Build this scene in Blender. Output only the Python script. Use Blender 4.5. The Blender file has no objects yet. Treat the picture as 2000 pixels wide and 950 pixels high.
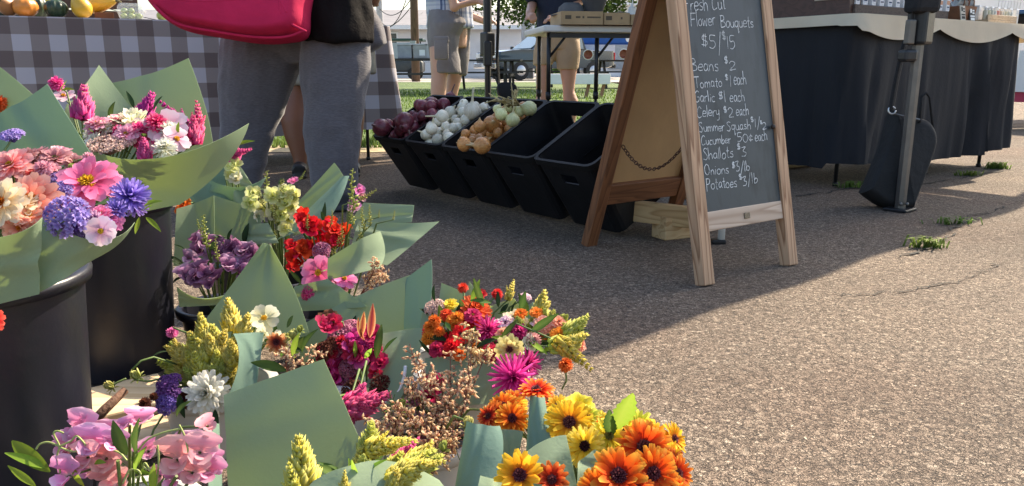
import bpy, bmesh, math, random
from mathutils import Vector, Matrix, Quaternion, noise
R = math.radians
SC = bpy.context.scene
C = SC.collection
random.seed(7)
# ---------------------------------------------------------------- camera, sky, sun, exposure
PITCH, CAM_H, FPX = R(12.66), 0.60, 1500.0          # photo is 2000 x 950 px
SUN_AZ, SUN_EL = (0.68, 0.733), R(41)               # horizontal direction towards the sun
cam = bpy.data.cameras.new('camera'); cam_o = bpy.data.objects.new('camera', cam); C.objects.link(cam_o)
cam.sensor_width = 36; cam.lens = FPX / 2000 * 36; cam.clip_start = 0.05; cam.clip_end = 1000
cam_o.location = (0, 0, CAM_H); cam_o.rotation_euler = (math.pi / 2 - PITCH, 0, 0)
SC.camera = cam_o
W = bpy.data.worlds.new('World'); SC.world = W; W.use_nodes = True
wn = W.node_tree.nodes; bgn = wn['Background']
sky = wn.new('ShaderNodeTexSky'); sky.sky_type = 'NISHITA'; sky.sun_disc = False
sky.sun_elevation = SUN_EL; sky.sun_rotation = math.atan2(SUN_AZ[0], SUN_AZ[1])
sky.air_density = 1.2; sky.dust_density = 2.5; sky.ozone_density = 1.0
W.node_tree.links.new(sky.outputs[0], bgn.inputs[0]); bgn.inputs[1].default_value = 0.13
sl = bpy.data.lights.new('sun', 'SUN'); sl.energy = 5.0; sl.angle = R(0.55); sl.color = (1.0, 0.86, 0.66)
so = bpy.data.objects.new('sun', sl); C.objects.link(so)
sv = Vector((SUN_AZ[0], SUN_AZ[1], math.tan(SUN_EL))).normalized()
so.rotation_euler = sv.to_track_quat('Z', 'Y').to_euler(); so.location = (4, 5, 6)
SC.view_settings.view_transform = 'Standard'; SC.view_settings.look = 'None'
SC.view_settings.exposure = 1.28; SC.view_settings.gamma = 1.0
SC.cycles.max_bounces = 6; SC.cycles.transparent_max_bounces = 12
# ---------------------------------------------------------------- pixel helpers (a pixel is only a direction)
sP, cP = math.sin(PITCH), math.cos(PITCH)
RIGHT = Vector((1, 0, 0)); UP = Vector((0, sP, cP)); FWD = Vector((0, cP, -sP)); CAM = Vector((0, 0, CAM_H))
def ray(px, py):
    return FWD + RIGHT * ((px - 1000) / FPX) - UP * ((py - 475) / FPX)
def P(px, py, D): return CAM + ray(px, py) * D
def G(px, py, z=0.0):
    d = ray(px, py); return CAM + d * ((z - CAM_H) / d.z)
def onplane(px, py, o, n):
    d = ray(px, py); return CAM + d * ((o - CAM).dot(n) / d.dot(n))
# ---------------------------------------------------------------- scene helpers
OFF = {}
def tag(o, label, cat, group=None, kind=None):
    if label: o['label'] = label
    if cat: o['category'] = cat
    if group: o['group'] = group
    if kind: o['kind'] = kind
    return o
def thing(name, loc, label, cat, group=None):
    o = bpy.data.objects.new(name, None); C.objects.link(o); o.location = loc
    o.empty_display_size = 0.05
    OFF[o] = Vector(loc)
    return tag(o, label, cat, group)
class MB:
    def __init__(s): s.v = []; s.f = []; s.m = []; s.at = []; s.pr = []
    def add(s, vs, fs, mi=0, at=None, pr=0.5):
        b = len(s.v); s.v.extend([Vector(p) for p in vs])
        s.f.extend([tuple(i + b for i in f) for f in fs]); s.m.extend([mi] * len(fs))
        s.at.extend(at if at else [0.5] * len(vs)); s.pr.extend([pr] * len(vs))
        return b
    def xf(s, M):
        s.v = [M @ p for p in s.v]; return s
    def box(s, c, d, rot=None, mi=0, bev=0.0):
        x, y, z = d[0] / 2, d[1] / 2, d[2] / 2
        c = Vector(c); M = rot if rot else Matrix.Identity(3)
        if bev <= 0:
            vs = [Vector((a * x, b * y, e * z)) for a in (-1, 1) for b in (-1, 1) for e in (-1, 1)]
            fs = [(0, 1, 3, 2), (4, 6, 7, 5), (0, 4, 5, 1), (2, 3, 7, 6), (0, 2, 6, 4), (1, 5, 7, 3)]
            s.add([c + M @ v for v in vs], fs, mi); return s
        bm = bmesh.new(); bmesh.ops.create_cube(bm, size=1)
        for v in bm.verts: v.co = Vector((v.co.x * 2 * x, v.co.y * 2 * y, v.co.z * 2 * z))
        bmesh.ops.bevel(bm, geom=bm.edges[:], offset=min(bev, x * .9, y * .9, z * .9), segments=2, affect='EDGES', profile=.5)
        bm.verts.index_update()
        s.add([c + M @ v.co for v in bm.verts], [[v.index for v in f.verts] for f in bm.faces], mi); bm.free()
        return s
    def tube(s, pts, rad, n=8, mi=0, cap=True, flat=1.0):
        pts = [Vector(p) for p in pts]
        if not isinstance(rad, (list, tuple)): rad = [rad] * len(pts)
        vs = []; fs = []
        t0 = (pts[1] - pts[0]).normalized()
        u = t0.orthogonal().normalized()
        for i, p in enumerate(pts):
            t = (pts[min(i + 1, len(pts) - 1)] - pts[max(i - 1, 0)]).normalized()
            u = (u - t * u.dot(t))
            u = u.normalized() if u.length > 1e-6 else t.orthogonal().normalized()
            w = t.cross(u)
            for k in range(n):
                a = 2 * math.pi * k / n
                vs.append(p + (u * math.cos(a) + w * math.sin(a) * flat) * rad[i])
        for i in range(len(pts) - 1):
            for k in range(n):
                a, b = i * n + k, i * n + (k + 1) % n
                fs.append((a, b, b + n, a + n))
        if cap:
            fs.append(tuple(range(n - 1, -1, -1))); m = (len(pts) - 1) * n
            fs.append(tuple(range(m, m + n)))
        s.add(vs, fs, mi); return s
    def loft(s, rings, mi=0, cap=True, close=True):
        n = len(rings[0]); vs = [p for r in rings for p in r]; fs = []
        for i in range(len(rings) - 1):
            for k in range(n if close else n - 1):
                a, b = i * n + k, i * n + (k + 1) % n
                fs.append((a, b, b + n, a + n))
        if cap:
            fs.append(tuple(range(n - 1, -1, -1))); m = (len(rings) - 1) * n; fs.append(tuple(range(m, m + n)))
        s.add(vs, fs, mi); return s
    def lathe(s, prof, c=(0, 0, 0), n=24, mi=0, cap=False):
        c = Vector(c)
        s.loft([[c + Vector((r * math.cos(2 * math.pi * k / n), r * math.sin(2 * math.pi * k / n), z)) for k in range(n)] for r, z in prof], mi, cap); return s
    def ball(s, c, r, n=10, m=7, sc=(1, 1, 1), mi=0):
        c = Vector(c); vs = []; fs = []
        vs.append(c + Vector((0, 0, -r * sc[2])))
        for i in range(1, m):
            a = math.pi * i / m - math.pi / 2
            for k in range(n):
                b = 2 * math.pi * k / n
                vs.append(c + Vector((r * math.cos(a) * math.cos(b) * sc[0], r * math.cos(a) * math.sin(b) * sc[1], r * math.sin(a) * sc[2])))
        vs.append(c + Vector((0, 0, r * sc[2])))
        for k in range(n):
            fs.append((0, 1 + (k + 1) % n, 1 + k)); L = len(vs) - 1
            fs.append((L, L - n + k, L - n + (k + 1) % n))
        for i in range(m - 2):
            for k in range(n):
                a, b = 1 + i * n + k, 1 + i * n + (k + 1) % n
                fs.append((a, b, b + n, a + n))
        s.add(vs, fs, mi); return s
    def grid(s, fn, nu, nv, mi=0, at=None):
        vs = [fn(i / nu, j / nv) for j in range(nv + 1) for i in range(nu + 1)]
        fs = [(j * (nu + 1) + i, j * (nu + 1) + i + 1, (j + 1) * (nu + 1) + i + 1, (j + 1) * (nu + 1) + i) for j in range(nv) for i in range(nu)]
        s.add(vs, fs, mi); return s
    def mesh(s, name, mats, smooth=False, attrs=False):
        me = bpy.data.meshes.new(name)
        me.from_pydata([tuple(p) for p in s.v], [], [tuple(f) for f in s.f])
        for m in (mats if isinstance(mats, (list, tuple)) else [mats]): me.materials.append(m)
        me.polygons.foreach_set('material_index', s.m)
        if smooth: me.polygons.foreach_set('use_smooth', [True] * len(me.polygons))
        if attrs:
            a = me.attributes.new('pt', 'FLOAT', 'POINT'); a.data.foreach_set('value', s.at)
            a = me.attributes.new('pr', 'FLOAT', 'POINT'); a.data.foreach_set('value', s.pr)
        me.update()
        return me
    def obj(s, name, mats, parent=None, smooth=False, attrs=False, origin=None, auto=None):
        off = OFF.get(parent, Vector((0, 0, 0))) if parent else Vector((0, 0, 0))
        if origin is not None: off = Vector(origin)
        if off.length: s.v = [p - off for p in s.v]
        o = bpy.data.objects.new(name, s.mesh(name, mats, smooth, attrs)); C.objects.link(o)
        if auto is not None: o.data.set_sharp_from_angle(angle=R(auto))
        if parent:
            o.parent = parent
            OFF[o] = OFF.get(parent, Vector((0, 0, 0)))
            if origin is not None: o.location = Vector(origin) - OFF[o]; OFF[o] = Vector(origin)
        else:
            o.location = off; OFF[o] = off.copy()
        return o
def structure(o): o['kind'] = 'structure'; return o
def solid(o, t, off=0.0):
    me = o.data; cnt = {}
    for p in me.polygons:
        for k in p.edge_keys: cnt[k] = cnt.get(k, 0) + 1
    for e in me.edges:
        if cnt.get(e.key, 0) == 1: e.use_edge_sharp = True
    m = o.modifiers.new('thickness', 'SOLIDIFY'); m.thickness = t; m.offset = off; return o
def rotz(a): return Matrix.Rotation(a, 3, 'Z')
def frame3(x, y, z): return Matrix((x, y, z)).transposed()
def copy_tree(o, parent=None):
    c = o.copy(); C.objects.link(c); c.parent = parent
    for ch in list(o.children): copy_tree(ch, c)
    return c
# ---------------------------------------------------------------- materials
MATS = {}
def nodes(name):
    m = bpy.data.materials.new(name); m.use_nodes = True
    nt = m.node_tree; return m, nt, nt.nodes['Principled BSDF']
def N(nt, t, **kw):
    n = nt.nodes.new(t)
    for k, v in kw.items():
        if k.startswith('i_'): n.inputs[k[2:].replace('_', ' ')].default_value = v
        else: setattr(n, k, v)
    return n
def noise_tex(nt, scale, detail=4, vec=None, rough=.55):
    n = N(nt, 'ShaderNodeTexNoise'); n.inputs['Scale'].default_value = scale; n.inputs['Detail'].default_value = detail
    n.inputs['Roughness'].default_value = rough
    if vec: nt.links.new(vec, n.inputs['Vector'])
    return n
def ramp(nt, fac, stops, interp='LINEAR'):
    r = N(nt, 'ShaderNodeValToRGB'); cr = r.color_ramp; cr.interpolation = interp
    while len(cr.elements) < len(stops): cr.elements.new(0.5)
    for e, (p, c) in zip(cr.elements, stops):
        e.position = p; e.color = (*c, 1) if len(c) == 3 else c
    nt.links.new(fac, r.inputs[0]); return r
def bump(nt, h, bs, strength=.3, dist=.01):
    b = N(nt, 'ShaderNodeBump'); b.inputs['Strength'].default_value = strength; b.inputs['Distance'].default_value = dist
    nt.links.new(h, b.inputs['Height']); nt.links.new(b.outputs[0], bs.inputs['Normal']); return b
def mat(name, col, rough=.6, var=.15, scale=8, bmp=.15, bscale=None, metal=0, transl=0, spec=.5, coat=0, obj=True):
    """plain surface with a little tone variation and fine relief"""
    if name in MATS: return MATS[name]
    m, nt, bs = nodes(name); bs.inputs['Roughness'].default_value = rough; bs.inputs['Metallic'].default_value = metal
    bs.inputs['Specular IOR Level'].default_value = spec
    if coat: bs.inputs['Coat Weight'].default_value = coat; bs.inputs['Coat Roughness'].default_value = .06
    tc = N(nt, 'ShaderNodeTexCoord'); vec = tc.outputs['Object']
    n = noise_tex(nt, scale, 5, vec)
    a = [max(0, c * (1 - var)) for c in col]; b = [min(1, c * (1 + var)) for c in col]
    r = ramp(nt, n.outputs['Fac'], [(.3, a), (.7, b)])
    nt.links.new(r.outputs[0], bs.inputs['Base Color'])
    if bmp:
        n2 = noise_tex(nt, bscale or scale * 6, 4, vec); bump(nt, n2.outputs['Fac'], bs, bmp, .01)
    if transl:
        t = N(nt, 'ShaderNodeBsdfTranslucent'); nt.links.new(r.outputs[0], t.inputs[0])
        mx = N(nt, 'ShaderNodeMixShader'); mx.inputs[0].default_value = transl
        out = nt.nodes['Material Output']
        nt.links.new(bs.outputs[0], mx.inputs[1]); nt.links.new(t.outputs[0], mx.inputs[2]); nt.links.new(mx.outputs[0], out.inputs[0])
    MATS[name] = m; return m
def wood(name, c1, c2, scale=3.0, axis=2, rough=.65, rings=26):
    """softwood with long grain along an axis of the object's space"""
    if name in MATS: return MATS[name]
    m, nt, bs = nodes(name); bs.inputs['Roughness'].default_value = rough
    tc = N(nt, 'ShaderNodeTexCoord'); mp = N(nt, 'ShaderNodeMapping')
    s = [rings, rings, rings]; s[axis] = scale; mp.inputs['Scale'].default_value = s
    nt.links.new(tc.outputs['Object'], mp.inputs[0])
    n = noise_tex(nt, 1.0, 2, mp.outputs[0], .4)
    mul = N(nt, 'ShaderNodeMath', operation='MULTIPLY'); mul.inputs[1].default_value = 9
    nt.links.new(n.outputs['Fac'], mul.inputs[0])
    fr = N(nt, 'ShaderNodeMath', operation='FRACT'); nt.links.new(mul.outputs[0], fr.inputs[0])
    r = ramp(nt, fr.outputs[0], [(0, c1), (.55, [a * .6 + b * .4 for a, b in zip(c1, c2)]), (.85, c2), (1, c1)])
    nt.links.new(r.outputs[0], bs.inputs['Base Color']); bump(nt, fr.outputs[0], bs, .12, .003)
    MATS[name] = m; return m
def petal_mat(name, stops, transl=.35, rough=.7):
    if name in MATS: return MATS[name]
    m, nt, bs = nodes(name); bs.inputs['Roughness'].default_value = rough
    bs.inputs['Specular IOR Level'].default_value = .14
    at = N(nt, 'ShaderNodeAttribute', attribute_name='pt'); ar = N(nt, 'ShaderNodeAttribute', attribute_name='pr')
    r = ramp(nt, at.outputs['Fac'], stops)
    hs = N(nt, 'ShaderNodeHueSaturation')
    mr = N(nt, 'ShaderNodeMapRange'); mr.inputs[3].default_value = .72; mr.inputs[4].default_value = 1.22
    nt.links.new(ar.outputs['Fac'], mr.inputs[0]); nt.links.new(mr.outputs[0], hs.inputs['Value'])
    oi = N(nt, 'ShaderNodeObjectInfo'); m2 = N(nt, 'ShaderNodeMapRange'); m2.inputs[3].default_value = .485; m2.inputs[4].default_value = .515
    nt.links.new(oi.outputs['Random'], m2.inputs[0]); nt.links.new(m2.outputs[0], hs.inputs['Hue'])
    nt.links.new(r.outputs[0], hs.inputs['Color']); nt.links.new(hs.outputs[0], bs.inputs['Base Color'])
    t = N(nt, 'ShaderNodeBsdfTranslucent'); nt.links.new(hs.outputs[0], t.inputs[0])
    mx = N(nt, 'ShaderNodeMixShader'); mx.inputs[0].default_value = transl
    nt.links.new(bs.outputs[0], mx.inputs[1]); nt.links.new(t.outputs[0], mx.inputs[2])
    nt.links.new(mx.outputs[0], nt.nodes['Material Output'].inputs[0])
    MATS[name] = m; return m
# ================================================================ SETTING
def asphalt_mat():
    """worn asphalt: pale warm stone chips standing out of a dark binder, stone shadows painted dark into uneven crevices, broad stains"""
    m, nt, bs = nodes('asphalt'); tc = N(nt, 'ShaderNodeTexCoord'); v = tc.outputs['Object']
    bs.inputs['Roughness'].default_value = .85; bs.inputs['Specular IOR Level'].default_value = .25
    wob = noise_tex(nt, 90, 3, v); mixv = N(nt, 'ShaderNodeMix', data_type='VECTOR'); mixv.inputs[0].default_value = .014
    nt.links.new(v, mixv.inputs[4]); nt.links.new(wob.outputs['Color'], mixv.inputs[5])
    def vor(scale):
        vo = N(nt, 'ShaderNodeTexVoronoi'); vo.inputs['Scale'].default_value = scale; vd = N(nt, 'ShaderNodeTexVoronoi', feature='DISTANCE_TO_EDGE'); vd.inputs['Scale'].default_value = scale
        for n in (vo, vd): nt.links.new(mixv.outputs[1], n.inputs['Vector'])
        sep = N(nt, 'ShaderNodeSeparateColor'); nt.links.new(vo.outputs['Color'], sep.inputs[0]); return sep, vd
    sa, da = vor(128); sb, db = vor(290)
    ca = ramp(nt, sa.outputs[0], [(0, (.21, .162, .126)), (.4, (.29, .226, .177)), (.8, (.37, .294, .228)), (1, (.49, .41, .325))])
    cb = ramp(nt, sb.outputs[1], [(0, (.74, .73, .72)), (1, (1.20, 1.18, 1.16))])
    mul = N(nt, 'ShaderNodeMix', data_type='RGBA', blend_type='MULTIPLY'); mul.inputs[0].default_value = 1; nt.links.new(ca.outputs[0], mul.inputs[6]); nt.links.new(cb.outputs[0], mul.inputs[7])
    big = noise_tex(nt, 1.3, 6, v); bigr = ramp(nt, big.outputs['Fac'], [(.22, (.66, .64, .63)), (.5, (1.0, .99, .98)), (.78, (1.26, 1.23, 1.18))])
    mu2 = N(nt, 'ShaderNodeMix', data_type='RGBA', blend_type='MULTIPLY'); mu2.inputs[0].default_value = 1; nt.links.new(mul.outputs[2], mu2.inputs[6]); nt.links.new(bigr.outputs[0], mu2.inputs[7])
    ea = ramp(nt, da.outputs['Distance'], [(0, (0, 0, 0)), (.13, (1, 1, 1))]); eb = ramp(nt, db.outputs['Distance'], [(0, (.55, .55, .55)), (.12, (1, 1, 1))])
    msk = noise_tex(nt, 55, 3, v); mr = ramp(nt, msk.outputs['Fac'], [(.42, (1, 1, 1)), (.60, (.12, .12, .12))])       # shadow of the chips painted into crevices only here and there
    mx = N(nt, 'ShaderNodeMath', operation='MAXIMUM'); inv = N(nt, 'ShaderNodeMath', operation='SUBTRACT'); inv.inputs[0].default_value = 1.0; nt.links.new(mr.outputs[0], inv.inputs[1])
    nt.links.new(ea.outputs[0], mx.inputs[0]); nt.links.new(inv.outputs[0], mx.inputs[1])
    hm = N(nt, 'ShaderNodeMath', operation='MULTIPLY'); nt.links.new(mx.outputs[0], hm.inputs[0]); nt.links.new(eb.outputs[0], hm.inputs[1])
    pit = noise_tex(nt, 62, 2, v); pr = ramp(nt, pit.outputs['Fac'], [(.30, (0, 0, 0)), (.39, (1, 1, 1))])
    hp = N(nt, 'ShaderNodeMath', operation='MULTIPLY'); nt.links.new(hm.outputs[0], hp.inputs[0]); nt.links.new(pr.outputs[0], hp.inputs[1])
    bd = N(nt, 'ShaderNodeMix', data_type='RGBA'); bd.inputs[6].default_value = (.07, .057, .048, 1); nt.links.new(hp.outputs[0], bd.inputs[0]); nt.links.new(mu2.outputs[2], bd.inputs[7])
    geo = noise_tex(nt, .8, 5, v); gr = ramp(nt, geo.outputs['Fac'], [(.50, (0, 0, 0)), (.72, (.75, .75, .75))])
    st = N(nt, 'ShaderNodeMix', data_type='RGBA', blend_type='MULTIPLY'); st.inputs[7].default_value = (.92, .76, .70, 1); nt.links.new(gr.outputs[0], st.inputs[0]); nt.links.new(bd.outputs[2], st.inputs[6])
    nt.links.new(st.outputs[2], bs.inputs['Base Color'])
    h2 = N(nt, 'ShaderNodeMath', operation='MULTIPLY'); m3 = N(nt, 'ShaderNodeMapRange'); m3.inputs[3].default_value = .45; nt.links.new(sa.outputs[1], m3.inputs[0]); nt.links.new(hp.outputs[0], h2.inputs[0]); nt.links.new(m3.outputs[0], h2.inputs[1])
    bump(nt, h2.outputs[0], bs, 1.0, .010); return m
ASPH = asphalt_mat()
def grass_mat():
    m, nt, bs = nodes('lawn'); v = N(nt, 'ShaderNodeTexCoord').outputs['Object']
    n1 = noise_tex(nt, .8, 5, v); n2 = noise_tex(nt, 30, 4, v)
    a = ramp(nt, n1.outputs['Fac'], [(.3, (.055, .10, .025)), (.7, (.13, .19, .05))])
    b = ramp(nt, n2.outputs['Fac'], [(.3, (.5, .55, .4)), (.7, (1.25, 1.2, 1.1))])
    mul = N(nt, 'ShaderNodeMix', data_type='RGBA', blend_type='MULTIPLY'); mul.inputs[0].default_value = 1
    nt.links.new(a.outputs[0], mul.inputs[6]); nt.links.new(b.outputs[0], mul.inputs[7]); nt.links.new(mul.outputs[2], bs.inputs['Base Color'])
    bs.inputs['Roughness'].default_value = .9; bump(nt, n2.outputs['Fac'], bs, .8, .05); return m
LAWN = grass_mat()
def patched(name, x0, x1, y0, y1, nx, ny, zf, m):
    mb = MB(); mb.grid(lambda u, v: Vector((x0 + (x1 - x0) * u, y0 + (y1 - y0) * v, zf(x0 + (x1 - x0) * u, y0 + (y1 - y0) * v))), nx, ny)
    return structure(mb.obj(name, m, smooth=True))
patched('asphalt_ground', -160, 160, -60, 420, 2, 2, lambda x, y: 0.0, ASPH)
def lawn_z(x, y): return 0.012 + max(0, y - 7) * 0.0075
LX1 = 3.6
patched('lawn', -40, LX1, 6.1, 29, 30, 24, lawn_z, LAWN)
patched('far_ground', -120, 120, 29, 150, 4, 6, lambda x, y: lawn_z(x, min(y, 34)) + .004, mat('far_gravel', (.33, .30, .26), .9, .2, 1.5))
# dry verge between asphalt and lawn
mv = MB(); mv.grid(lambda u, v: Vector((-40 + (LX1 + 40) * u, 5.78 + .42 * v + .05 * math.sin(u * 140), .004 + .012 * v)), 90, 4)
structure(mv.obj('verge', mat('dry_verge', (.36, .29, .17), .95, .35, 9, .6), smooth=True))
# grass blades on the near lawn (uncountable)
rg = random.Random(3); mb = MB()
for i in range(15000):
    y = 6.02 + (rg.random() ** 1.6) * 14; x = rg.uniform(-.36 * y - .4, .26 * y + .2)
    if x > LX1 - .05: continue
    z = lawn_z(x, y) - .004; h = rg.uniform(.03, .085) * (1.25 if rg.random() < .12 else 1); a = rg.uniform(0, 6.3); w = .004 + .0006 * y
    d = Vector((math.cos(a), math.sin(a), 0)); l = Vector((rg.gauss(0, .3), rg.gauss(0, .3), 0)) * h; b = Vector((x, y, z))
    mb.add([b - d * w, b + d * w, b + l + Vector((0, 0, h))], [(0, 1, 2)], 0, [0, 0, 1], rg.random())
GB = petal_mat('grass_blade', [(0, (.06, .11, .02)), (1, (.26, .34, .08))], .35)
tag(mb.obj('lawn_grass', GB, attrs=True), 'short mown green grass behind the bins', 'grass', kind='stuff')
# cracks in the asphalt: thin uneven dark strips of missing surface, and weeds in them
CRK = mat('crack_dirt', (.03, .026, .022), .95, .4, 40, .3)
GND = bpy.data.objects['asphalt_ground']
def crack(pts, w=.006, seed=1):
    r = random.Random(seed); pp = []
    q = [G(*p) for p in pts]
    for i in range(len(q) - 1):
        for k in range(8):
            t = k / 8; p = q[i].lerp(q[i + 1], t); p += Vector((r.gauss(0, .008), r.gauss(0, .012), 0)); pp.append(p)
    pp.append(q[-1]); mb = MB(); vs = []; fs = []
    for i, p in enumerate(pp):
        ww = w * r.uniform(.25, 1.0); vs += [p + Vector((0, -ww, .004)), p + Vector((0, ww, .004))]
        if i: b = 2 * i; fs.append((b - 2, b, b + 1, b - 1))
    mb.add(vs, fs); mb.obj('crack', CRK, GND)
crack([(1625, 577), (1740, 575), (1850, 557), (1905, 535), (1942, 526), (1946, 517)], .004, 1)
crack([(1545, 385), (1620, 376), (1665, 368), (1700, 372), (1790, 362), (1870, 350), (1905, 343), (1960, 335)], .014, 2)
crack([(1760, 505), (1830, 478), (1865, 452), (1900, 420), (1960, 405)], .008, 3)
def weed(px, py, n, h, seed, label):
    r = random.Random(seed); b = G(px, py); mb = MB()
    for i in range(n):
        a = r.uniform(0, 6.28); l = h * r.uniform(.5, 1.2); o = b + Vector((r.gauss(0, .035), r.gauss(0, .012), 0))
        d = Vector((math.cos(a), math.sin(a), 0)); s = Vector((-d.y, d.x, 0)) * .0035; e = r.uniform(.4, 1.2)
        p1 = o + d * l * .35 * e + Vector((0, 0, l * .55)); p2 = o + d * l * e + Vector((0, 0, l * .5))
        mb.add([o - s, o + s, p1 + s, p1 - s, p2], [(0, 1, 2, 3), (3, 2, 4)], 0, [0, 0, .6, .6, 1], r.random())
    o = mb.obj('weed_tuft', GB, attrs=True, origin=b); tag(o, label, 'weed', 'weeds in the asphalt cracks', 'stuff')
weed(1808, 484, 60, .06, 1, 'grass weed tuft in the asphalt nearest the sunlit edge')
weed(1864, 438, 40, .045, 2, 'small grass weed between weight bag and sunlit asphalt')
weed(1945, 330, 90, .07, 3, 'broad sunlit weed tuft below black tablecloth end')
weed(1890, 344, 60, .05, 4, 'weed tuft in crack behind the tent pole')
weed(1664, 367, 50, .055, 5, 'shaded weed tuft beside the black weight bag')
# ================================================================ SOAP VENDOR'S CANOPY (its shade falls over the sign and bins)
P1 = G(1757, 412); P1 = Vector((P1.x, P1.y, 0)); P2 = Vector((-.18, 5.85, 0))
e1 = Vector((.755, .655, 0)).normalized()
P3 = P1 + e1 * 2.95; P4 = P2 + e1 * 2.95; CEN = (P1 + P4) / 2
STEEL = mat('tent_steel', (.16, .15, .14), .42, .12, 20, .05, metal=.7)
BLKPL = mat('black_plastic', (.018, .018, .02), .42, .2, 12, .08)
BLKMET = mat('black_metal', (.02, .02, .022), .4, .2, 15, .06, metal=.3)
WEB = mat('black_webbing', (.012, .012, .014), .85, .3, 60, .4)
tent = thing('canopy_tent', CEN, 'pop up canopy tent on grey metal poles shading the chalkboard', 'tent')
CANV = mat('canopy_cloth', (.10, .11, .13), .8, .06, 4, .1)
for k, p in enumerate((P1, P2, P3, P4)):
    front = k == 0
    lo = STEEL if k != 1 else BLKMET
    po = MB().tube([p + Vector((0, 0, .012)), p + Vector((0, 0, 1.25))], .0235, 8).obj('pole', lo, tent, smooth=True, auto=30)
    MB().tube([p + Vector((0, 0, .74)), p + Vector((0, 0, 2.12))], .031, 8).obj('outer_pole', BLKMET if k == 1 else STEEL, tent, smooth=True, auto=30)
    MB().box(p + Vector((0, 0, .007)), (.11, .10, .014), rotz(.7), bev=.004).obj('foot_plate', BLKMET, po)
    MB().box(p + Vector((.0, 0, .79)), (.085, .085, .17), rotz(.7), bev=.012).obj('slider', BLKPL, tent)
    if front:
        for s in (-1, 1): MB().ball(p + Vector((s * .014, -.03, .035)), .008, 8, 5).obj('bolt', STEEL, po, smooth=True)
        sh = MB().box(p + Vector((-.012, -.02, .93)), (.12, .09, .2), rotz(.2), bev=.02).obj('velcro_strap', WEB, tent)
        MB().box(p + Vector((-.055, -.03, .755)), (.035, .03, .1), rotz(.2), bev=.006).obj('latch', STEEL, tent)
        MB().box(p + Vector((-.05, -.02, .66)), (.06, .06, .05), rotz(.2), bev=.012).obj('latch', BLKPL, tent)
        MB().tube([p + Vector((-.05, -.03, 1.2)), p + Vector((-.055, -.035, .9)), p + Vector((-.05, -.03, .7))], .013, 6, flat=.3).obj('hanging_strap', WEB, tent)
    if k == 1:
        MB().box(p + Vector((.0, -.03, .72)), (.06, .06, .18), rotz(.2), bev=.012).obj('latch', BLKPL, tent)
        MB().tube([p + Vector((.06, -.03, 1.9)), p + Vector((.085, -.04, 1.1)), p + Vector((.07, -.04, .7)), p + Vector((.1, -.05, .2))], .016, 6, flat=.4).obj('hanging_strap', WEB, tent)
top = CEN + Vector((0, 0, 2.95)); ring = [P1, P3, P4, P2]
for i in range(4):
    a, b = ring[i], ring[(i + 1) % 4]
    A = a + Vector((0, 0, 2.12)); B = b + Vector((0, 0, 2.12)); out = ((a + b) / 2 - CEN).normalized()
    A += (a - CEN).normalized() * .06; B += (b - CEN).normalized() * .06
    mb = MB(); mb.grid(lambda u, v: A.lerp(B, u).lerp(top, v) - Vector((0, 0, .12 * math.sin(math.pi * v) * (1 - .3 * abs(2 * u - 1)))), 8, 6)
    solid(mb.obj('canopy_panel', CANV, tent, smooth=True), .004)
    mb = MB(); mb.grid(lambda u, v: A.lerp(B, u) + out * (.012 + .01 * math.sin(u * 22)) + Vector((0, 0, -.2 * v)), 30, 2)
    solid(mb.obj('valance', CANV, tent, smooth=True), .003)
    MB().tube([a + Vector((0, 0, 2.08)), (a + b) / 2 + Vector((0, 0, 1.9)), b + Vector((0, 0, 2.08))], .014, 6).obj('truss_bar', STEEL, tent)
# weight bag strapped to the pole
def cushion(poly, D, depth, name, m, parent=None, n=5):
    """soft bag: outline rings shrunk towards both faces"""
    pts = [P(x, y, D) for x, y in poly]; c = sum(pts, Vector()) / len(pts); rings = []
    for i in range(-n, n + 1):
        a = i / n * math.pi / 2; k = .82 + .18 * math.cos(a)
        rings.append([c + (q - c) * k + FWD * (depth * .5 * math.sin(a)) for q in pts])
    mb = MB(); mb.loft(rings); return mb.obj(name, m, parent, smooth=True, auto=60)
def dense(poly, k=5):
    out = []
    n = len(poly)
    for i in range(n):
        p0, p1, p2, p3 = [Vector(poly[(i + j - 1) % n]).to_2d() for j in range(4)]
        for t in range(k):
            t /= k
            q = .5 * (2 * p1 + (p2 - p0) * t + (2 * p0 - 5 * p1 + 4 * p2 - p3) * t * t + (3 * p1 - p0 - 3 * p2 + p3) * t ** 3)
            out.append((q.x, q.y))
    return out
wb = thing('weight_bag', P1 + Vector((0, .08, 0)), 'black fabric weight bag leaning on the grey tent pole', 'weight bag')
BAGM = mat('bag_cloth', (.009, .0085, .009), .8, .25, 10, .5, 25)
cushion(dense([(1739, 221), (1741, 220), (1762, 227), (1799, 234), (1814, 246), (1822, 268), (1818, 295), (1798, 350), (1777, 406), (1774, 410), (1750, 412), (1718, 403), (1692, 386), (1683, 378), (1684, 374), (1700, 338), (1722, 284)], 3), 3.43, .13, 'bag_body', BAGM, wb)
hd = MB().tube([P(1796, 240, 3.36), P(1800, 190, 3.36), P(1808, 182, 3.36), P(1816, 190, 3.38), P(1822, 250, 3.4)], .006, 6).obj('handle', WEB, wb, smooth=True)
MB().tube([P(1740, 216, 3.35), P(1752, 150, 3.33), P(1768, 82, 3.32)], .02, 8, flat=.5).obj('strap', WEB, wb)
rb = MB()
for k in range(17):
    pass
MB().tube([P(1742 + 7 * math.cos(a), 216 + 7 * math.sin(a), 3.34) for a in [i * .45 for i in range(14)]], .004, 6).obj('strap_ring', mat('pale_steel', (.6, .6, .6), .3, .05, metal=.8), wb, smooth=True)
MB().tube([P(1745, 222, 3.35), P(1770, 229, 3.34), P(1796, 234, 3.35)], .005, 5).obj('zip', STEEL, wb)

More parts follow.
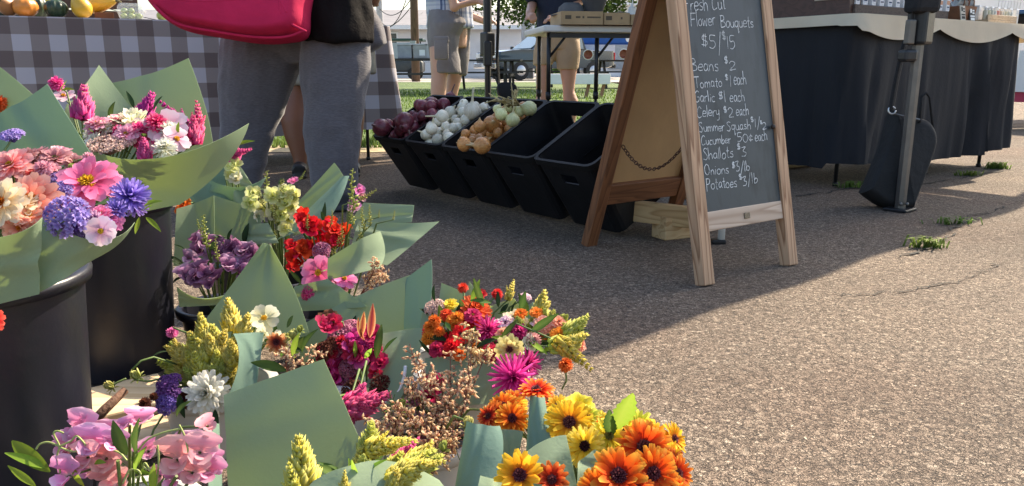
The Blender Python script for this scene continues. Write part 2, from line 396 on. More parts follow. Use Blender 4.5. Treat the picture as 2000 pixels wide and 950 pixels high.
# ================================================================ CHALKBOARD SIGN
FL = G(1377, 557); FR = G(1541, 518); BL = G(1150, 479)
dv = BL - FL; AL = FL + dv * .37; AL.z = .95; wv = FR - FL; AR = AL + wv; BR = BL + wv
sign = thing('chalkboard_sign', (FL + BR) / 2, 'wooden A-frame chalkboard sign with handwritten produce prices', 'sign')
SW1 = wood('weathered_cedar', (.52, .33, .20), (.24, .12, .058), 1.2, 2, .7, 22)
SW2 = wood('stained_pine', (.22, .085, .032), (.11, .04, .014), 1.6, 2, .6, 20)
def plank(a, b, w, t, wdir, m, name, parent, ext=0.0, z0=None):
    """board from a to b, width w along wdir, thickness t; origin at a, grain along local z"""
    ax = (b - a).normalized(); x = (wdir - ax * wdir.dot(ax)).normalized(); y = ax.cross(x)
    L = (b - a).length + ext
    mb = MB().box((0, 0, L / 2), (w, t, L), bev=.003)
    o = bpy.data.objects.new(name, mb.mesh(name, m)); C.objects.link(o)
    off = OFF[parent]
    M = frame3(x, y, ax).to_4x4(); M.translation = a - off
    o.matrix_local = M; o.parent = parent; OFF[o] = a.copy()
    return o
wd = wv.normalized()
SWID = .046
rl = wv.length / 2
def frame(Lf, Rf, La, Ra, mt, nm):
    l = plank(Lf, La, SWID, .036, wd, mt, nm + '_stile', sign); r = plank(Rf, Ra, SWID, .036, wd, mt, nm + '_stile', sign)
    ax = (La - Lf).normalized(); nrm = ax.cross(wd).normalized()
    return ax, nrm
axF, nF = frame(FL, FR, AL, AR, SW1, 'front')
if nF.dot(CAM - FL) < 0: nF = -nF
SW2s = SW2
BLt = AL + dv.normalized() * .04; BRt = AR + dv.normalized() * .04
axB, nB = frame(BL, BR, BLt, BRt, SW2, 'back')
SWr = wood('rail_pine', (.56, .44, .34), (.36, .25, .175), 1.0, 2, .7, 16)
gap = wv.length - SWID
def rail(base_l, axd, h, hh, t, m, nm, nrm):
    a = base_l + wd * (SWID / 2) + axd * (h); b = a + wd * gap
    return plank(a, b, hh, t, axd, m, nm, sign)
rb_ = rail(FL, axF, .178, .056, .026, SWr, 'bottom_rail', nF)
rail(FL, axF, .93, .07, .026, SWr, 'top_rail', nF)
rail(BL, axB, .20, .075, .026, SW2, 'back_rail', nB)
rail(BL, axB, .90, .075, .026, SW2, 'back_rail', nB)
def panel(base_l, axd, h0, h1, nrm, off, m, nm, t=.006):
    o = base_l + wd * (SWID / 2 + .001) + nrm * off
    mb = MB(); a = o + axd * h0; b = a + wd * (gap - .002); c = b + axd * (h1 - h0); d = a + axd * (h1 - h0)
    q = nrm * t; vs = [a, b, c, d, a - q, b - q, c - q, d - q]
    mb.add(vs, [(0, 1, 2, 3), (7, 6, 5, 4), (0, 4, 5, 1), (1, 5, 6, 2), (2, 6, 7, 3), (3, 7, 4, 0)])
    return mb.obj(nm, m, sign)
def chalk_mat():
    m, nt, bs = nodes('chalkboard'); v = N(nt, 'ShaderNodeTexCoord').outputs['Object']
    n = noise_tex(nt, 5, 6, v, .65); mp = N(nt, 'ShaderNodeMapping'); mp.inputs['Scale'].default_value = (30, 30, 3); nt.links.new(v, mp.inputs[0])
    n2 = noise_tex(nt, 1, 4, mp.outputs[0])
    ad = N(nt, 'ShaderNodeMath', operation='ADD'); nt.links.new(n.outputs['Fac'], ad.inputs[0]); nt.links.new(n2.outputs['Fac'], ad.inputs[1])
    r = ramp(nt, ad.outputs[0], [(.7, (.014, .020, .024)), (1.25, (.042, .053, .060))]); nt.links.new(r.outputs[0], bs.inputs['Base Color'])
    bs.inputs['Roughness'].default_value = .5; bs.inputs['Specular IOR Level'].default_value = .4; return m
board_off = .010
BOARD = panel(FL, axF, .206, .90, nF, board_off, chalk_mat(), 'chalkboard_panel')
nBo = nB if nB.dot(CAM - BL) > 0 else -nB
panel(BL, axB, .2375, .87, nBo, -.004, mat('hardboard', (.50, .31, .145), .6, .1, 6, .1), 'back_panel')
# maker's plate on the bottom rail
pc = FL + wd * (wv.length / 2) + axF * .178 + nF * .0145
MB().box(pc, (.026, .003, .018), frame3(wd, -nF, axF), bev=.004).obj('maker_plate', mat('brass_plate', (.16, .13, .09), .4, .2, 60, .4, metal=.6), sign)
OFFs = None
# two small dark knobs (catches) on the right stile
MB().ball(onplane(1510, 248, FL + nF * .02, nF), .008, 8, 6).obj('knot_stud', mat('dark_knot', (.03, .02, .015), .6), sign, smooth=True)
# chain between the frames
ca = onplane(1216, 285, BL + nBo * .02, nB); cb = onplane(1337, 282, FL - nF * .03, nF)
RUST = mat('rusty_chain', (.09, .04, .025), .55, .3, 80, .3, metal=.5)
LM = None
nl = 26
cp = []
for i in range(nl + 1):
    t = i / nl; p = ca.lerp(cb, t); p.z -= .075 * 4 * t * (1 - t); cp.append(p)
for i in range(nl):
    a, b = cp[i], cp[i + 1]; d = (b - a).normalized(); L = (b - a).length
    s = d.cross(Vector((0, 0, 1))).normalized(); s2 = d.cross(s)
    w = (s if i % 2 else (s * .45 + s2)).normalized()
    pts = [(a + b) / 2 + d * math.cos(k * math.pi / 5) * L * .66 + w * math.sin(k * math.pi / 5) * .0052 for k in range(11)]
    MB().tube(pts, .0016, 5, cap=False).obj('chain_link', RUST, sign, smooth=True)
# ---- handwriting: a stroke alphabet, one raised chalk line per line of text
GL = {
 'F': (.62, [[(0, 0), (.04, .5), (.05, 1)], [(.02, 1), (.6, 1.02)], [(.03, .52), (.45, .55)]]),
 'r': (.38, [[(.02, .55), (.05, 0)], [(.05, .3), (.15, .5), (.36, .52)]]),
 'e': (.46, [[(.02, .28), (.4, .3), (.36, .5), (.15, .52), (.02, .25), (.12, .02), (.42, .08)]]),
 's': (.40, [[(.36, .5), (.12, .5), (.08, .35), (.33, .2), (.28, .02), (.02, .04)]]),
 'h': (.46, [[(.03, 1.05), (.04, 0)], [(.04, .3), (.22, .52), (.38, .38), (.4, 0)]]),
 'C': (.60, [[(.56, .82), (.38, 1.0), (.1, .75), (.04, .3), (.22, .0), (.56, .12)]]),
 'u': (.48, [[(.03, .52), (.06, .12), (.22, .0), (.38, .15), (.4, .52)], [(.4, .3), (.44, 0)]]),
 't': (.34, [[(.17, .95), (.16, .1), (.3, .02)], [(.0, .58), (.33, .6)]]),
 'l': (.16, [[(.06, 1.08), (.07, 0)]]),
 'o': (.46, [[(.22, .52), (.04, .36), (.06, .08), (.24, .0), (.4, .18), (.36, .45), (.2, .53)]]),
 'w': (.62, [[(.02, .52), (.12, .0), (.28, .4), (.42, .0), (.56, .54)]]),
 'B': (.60, [[(.05, 0), (.06, 1)], [(.04, 1), (.42, .96), (.44, .66), (.08, .54), (.5, .42), (.5, .1), (.04, .0)]]),
 'q': (.48, [[(.4, .5), (.14, .5), (.04, .26), (.18, .04), (.38, .2), (.4, .5), (.38, -.45), (.5, -.3)]]),
 '$': (.44, [[(.36, .82), (.1, .84), (.06, .6), (.36, .45), (.32, .2), (.02, .22)], [(.16, 1.0), (.14, .05)], [(.26, 1.0), (.25, .05)]]),
 '5': (.50, [[(.46, 1.0), (.1, .98), (.08, .56), (.36, .58), (.44, .28), (.25, .02), (.02, .08)]]),
 '/': (.34, [[(.32, 1.15), (.02, -.25)]]),
 '1': (.20, [[(.1, 1), (.09, 0)]]),
 '2': (.52, [[(.05, .78), (.22, 1.0), (.44, .82), (.36, .45), (.05, .03), (.5, .06)]]),
 '3': (.46, [[(.05, .92), (.36, .98), (.18, .58), (.42, .4), (.32, .05), (.02, .04)]]),
 '0': (.52, [[(.25, 1), (.05, .7), (.07, .2), (.28, 0), (.46, .3), (.44, .8), (.22, 1.0)]]),
 'a': (.48, [[(.38, .5), (.16, .52), (.04, .24), (.16, .02), (.36, .2), (.39, .5), (.38, .12), (.46, 0)]]),
 'n': (.46, [[(.04, .52), (.05, 0)], [(.05, .3), (.22, .52), (.38, .38), (.4, 0)]]),
 'T': (.60, [[(.0, 1.0), (.6, 1.02)], [(.3, 1.0), (.28, 0)]]),
 'm': (.68, [[(.04, .52), (.05, 0)], [(.05, .3), (.2, .52), (.32, .36), (.33, 0)], [(.33, .3), (.48, .52), (.6, .38), (.62, 0)]]),
 'c': (.42, [[(.38, .44), (.2, .53), (.04, .3), (.12, .03), (.38, .08)]]),
 'G': (.64, [[(.56, .85), (.35, 1), (.06, .66), (.06, .2), (.3, .0), (.54, .2), (.54, .44), (.32, .44)]]),
 'i': (.18, [[(.07, .5), (.08, 0)], [(.07, .72), (.09, .76)]]),
 'y': (.46, [[(.03, .52), (.1, .16), (.36, .22), (.4, .52), (.34, -.3), (.08, -.38)]]),
 'S': (.52, [[(.46, .88), (.26, 1.0), (.06, .8), (.42, .36), (.3, .02), (.02, .1)]]),
 '¢': (.44, [[(.4, .62), (.2, .72), (.05, .45), (.14, .18), (.42, .26)], [(.28, .95), (.2, -.05)]]),
 'b': (.44, [[(.04, 1.05), (.05, 0)], [(.05, .3), (.22, .5), (.38, .3), (.25, .02), (.05, .04)]]),
 'O': (.60, [[(.3, 1), (.06, .7), (.08, .2), (.32, 0), (.54, .3), (.5, .82), (.26, 1.0)]]),
 'P': (.54, [[(.06, -.15), (.06, 1)], [(.04, 1), (.4, .98), (.46, .7), (.3, .5), (.07, .48)]]),
 ' ': (.32, []),
}
def cat(pts, k=6):
    if len(pts) < 3: return [Vector(p) for p in pts]
    out = []
    pv = [Vector(p) for p in pts]
    for i in range(len(pv) - 1):
        p0, p1, p2, p3 = pv[max(i - 1, 0)], pv[i], pv[i + 1], pv[min(i + 2, len(pv) - 1)]
        for t in range(k):
            t /= k; out.append(.5 * (2 * p1 + (p2 - p0) * t + (2 * p0 - 5 * p1 + 4 * p2 - p3) * t * t + (3 * p1 - p0 - 3 * p2 + p3) * t ** 3))
    out.append(pv[-1]); return out
def chalk_stroke_mat():
    m, nt, bs = nodes('chalk'); bs.inputs['Base Color'].default_value = (.72, .75, .76, 1); bs.inputs['Roughness'].default_value = .95
    v = N(nt, 'ShaderNodeTexCoord').outputs['Object']; n = noise_tex(nt, 700, 2, v); n2 = noise_tex(nt, 40, 2, v)
    ad = N(nt, 'ShaderNodeMath', operation='ADD'); nt.links.new(n.outputs['Fac'], ad.inputs[0]); nt.links.new(n2.outputs['Fac'], ad.inputs[1])
    r = ramp(nt, ad.outputs[0], [(.72, (.3, .3, .3)), (1.0, (1, 1, 1))]); nt.links.new(r.outputs[0], bs.inputs['Alpha']); return m
CHALK = chalk_stroke_mat()
LINES = [  # text pieces: string, baseline start px, baseline end px, capital height px
 ('Fresh Cut', (1336, 24), (1418, 18), 30), ('Flower', (1350, 51), (1398, 50), 26), ('Bouquets', (1408, 53), (1472, 53), 23),
 ('$5', (1370, 92), (1400, 96), 27), ('/', (1403, 100), (1411, 100), 32), ('$', (1411, 80), (1419, 80), 18), ('15', (1420, 96), (1437, 96), 26),
 ('Beans', (1350, 138), (1404, 139), 26), ('$', (1415, 126), (1423, 126), 18), ('2', (1424, 137), (1438, 136), 18),
 ('Tomato', (1357, 172), (1411, 170), 21), ('$', (1417, 158), (1423, 158), 13), ('1', (1425, 169), (1430, 169), 21), ('each', (1434, 167), (1458, 166), 26),
 ('Garlic', (1357, 200), (1397, 199), 21), ('$', (1404, 196), (1413, 195), 19), ('1', (1414, 199), (1419, 199), 22), ('each', (1426, 199), (1455, 198), 22),
 ('Celery', (1362, 230), (1406, 226), 22), ('$', (1414, 222), (1421, 221), 14), ('2', (1423, 229), (1433, 229), 18), ('each', (1438, 227), (1463, 225), 21),
 ('Summer', (1366, 258), (1416, 256), 19), ('Squash', (1420, 256), (1467, 253), 19), ('$', (1467, 241), (1473, 240), 12), ('1/', (1474, 250), (1485, 249), 18), ('$', (1485, 244), (1489, 244), 9), ('2', (1489, 253), (1497, 252), 13),
 ('Cucumber', (1370, 284), (1428, 280), 18), ('50¢', (1440, 278), (1471, 277), 17), ('each', (1475, 277), (1499, 274), 22),
 ('Shallots', (1374, 313), (1433, 308), 22), ('$', (1440, 295), (1447, 294), 15), ('3', (1448, 307), (1459, 306), 20),
 ('Onions', (1377, 343), (1424, 338), 20), ('$', (1430, 331), (1436, 330), 13), ('3/lb', (1437, 336), (1466, 333), 19),
 ('Potatoes', (1380, 371), (1440, 365), 21), ('$', (1444, 353), (1450, 352), 14), ('3/lb', (1451, 364), (1481, 357), 20)]
rw = random.Random(11)
bo = FL + nF * (board_off + .0012)
for txt, s0, s1, ch in LINES:
    a = onplane(*s0, bo, nF); b = onplane(*s1, bo, nF); up = (onplane(s0[0] - ch * .12, s0[1] - ch, bo, nF) - a)
    hgt = up.dot(axF); upv = axF * hgt
    tot = sum(GL[c][0] + .05 for c in txt) - .05; sx = (b - a) / tot
    mb = MB(); x = 0
    for c in txt:
        w, st = GL[c]; jy = rw.uniform(-.05, .05); js = rw.uniform(.92, 1.08); sl_ = rw.uniform(-.03, .06)
        for poly in st:
            pts = [a + sx * (x + p.x + sl_ * p.y) + upv * (p.y * js + jy) for p in cat([(q[0] + rw.gauss(0, .012), q[1] + rw.gauss(0, .012)) for q in poly])]
            # flat ribbon with a little width change
            vs = []; fs = []
            for i, p in enumerate(pts):
                t = (pts[min(i + 1, len(pts) - 1)] - pts[max(0, i - 1)]).normalized(); s = nF.cross(t).normalized() * (.0011 * rw.uniform(.55, 1.25))
                vs += [p - s, p + s]
                if i: k = 2 * i; fs.append((k - 2, k - 1, k + 1, k))
            mb.add(vs, fs)
        x += w + .05
    o = mb.obj('chalk_lettering', CHALK, BOARD); o['kind'] = 'stuff'

# ================================================================ ONION BINS on a low wooden rack, tilted to the customer
rF = G(785, 368); rE = G(1206, 469)                  # ground line of the front bottom edges
rdir = (rE - rF).normalized(); nin = Vector((-rdir.y, rdir.x, 0))
if nin.y < 0: nin = -nin
TILT = R(29); aX = nin * math.cos(TILT) + Vector((0, 0, math.sin(TILT))); uX = Vector((0, 0, math.cos(TILT))) - nin * math.sin(TILT)
BINM = mat('bin_plastic', (.008, .008, .010), .5, .25, 8, .12, 30, spec=.3)
BW, BD, BH = .345, .40, .31
pitch_b = ((rE - rF).length + .03) / 5
names_bin = ['black plastic bin heaped with red onions, at the end by the checked cloth', 'black plastic bin heaped with white onions and garlic',
             'black plastic bin of yellow onions topped by a tied bunch', 'empty black plastic bin next to the yellow onions', 'empty black plastic bin tucked behind the chalkboard sign']
BINS = []
def bin_make(i):
    o = rF + rdir * (pitch_b * (i + .5) - .015) + Vector((0, 0, .004))
    t = thing('produce_bin', o, names_bin[i], 'bin', 'black produce bins in a row')
    w = pitch_b - .012
    def pt(x, d, h): return o + rdir * x + aX * d + uX * h
    def ringat(h, ins, lip=0):
        k = h / BH; x = w / 2 - .016 * (1 - k) - ins + lip; d0 = .03 * (1 - k) + ins - lip; d1 = BD - .03 * (1 - k) - ins + lip
        r = .03; pts = []
        for cx, cd, a0 in ((x - r, d1 - r, 0), (-x + r, d1 - r, 90), (-x + r, d0 + r, 180), (x - r, d0 + r, 270)):
            for q in range(4):
                a = R(a0 + q * 30); pts.append(pt(cx + r * math.cos(a), cd + r * math.sin(a), h))
        return pts
    T = .006
    # walls with a real slot in the front and in the back: built as rows of quads, skipping the slot cells
    hs = [0, .06, .14, .215, .255, BH]
    mb = MB(); nn = 16
    outer = [ringat(h, 0) for h in hs]; inner = [ringat(max(h, T), T) for h in hs]
    # replace ring by one subdivided on the long straight front/back edges
    def sub(rg):
        out = []
        for k in range(nn):
            a, b = rg[k], rg[(k + 1) % nn]; out.append(a)
            if (b - a).length > .08:
                for q in (.33, .67): out.append(a.lerp(b, q))
        return out
    outer = [sub(r) for r in outer]; inner = [sub(r) for r in inner]; m = len(outer[0])
    vs = [p for r in outer for p in r] + [p for r in inner for p in r]; fs = []; no = len(hs) * m
    longe = []
    cen = [(outer[3][k] + outer[3][(k + 1) % m]) / 2 for k in range(m)]
    fslot = max(range(m), key=lambda k: -(cen[k] - o).dot(aX) - abs((cen[k] - o).dot(rdir)) * .5)
    bslot = max(range(m), key=lambda k: (cen[k] - o).dot(aX) - abs((cen[k] - o).dot(rdir)) * .5)
    for j in range(len(hs) - 1):
        for k in range(m):
            a, b = j * m + k, j * m + (k + 1) % m
            if j == 3 and k in (fslot, bslot):
                for (p, q) in ((a, b), (b, b + m), (b + m, a + m), (a + m, a)): fs.append((p, q, no + q, no + p))
                continue
            fs.append((a, b, b + m, a + m)); fs.append((no + b, no + a, no + a + m, no + b + m))
    fs.append(tuple(range(m - 1, -1, -1))); fs.append(tuple(no + k for k in range(m)))
    tp = (len(hs) - 1) * m
    mb.add(vs, fs); mb.obj('shell', BINM, t)
    r0, r1, r2, r3 = sub(ringat(BH, T)), sub(ringat(BH, 0, .006)), sub(ringat(BH - .018, 0, .007)), sub(ringat(BH - .022, -.0005))
    up = uX * .006
    mb = MB(); mb.loft([[p + up for p in r0], [p + up for p in r1], r2, r3], cap=False)
    fsx = [(k, (k + 1) % m, (k + 1) % m + 0, k) for k in range(0)]
    mb.obj('rim', mat('bin_rim', (.007, .007, .008), .6, .2, 10, .06, spec=.25), t, smooth=True, auto=35)
    for s in (-1, 1):                                  # moulded ribs inside the walls
        for dd in (.12, .26):
            MB().box(pt(s * (w / 2 - .016), dd, BH * .62), (.003, .10, .003), frame3(rdir, aX, uX)).obj('moulded_rib', BINM, t)
    BINS.append((o, pt, w)); return t
for i in range(5): bin_make(i)
# wooden rack under the bins
PINE = wood('new_pine', (.58, .40, .20), (.40, .24, .10), 1.3, 2, .6, 14)
rk = thing('bin_rack', rE + nin * .2, 'raw pine timber rack holding up the back of the bins', 'rack')
ra = rF + nin * .33; rbb = rE + nin * .33 + rdir * .12
for nm, a, b, w, tt, wdv in (('rail', ra + Vector((0, 0, .165)), rbb + Vector((0, 0, .165)), .036, .085, nin), ('rail', ra + nin * .08 + Vector((0, 0, .19)), rbb + nin * .08 + Vector((0, 0, .19)), .036, .085, nin)):
    plank(a, b, w, tt, wdv, PINE, nm, rk)
for q in (0.02, .5, .97):
    pp = ra.lerp(rbb, q) + nin * .045; plank(pp + Vector((0, 0, 0)), pp + Vector((0, 0, .122)), .05, .085, rdir, PINE, 'post', rk)
# end blocks that stick out past the last bin
ba, bb2 = P(1240, 412, 2.84), P(1395, 430, 2.72)
plank(ba, bb2, .04, .075, Vector((0, 1, 0)), PINE, 'end_board', rk)
b1 = G(1288, 470); b2 = G(1350, 463)
MB().box((b1 + b2) / 2 + Vector((0, .03, .042)), ((b2 - b1).length, .085, .084), rotz(math.atan2((b2 - b1).y, (b2 - b1).x)), bev=.004).obj('foot_block', wood('block_pine', (.62, .44, .24), (.45, .27, .12), 3, 0, .6, 14), rk)
# white strut of a folding stand behind the sign
stn = G(1408, 476)
st = thing('stand_foot', stn, 'white metal strut with black rubber foot behind the chalkboard', 'stand')
WHM = mat('white_paint', (.75, .75, .74), .4, .05, 8, .05)
MB().tube([stn + Vector((0, 0, .012)), stn + Vector((.005, .02, .30))], .013, 8).obj('strut', WHM, st, smooth=True)
MB().box(stn + Vector((-.01, 0, .008)), (.05, .035, .016), bev=.005).obj('rubber_foot', BLKPL, st)
MB().box(stn + Vector((0, .02, .30)), (.12, .03, .02), bev=.004).obj('crossbar', WHM, st)
# ---- onions
def onion_mesh(nm, m, neck, seed, flat=.92):
    r = random.Random(seed); prof = [(.02, -.5 * flat), (.16, -.5 * flat), (.36, -.36 * flat), (.48, -.12 * flat), (.5, .05), (.44, .24), (.28, .40), (.13, .50), (.075, .60), (.06, .6 + neck * .5), (.045 + .02 * r.random(), .6 + neck)]
    mb = MB(); n = 14; rings = []
    bx, by = r.uniform(-.2, .2) * neck, r.uniform(-.2, .2) * neck
    for rr, z in prof:
        k = max(0, z - .5)
        rings.append([Vector((rr * math.cos(2 * math.pi * q / n) * (1 + .03 * math.sin(q * 2 + seed)) + bx * k * 2, rr * math.sin(2 * math.pi * q / n) + by * k * 2, z)) for q in range(n)])
    mb.loft(rings); return mb.mesh(nm, m, smooth=True)
def onion_mat(nm, c1, c2, c3, rough=.35):
    m, nt, bs = nodes(nm); bs.inputs['Roughness'].default_value = rough
    v = N(nt, 'ShaderNodeTexCoord').outputs['Object']; mp = N(nt, 'ShaderNodeMapping'); mp.inputs['Scale'].default_value = (9, 9, .8); nt.links.new(v, mp.inputs[0])
    n = noise_tex(nt, 1, 4, mp.outputs[0]); r = ramp(nt, n.outputs['Fac'], [(.3, c1), (.6, c2)])
    sp = N(nt, 'ShaderNodeSeparateXYZ'); nt.links.new(v, sp.inputs[0]); rz = ramp(nt, sp.outputs[2], [(.45, (0, 0, 0)), (.62, (1, 1, 1))])
    mx = N(nt, 'ShaderNodeMix', data_type='RGBA'); nt.links.new(rz.outputs[0], mx.inputs[0]); nt.links.new(r.outputs[0], mx.inputs[6]); mx.inputs[7].default_value = (*c3, 1)
    oi = N(nt, 'ShaderNodeObjectInfo'); hs = N(nt, 'ShaderNodeHueSaturation'); mr = N(nt, 'ShaderNodeMapRange'); mr.inputs[3].default_value = .7; mr.inputs[4].default_value = 1.2
    nt.links.new(oi.outputs['Random'], mr.inputs[0]); nt.links.new(mr.outputs[0], hs.inputs['Value']); nt.links.new(mx.outputs[2], hs.inputs['Color'])
    nt.links.new(hs.outputs[0], bs.inputs['Base Color']); bump(nt, n.outputs['Fac'], bs, .15, .01); return m
OM = {'red': onion_mat('red_onion_skin', (.10, .012, .025), (.22, .05, .07), (.16, .07, .06), .32),
      'white': onion_mat('white_onion_skin', (.66, .60, .44), (.80, .75, .62), (.62, .55, .36), .35),
      'yellow': onion_mat('yellow_onion_skin', (.38, .13, .03), (.58, .28, .09), (.5, .35, .17), .35),
      'green': onion_mat('fresh_onion_skin', (.50, .52, .22), (.66, .66, .36), (.46, .40, .20), .35)}
OME = {(k, j): onion_mesh(k + '_onion', OM[k], (.35, .12, .7)[j], j + 3) for k in OM for j in range(3)}
ro = random.Random(5)
OL = {'red': ('red onion heaped in the black bin beside the checked cloth', 'red onions in the bin'), 'white': ('white onion lying in the middle of the filled bins', 'white onions in the bin'),
      'yellow': ('copper skinned yellow onion in the bin', 'yellow onions in the bin'), 'green': ('pale yellow green onion of the tied bunch on the yellow onions', 'fresh onions of the tied bunch')}
SPECIAL = {('white', 922): 'large white onion with a tall upright neck', ('white', 864): 'white onion lying with its neck pointing at the red onions', ('red', 880): 'red onion with its stalk standing up at the back rim', ('red', 790): 'largest red onion in the middle of its bin', ('red', 745): 'red onion in the corner of the bin next to the checked cloth', ('yellow', 942): 'big copper onion at the front rim, neck pointing to the white onions', ('yellow', 960): 'big copper onion right below the tied bunch', ('green', 1034): 'pale yellow green onion of the bunch lying against the empty bin', ('green', 1001): 'pale onion hanging lowest in the tied bunch, neck up'}
def onion(kind, p, dia, axis, j=0, label=None):
    o = bpy.data.objects.new(kind + '_onion' if kind != 'green' else 'fresh_onion', OME[(kind, j)]); C.objects.link(o)
    q = Vector(axis).normalized().to_track_quat('Z', 'Y'); o.rotation_mode = 'QUATERNION'; o.rotation_quaternion = q @ Quaternion((0, 0, 1), ro.uniform(0, 6.28))
    o.location = p; o.scale = (dia, dia, dia * ro.uniform(.9, 1.05))
    l, g = OL[kind]; tag(o, label or l, 'onion', g); return o
def fill(i, kind, base_h, n, dia, slope):
    o, pt, w = BINS[i]; placed = []
    for lay in range(4):
        for k in range(n):
            for tr in range(16):
                x = ro.uniform(-w / 2 + .05, w / 2 - .05); d = ro.uniform(.055, BD - .055); s = dia * ro.uniform(.8, 1.15)
                h = base_h + lay * dia * .42 + slope * d
                p = pt(x, d, h)
                if all((p - q).length > (s + t) * .46 for q, t in placed):
                    placed.append((p, s)); break
    for p, s in placed:
        ax = Vector((ro.gauss(0, 1), ro.gauss(0, 1) - .3, ro.gauss(0, .8)))
        onion(kind, p, s, ax, ro.choice((0, 1, 1)))
# a hidden-from-above packing floor is not needed: the lower layers are filled with onions too
fill(0, 'red', .255, 20, .066, .0); fill(1, 'white', .25, 32, .053, .0); fill(2, 'yellow', .25, 32, .052, .0)
for kind, px, py, D, dpx, ax, j in [
    ('red', 862, 207, 3.95, 26, (.6, .2, .4), 0), ('red', 790, 238, 3.72, 40, (.3, -.5, -.5), 0), ('red', 745, 250, 3.75, 36, (-.4, -.6, .2), 1), ('red', 880, 190, 4.0, 22, (.2, .1, 1), 2), ('red', 843, 204, 3.9, 30, (-.2, -.9, .3), 1),
    ('white', 922, 218, 3.5, 34, (.02, -.1, 1), 2), ('white', 946, 214, 3.62, 24, (.3, .2, .8), 1), ('white', 864, 227, 3.5, 26, (-1, -.2, .0), 2), ('white', 843, 252, 3.4, 25, (.2, -.3, .9), 0), ('white', 903, 210, 3.66, 20, (0, 0, 1), 1),
    ('yellow', 960, 243, 3.25, 34, (.2, -.9, .3), 1), ('yellow', 942, 285, 3.02, 34, (-1, -.3, .1), 0), ('yellow', 906, 282, 3.1, 30, (.9, -.4, .1), 0), ('yellow', 937, 248, 3.2, 26, (0, 0, 1), 1),
    ('green', 1034, 212, 3.22, 30, (-1, .2, .3), 0), ('green', 1001, 235, 3.12, 29, (.1, -.1, 1), 0), ('green', 979, 224, 3.15, 27, (.4, .2, .7), 0), ('green', 1015, 218, 3.25, 24, (-.4, .1, .9), 0), ('green', 972, 214, 3.22, 20, (.4, 0, .8), 1), ('green', 996, 211, 3.24, 22, (0, .2, 1), 1)]:
    onion(kind, P(px, py, D), dpx * D / FPX, ax, j, SPECIAL.get((kind, px)))
# dried tops of the tied bunch
tb = thing('onion_tops', P(1000, 200, 3.2), 'bundle of dried onion tops tied over the yellow onions', 'onion tops')
STRAW = mat('dried_tops', (.34, .27, .12), .8, .35, 30, .3)
for k in range(26):
    a = ro.uniform(-1, 1); s = P(1000 + ro.gauss(0, 7), 207 + ro.gauss(0, 3), 3.19)
    e = P(975 + ro.gauss(0, 18), 192 + ro.gauss(0, 10), 3.14 + ro.gauss(0, .04)) if k < 18 else P(1005 + ro.gauss(0, 8), 175 + ro.gauss(0, 6), 3.2)
    m_ = (s + e) / 2 + Vector((0, 0, ro.uniform(.0, .025)))
    MB().tube([s, m_, e], [.005, .004, .0025], 5, flat=.5).obj('dried_top', STRAW, tb, smooth=True)
# dark pouch hanging from the middle tent pole
hb = thing('hanging_pouch', P(990, 178, 5.3), 'small black pouch hanging from the black tent pole', 'pouch')
cushion(dense([(972, 166), (990, 162), (1008, 168), (1010, 184), (1000, 196), (978, 194), (971, 182)], 4), 5.3, .12, 'pouch_body', BAGM, hb)
MB().tube([P(974, 168, 5.28), P(967, 150, 5.3), P(958, 150, 5.3)], .012, 6, flat=.4).obj('strap', WEB, hb)
